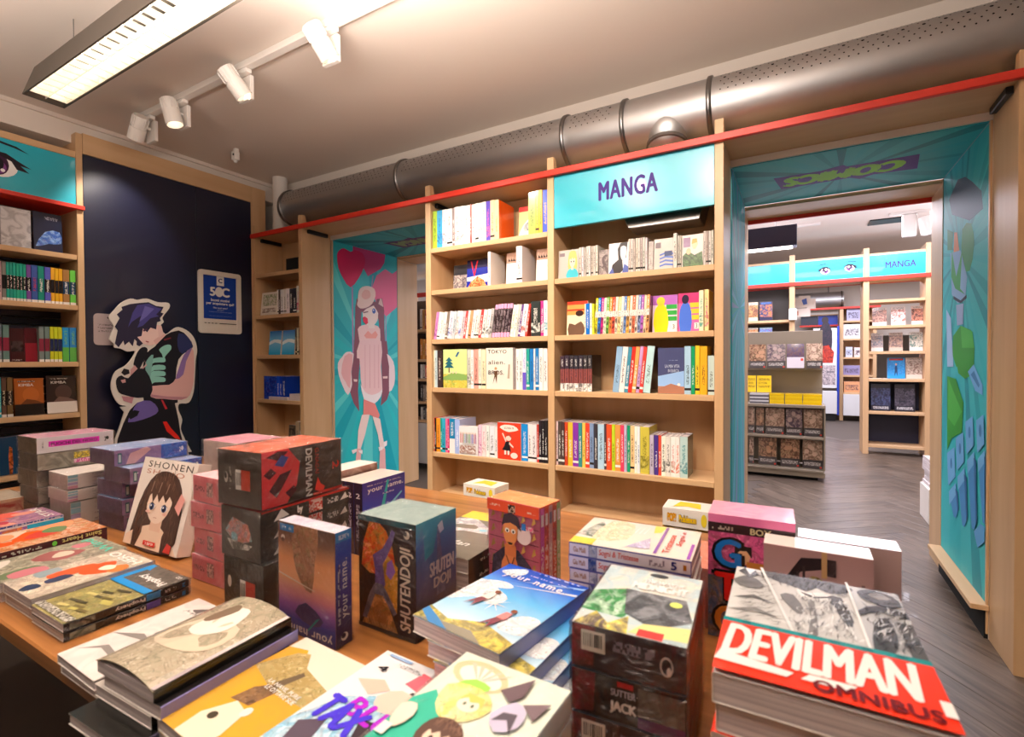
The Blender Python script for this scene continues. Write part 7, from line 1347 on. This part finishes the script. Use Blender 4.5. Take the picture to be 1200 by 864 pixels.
t = thing('book', 'leaning cover of a dark-haired girl with blue eyes, beside pink boxes', 'book', (-1.298, .574, TZ + .0086)); W, H, Th = .223, .204, .03
t.rotation_euler = (math.radians(-15), 0, math.radians(2.5))
mb = MB().box((-W / 2, 0, 0), (W / 2, Th, H), c='eae0d8'); mb.obj('volume', 'gloss', t); cv = Canvas((-W / 2, 0, 0), (1, 0, 0), (0, 0, 1)); girl(cv, W, H); cv.done('cover_print', t, 'gloss')
# collector boxes on the low bench
def collector(x0, x1, y0, y1, h, label, yaw):
    t, W, D = base('toy_box', label, 'box', x0, x1, y0, y1, BZ, yaw); fr = h * .28
    mb = MB(); mb.box((-W / 2, -D / 2, h - fr), (W / 2, D / 2, h), c='f0ece4'); mb.obj('box_top', 'gloss', t)
    boxo('box_back', (-W / 2, D / 2 - .002, 0), (W / 2, D / 2, h - fr - .0004), 'yellow', t); boxo('box_base', (-W / 2, -D / 2, 0), (W / 2, D / 2 - .0025, .02), 'white', t); boxo('box_side', (W / 2 - .002, -D / 2, .0205), (W / 2, D / 2 - .0025, h - fr - .0004), 'yellow', t)
    boxo('box_side', (-W / 2, -D / 2, .0205), (-W / 2 + .002, D / 2 - .0025, h - fr - .0004), 'yellow', t)
    boxo('window_film', (-W / 2 + .002, -D / 2, .0205), (W / 2 - .0025, -D / 2 + .0006, h - fr - .0004), 'film', t)
    o = MB().cyl((0, 0, .021), (0, 0, h * .6), W * .3, 20, r2=W * .24).obj('inner_tray', 'yellow', t, bevel=.008)
    cv = cvs(t, 'front', W, D, h); cv.text('POP!', W * .2, h - fr * .5, W * .2, fr * .5, 'e0a020', bold=.08); cv.text('Pokémon', W * .54, h - fr * .52, W * .38, fr * .46, '2a3a78', bold=.1); cv.text('Pokémon', W * .54, h - fr * .52, W * .37, fr * .42, 'f0c81a', bold=.05); cv.ell(W * .88, h - fr * .5, W * .06, fr * .36, 'f0d83a'); cv.done('box_print', t, 'gloss')
    cv = cvs(t, 'top', W, D, h); cv.poly([(W * .2, D * .2), (W * .5, D * .35), (W * .8, D * .2), (W * .75, D * .8), (W * .3, D * .85)], 'e8d040', sm=1); cv.done('box_print', t, 'gloss')
p = onY(543, 567, 1.48); q = onY(581, 575, 1.48)
collector(p.x, q.x, 1.48, 1.57, p.z - BZ, 'white and yellow window toy box on the bench, left of orange set', -3)
p = onY(776, 594, 1.44); q = onY(831, 607, 1.44)
collector(p.x, q.x, 1.44, 1.53, p.z - BZ, 'white and yellow window toy box on the bench, beside tall pink set', 2)
# ------------------------------------------------------------------ the room beyond the right doorway
# taupe display island
GX = (-.95, .219); t = thing('display_island', 'taupe metal display island of comics in the room beyond', 'display stand', ((GX[0] + GX[1]) / 2, 5.1, 0)); b = Vector(t.location); G0 = 4.9
P_ = lambda nm, lo, hi, m='taupe', bev=.003: boxo(nm, Vector(lo) - b, Vector(hi) - b, m, t, bev)
P_('back_board', (GX[0], 5.19, .1), (GX[1] - .012, 5.21, Z(.256)))
P_('base', (GX[0], G0 + .01, .03), (GX[1], 5.19 - .0005, Z(-.963) - .0005))
P_('base_foot', (GX[0] + .05, G0 + .06, 0), (GX[1] - .05, 5.15, .0295), 'dark', 0)
for z in (-.943, -.664): P_('shelf', (GX[0], G0, Z(z) - .02), (GX[1] - .0125, 5.189, Z(z)))
P_('counter', (GX[0], G0 - .012, Z(-.39) - .026), (GX[1], 5.189, Z(-.39)))
P_('end_panel', (GX[1] - .012, G0, Z(-.9425)), (GX[1], 5.189, Z(-.4165)))
P_('upper_ledge', (GX[0], 5.10, Z(-.08) - .018), (GX[1] - .013, 5.1895, Z(-.08)))
P_('ledge_lip', (GX[0], 5.095, Z(-.08) - .018), (GX[1] - .013, 5.0995, Z(-.055)))
FG = Frame('y', G0 + .02)
def dark_comic(seed, pal=0):
    def f(cv, W, H):
        r = random.Random(seed); a = (('8a6a58', 'd8b8a0'), ('5a4a58', 'b8a098'), ('6a4838', 'c89a78'))[pal]
        cv.rect(0, H * .3, W, H, a[0], 2, a[1]); cv.rect(0, 0, W, H * .3, '4a4444', 0); cv.rect(W * .08, H * .1, W * .9, H * .22, '4a4444', 1, 'e8e0d8'); cv.rect(W * .86, H * .02, W * .96, H * .08, 'd8483a')
        for i in range(4): cv.ell(W * r.uniform(.2, .8), H * r.uniform(.45, .85), W * .12, H * .08, a[1])
    return f
def pxface(z, x0, x1, y, ht, art, label, c='5a4a44', front=FG, d=.0, th=.012, tilt=-6, group=None):
    a, e = onY(x0, 430, front.front + d).x, onY(x1, 430, front.front + d).x
    if 6.5 < front.front < 7 and a > .6: e = min(e, 1.165)
    if front is FG: a, e = max(a, GX[0] + .02), min(e, GX[1] - .016)
    return faceout(front, z, a, e, ht, c, art, label, d=d, th=th, tilt=tilt, group=group)
rows = ((Z(-.08), ((878, 898), (899, 921), (922, 943), (945, 965)), .215, 'upper ledge of the taupe island', .11, (2, 1, 1, 0)),
        (Z(-.664), ((877, 885), (886, 896), (897, 920), (921, 941), (942, 965)), .228, 'middle row of the taupe island', .06, (0, 2, 0, 1, 0)),
        (Z(-.943), ((878, 884), (889, 911), (915, 938), (941, 966)), .24, 'bottom row of the taupe island', .06, (0, 2, 2, 0)))
PW = ('leftmost', 'second from left', 'third from left', 'fourth from left', 'rightmost')
for z, L, ht, nm, d, pal in rows:
    for i, (x0, x1) in enumerate(L):
        pxface(z, x0, x1 - .5, G0, ht, dark_comic(i + int(z * 100), pal[i]) if i != 2 or ht > .22 else (lambda cv, W, H: (cv.rect(0, H * .45, W, H, '6a4a54', 2, '4a3a68'), cv.rect(0, 0, W, H * .45, 'd8d0d8'), cv.rect(W * .8, H * .3, W * .95, H * .4, 'd8483a'))), '%s cover, %s, facing out' % (PW[i] if i < len(L) - 1 else 'rightmost', nm), d=d)
for i, (x0, x1) in enumerate(((902, 919), (920, 940), (941, 963))):
    a, e = onY(x0, 470, 4.96).x, onY(x1, 470, 4.96).x
    for k in range(5):
        mb = MB(); mb.box((-(e - a) / 2, -.08, 0), ((e - a) / 2, .08, .0172), c='f0cc1e' if k % 2 else 'e8c018'); o = mb.obj('book', 'gloss', None, ((a + e) / 2 + RND.uniform(-.002, .002), 5.0, Z(-.39) + .0006 + k * .0178))
        tag(o, 'yellow book, %s from bottom, %s yellow pile on the taupe island' % (ordn(k + 1), ('left', 'middle', 'right')[i]), 'book', 'yellow books on the island counter')
a, e = onY(879, 470, 4.96).x, onY(901, 470, 4.96).x
for k in range(6):
    mb = MB(); mb.box((-(e - a) / 2, -.08, 0), ((e - a) / 2, .08, .0142), c='c8c8cc' if k % 2 else '5a5a62'); tag(mb.obj('book', 'gloss', None, ((a + e) / 2, 5.0, Z(-.39) + .0006 + k * .0148)), 'grey book, %s from bottom, left of the yellow piles' % ordn(k + 1), 'book')
for x0, x1, lb in ((876, 886, 'yellow cover at far left above the grey books'), (887, 904, 'yellow cover with dark lettering above the grey books')):
    o = pxface(Z(-.39) + .092, x0, x1, 0, .15, lambda cv, W, H: (cv.rect(W * .1, H * .7, W * .9, H * .84, 'f0c81e', 1, '2a2418'), cv.rect(W * .1, H * .5, W * .7, H * .62, 'f0c81e', 1, '2a2418'), cv.rect(W * .1, H * .28, W * .95, H * .42, 'f0c81e', 1, '2a2418')), lb, 'f0c81e', d=.08, th=.02)

# far bookcases with the second turquoise header
FYY = 6.6; up = [(-.70, -.66), (-.066, -.010), (.637, .69), (1.168, 1.21)]
t = thing('bookcase', 'far beech bookcase run with turquoise header signs, room beyond', 'bookcase', (.4, FYY + .15, 0)); b = Vector(t.location)
P_ = lambda nm, lo, hi, m='wood_v', bev=.002: boxo(nm, Vector(lo) - b, Vector(hi) - b, m, t, bev)
for x0, x1 in up: P_('upright', (x0, FYY, 0), (x1, FYY + .3, Z(1.2)))
for x0, x1, zs in ((up[0][1], up[1][0], (.46, .25, -.05, -.4)), (up[2][1], up[3][0], (.634, .357, .08, -.216, -.568, -.93))):
    for z in zs: P_('shelf', (x0 + .0005, FYY + .004, Z(z) - .03), (x1 - .0005, FYY + .29, Z(z)), 'wood_h')
P_('header_board', (-1.6, FYY + .0, Z(1.105)), (1.1675, FYY + .025, Z(1.14)), 'wood_h') if False else None
P_('back_panel', (up[0][1] + .0005, FYY + .291, .05), (up[1][0] - .0005, FYY + .3, Z(.85)), 'darkgrey', 0)
P_('back_panel', (up[2][1] + .0005, FYY + .291, Z(-.93)), (up[3][0] - .0005, FYY + .3, Z(-.2165)), 'navy2', 0)
struct(boxo('trim_12', (-1.6, FYY - .02, Z(.845)), (1.23, FYY - .0005, Z(.885)), 'red', None, .002))
struct(boxo('trim_13', (-1.6, FYY + .3005, Z(.845)), (1.21, FYY + .32, Z(.875)), 'red', None, .002))
P_('top_board', (up[1][1] + .0005, FYY + .0, Z(.85)), (up[2][0] - .0005, FYY + .2995, Z(.872)), 'wood_h'); P_('top_board', (up[2][1] + .0005, FYY, Z(.85)), (up[3][0] - .0005, FYY + .2995, Z(.872)), 'wood_h')
for x0, x1, lb, kind in ((-1.4, up[0][0], 'turquoise far header panel at left, hidden behind the dark light fitting', 0), (up[0][1], up[1][0], 'narrow turquoise far header panel left of the printed eyes', 0), (up[1][1], up[2][0], 'far turquoise header panel printed with two drawn eyes', 1), (up[2][1], up[3][0], 'far turquoise header sign lettered MANGA beyond the doorway', 2)):
    t2 = thing('shop_sign', lb, 'sign', ((x0 + x1) / 2, FYY + .012, Z(.8865)))
    W = x1 - x0 - .002; boxo('sign_panel', (-W / 2, -.01, 0), (W / 2, .01, .225), 'teal', t2, .001); boxo('sign_rail', (-W / 2, -.012, .2255), (W / 2, .014, .25), 'wood_h', t2, .001)
    cv = Canvas((0, -.01, 0), (1, 0, 0), (0, 0, 1))
    if kind == 1: eye(cv, -.03, .105, .62, -1); cv.done('sign_print', t2); cv = Canvas((0, -.01, 0), (1, 0, 0), (0, 0, 1)); eye(cv, .2, .115, .62)
    if kind == 2: cv.text('MANGA', .03, .115, .26, .07, '3a2a7a', bold=.03)
    cv.done('sign_print', t2)
FB = Frame('y', FYY + .03)
def simp(seed, pals):
    def f(cv, W, H):
        r = random.Random(seed); cv.rect(0, H * .2, W, H * .85, pals[0], 2, pals[1]); cv.rect(W * .1, H * .87, W * .9, H * .96, pals[2], 1, '3a3030')
    return f
SH = [('.634', ()), ('.357', ((1022, 1039, 'e8dcd0', ('c89a88', '5a4a4a', 'e8dcd0')), (1044, 1061, 'ecdcd0', ('f0e4dc', 'b84a3a', 'f0e8e0')), (1068, 1086, 'e8d0c0', ('c8846a', '4a3a3a', 'e8d8c8')))), ('.08', ((1021, 1035, 'dcd4cc', ('b8a8a0', '6a7a8a', 'dcd4cc')), (1042, 1058, 'c8b0a0', ('7a6a68', 'c8a08a', 'c8b8a8')), (1066, 1085, 'e0dcd0', ('d8d0c0', '4a7a70', 'e0dcd0')))),
      ('-.216', ((1040, 1061, '2a9ae0', ('2a9ae0', '1f8ad0', 'd83a34')), (1062, 1081, 'd8cabc', ('c8b8a8', '7a5a50', 'd8cabc')))), ('-.568', ((1021, 1044, '1a1c30', ('1c2240', '4a5a8a', '1a1c30')), (1049, 1073, '20202c', ('2a2a38', '5a5466', '20202c'))))]
for zi, (zs, L) in enumerate(SH):
    for i, (x0, x1, c, pal) in enumerate(L):
        def art(cv, W, H, pal=pal, i=i, zi=zi):
            simp(i * 7 + zi, pal)(cv, W, H)
            if zi == 4: cv.rect(W * .1, H * .06, W * .9, H * .16, pal[2], 1, 'e8e8f0')
            if zi == 3 and i == 0: cv.poly([(W * .4, H * .1), (W * .44, H * .6), (W * .56, H * .6), (W * .58, H * .1), (W * .5, H * .3)], '20406a'); cv.ell(W * .5, H * .68, W * .06, H * .05, 'd8a890')
        pxface(Z(float(zs)), x0, x1, 0, (.1, .2, .2, .225, .29)[zi], art, '%s %s cover facing out, %s of the far lettered bookcase' % (('left', 'middle', 'right')[i] if len(L) == 3 else ('left', 'right')[i], cname(c), ('', 'second shelf', 'third shelf', 'fourth shelf', 'fifth shelf')[zi]), c, FB, d=.06, th=.02)
for i, (x0, x1, c, pal) in enumerate(((877, 888, 'e8d0b0', ('c89a5a', '7a3a3a', 'f0e0d0')), (890, 905, '2a2a4a', ('2a3a6a', 'e07a3a', '2a6ac0')))):
    pxface(Z(.46), x0, x1, 0, .23, simp(i + 40, pal), '%s cover facing out on the far bookcase left of the opening' % ('warm-coloured', 'navy and orange')[i], c, FB, d=.04, th=.02)
for i, (x0, x1, c, pal) in enumerate(((877, 888, 'e8dcc8', ('d8b080', 'c86a4a', 'e8e0d0')), (890, 905, '8ac0e0', ('6ab0e0', 'a05ac0', 'e8f0f8')))):
    pxface(Z(.25), x0, x1, 0, .13, simp(i + 44, pal), '%s small cover on the far bookcase, lower left shelf' % ('cream', 'pale blue')[i], c, FB, d=.04, th=.02)
# pinned papers and small box beside the far opening
t = thing('paper_notices', 'white papers pinned at the left of the far opening', 'notices', (.06, FYY + .33, Z(.66)))
for i, (x, z, w_, h_, c) in enumerate(((-.05, .02, .1, .12, 'e8e0e0'), (.03, .03, .12, .14, 'dce0f0'), (.1, .0, .09, .12, 'ece8e8'), (-.06, -.1, .1, .1, 'e0ccc4'), (.03, -.1, .12, .1, 'e8e4e4'))):
    boxo('paper', (x - w_ / 2, -.002 * i - .002, z - h_ / 2), (x + w_ / 2, -.002 * i - .0005, z + h_ / 2), 'white', t)
cv = Canvas((0, -.012, 0), (1, 0, 0), (0, 0, 1)); cv.poly([(.0, .05), (.05, .07), (.06, .0), (.02, -.01)], '4a6ab8', sm=1); cv.rect(-.09, -.13, -.03, -.08, 'c89a8a'); cv.done('paper_print', t)
o = boxo('box', (-.07, FYY - .06, Z(.45)), (.01, FYY - .0002, Z(.58)), 'white', None, .003); tag(o, 'small white box fixed to the far upright by the opening', 'box')
# dark hanging fitting, spots and ceiling slot in the room beyond
t = thing('pendant_light', 'dark box light fitting hanging in the room beyond the right doorway', 'light', (-.62, 3.86, Z(.76)))
boxo('housing', (-.7, -.05, 0), (.626, .05, .14), 'navy2', t, .003); boxo('diffuser', (-.68, -.04, -.006), (.6, .04, -.0005), 'tube', t)
for x in (-.3, .5): MB().cyl((x, 0, .1405), (x, 0, ZCEIL - Z(.76)), .002, 6).obj('hanging_wire', 'steel', t)
for x, y, lb in ((-.19, 5.75, 'white twin spot on the ceiling beyond, at left'), (.95, 5.75, 'white twin spot on the ceiling beyond, at right')):
    t = thing('track_lamp', lb, 'spot lamp', (x, y, ZCEIL - .021)); boxo('driver_plate', (-.1, .0, -.2), (-.0, .05, -.0005), 'white', t, .004); MB().cyl((.05, -.02, -.06), (.07, -.05, -.2), .05, 20).obj('lamp_head', 'white', t); boxo('adapter', (.0005, -.02, -.06), (.09, .03, -.0005), 'white', t, .002)
    o = boxo('ceiling_track', (x - .9 if x < .5 else x - .2, y - .02, ZCEIL - .02), (x + .4, y + .02, ZCEIL - .0005), 'white'); tag(o, 'white ceiling track carrying the %s twin spot beyond' % ('left' if x < .5 else 'right'), 'lighting track')
o = boxo('ceiling_slot', (.62, 5.9, ZCEIL - .012), (.9, 6.1, ZCEIL - .0005), 'black'); tag(o, 'dark flat air slot in the ceiling of the room beyond', 'air vent')
# third room glimpsed through the far opening
struct(boxo('trim_14', (-.2, 9.98, Z(.84)), (1.2, 10.0, Z(.875)), 'red', None, .002))
t = thing('ventilation_duct', 'short grey duct seen through the far opening', 'duct', (.3, 10.4, Z(1.04))); MB().cyl((-.6, 0, 0), (.42, 0, 0), .14, 28).obj('duct_pipe', 'duct', t); MB().cyl((.38, 0, 0), (.4, 0, 0), .15, 28).obj('duct_collar', 'steel', t); MB().cyl((.2, 0, .141), (.2, 0, ZCEIL - Z(1.04)), .01, 8).obj('duct_hanger', 'steel', t)
struct(boxo('wall_beyond', (-.6, 10.62, Z(.4)), (3, 10.7, ZCEIL), 'wall'))
t = thing('shop_sign', 'blue header panels seen through the far opening', 'sign', (.4, 10.3, Z(.6))); boxo('sign_panel', (-.32, -.01, 0), (-.06, .01, .16), 'navy', t); boxo('sign_panel', (-.055, -.01, 0), (.23, .01, .16), 'bluepl', t); boxo('red_edging', (-.34, -.02, -.03), (.235, .01, -.001), 'red', t); boxo('header_board', (-.34, -.02, .161), (.235, .2, .18), 'wood_h', t)
t = thing('bookcase', 'distant narrow beech bookcase with white cabinet, through the far opening', 'bookcase', (.8, 10.15, 0)); b = Vector(t.location)
for x0, x1 in ((.641, .695), (1.1, 1.15)): boxo('upright', Vector((x0, 10.0, 0)) - b, Vector((x1, 10.3, Z(.875))) - b, 'wood_v', t, .002)
for z in (.64, .34, .03, -.27, -.56): boxo('shelf', Vector((.6955, 10.004, Z(z) - .03)) - b, Vector((1.0995, 10.29, Z(z))) - b, 'wood_h', t, .002)
boxo('top_board', Vector((.6955, 10.0, Z(.85))) - b, Vector((1.0995, 10.29, Z(.87))) - b, 'wood_h', t, .002); boxo('cabinet', Vector((.6955, 9.96, .09)) - b, Vector((1.0995, 10.25, Z(-.591))) - b, 'panel_white', t, .004)
boxo('back_panel', Vector((.6955, 10.291, .05)) - b, Vector((1.0995, 10.3, Z(.85))) - b, 'wood_v', t)
FD = Frame('y', 10.03)
for i, (z, x0, x1, c, ht, lb) in enumerate(((.64, 992, 1008, 'b8b8d8', .2, 'lilac box on the top shelf of the distant bookcase'), (.34, 988, 1008, 'f0f0f0', .24, 'white printed box on the second shelf, distant bookcase'), (.03, 991, 999, 'c8d0e8', .17, 'pale blue box left on the third shelf, distant bookcase'), (.03, 1001, 1008, 'e8dcd8', .16, 'cream box right on the third shelf, distant bookcase'), (-.27, 988, 1008, '9a90b8', .16, 'violet grey row on the fourth shelf, distant bookcase'), (-.56, 989, 1008, 'e8a87a', .18, 'orange row on the fifth shelf, distant bookcase'))):
    pxface(Z(z), x0, x1, 0, ht, lambda cv, W, H, c=c, i=i: (cv.rect(W * .1, H * .2, W * .9, H * .7, c, 2, '5a4a5a'),), lb, c, FD, d=.02, th=.1, tilt=0)
t = thing('poster_stand', 'tall poster with dark red figure seen through the far opening', 'poster', (.40, 9.9, 0)); boxo('board', (-.14, 0, .55), (.2, .02, Z(.52)), 'panel_white', t); boxo('cabinet', (-.12, -.05, .12), (.2, .1, .5), 'panel_white', t, .004); boxo('cabinet_foot', (-.1, -.03, 0), (.18, .08, .1195), 'black', t); boxo('blue_edge', (.201, -.02, .1), (.23, .14, Z(.55)), 'bluepl', t)
cv = Canvas((-.14, 0, .55), (1, 0, 0), (0, 0, 1)); cv.poly([(.1, .5), (.08, .9), (.14, 1.1), (.2, 1.12), (.27, .95), (.26, .6), (.2, .45)], '30303c', 2, '4a3a48', sm=2); cv.poly([(.12, .42), (.14, .7), (.22, .72), (.3, .6), (.28, .42)], 'd8402a', 2, '4a2a30', sm=1); cv.ell(.17, 1.14, .05, .06, '3a3034'); cv.rect(.01, .05, .32, .38, 'd8c8c8', 2, '4a4a5a'); cv.rect(.01, .25, .1, .5, 'b03ab0'); cv.rect(.01, .05, .08, .24, '3a6ac8'); cv.done('poster_print', t)
# white cartons and a magazine pile by the right jamb
o = boxo('carton', (.72, 3.95, 0), (.95, 4.2, .22), 'white', None, .004); tag(o, 'white carton on the floor just beyond the right doorway', 'carton')
for k in range(8):
    mb = MB().box((-.1, -.13, 0), (.1, .13, .021), c='e0dcd8' if k % 2 else 'f0ecea'); mb.m = [0, 0, 1, 1, 1, 1]; o = mb.obj('book', ['gloss', 'pages'], None, (.84 + RND.uniform(-.008, .008), 4.08, .2206 + k * .0218)); tag(o, 'white-edged book, %s from the bottom, on the floor carton' % ordn(k + 1), 'book')
# shelf glimpsed through the left doorway
t = thing('bookcase', 'beech bookcase glimpsed in the gap of the left doorway', 'bookcase', (-3.1, 3.9, 0)); b = Vector(t.location)
for x in (-3.44, -2.76): boxo('upright', Vector((x, 3.75, 0)) - b, Vector((x + .036, 4.0, Z(.68))) - b, 'wood_v', t)
LZ = (.31, .02, -.17, -.39, -.57)
for z in LZ: boxo('shelf', Vector((-3.4035, 3.754, Z(z) - .025)) - b, Vector((-2.7605, 3.988, Z(z))) - b, 'wood_h', t)
boxo('back_panel', Vector((-3.4035, 3.989, .02)) - b, Vector((-2.7605, 4.0, Z(.62))) - b, 'darkgrey', t); boxo('red_edging', Vector((-3.46, 3.73, Z(.62))) - b, Vector((-2.70, 3.749, Z(.66))) - b, 'red', t); boxo('cabinet', Vector((-3.4035, 3.73, .05)) - b, Vector((-2.7605, 3.97, Z(-.60))) - b, 'panel_white', t)
FE = Frame('y', 3.78)
for zi, (z, pal, h) in enumerate(((.31, 'e8e0d8 d8a060 b05040', .2), (.02, 'd88a3a e0a050 d8803a', .2), (-.17, 'e8e4e0 c8c0b8 d05a50', .14), (-.39, '3a3434 8a7a6a c8b8a8', .16), (-.57, 'd8d4d0 3a3a40 b8b0a8', .12))):
    pal = pal.split()
    for i in range(6):
        x = -3.20 + i * .03
        spine(FE, Z(z), x, x + .028, h - .005 * (i % 3), pal[i % 3], None, 1, 0, 'in %s row, left doorway gap' % ordn(zi + 1), i + 1)
t = thing('ventilation_duct', 'dull metal duct glimpsed high in the left doorway gap', 'duct', (-3.2, 3.95, Z(.95))); MB().cyl((-1.2, 0, 0), (1.0, 0, 0), .12, 24).obj('duct_pipe', 'duct', t); MB().cyl((0, 0, .121), (0, 0, ZCEIL - Z(.95)), .01, 8).obj('duct_hanger', 'steel', t)
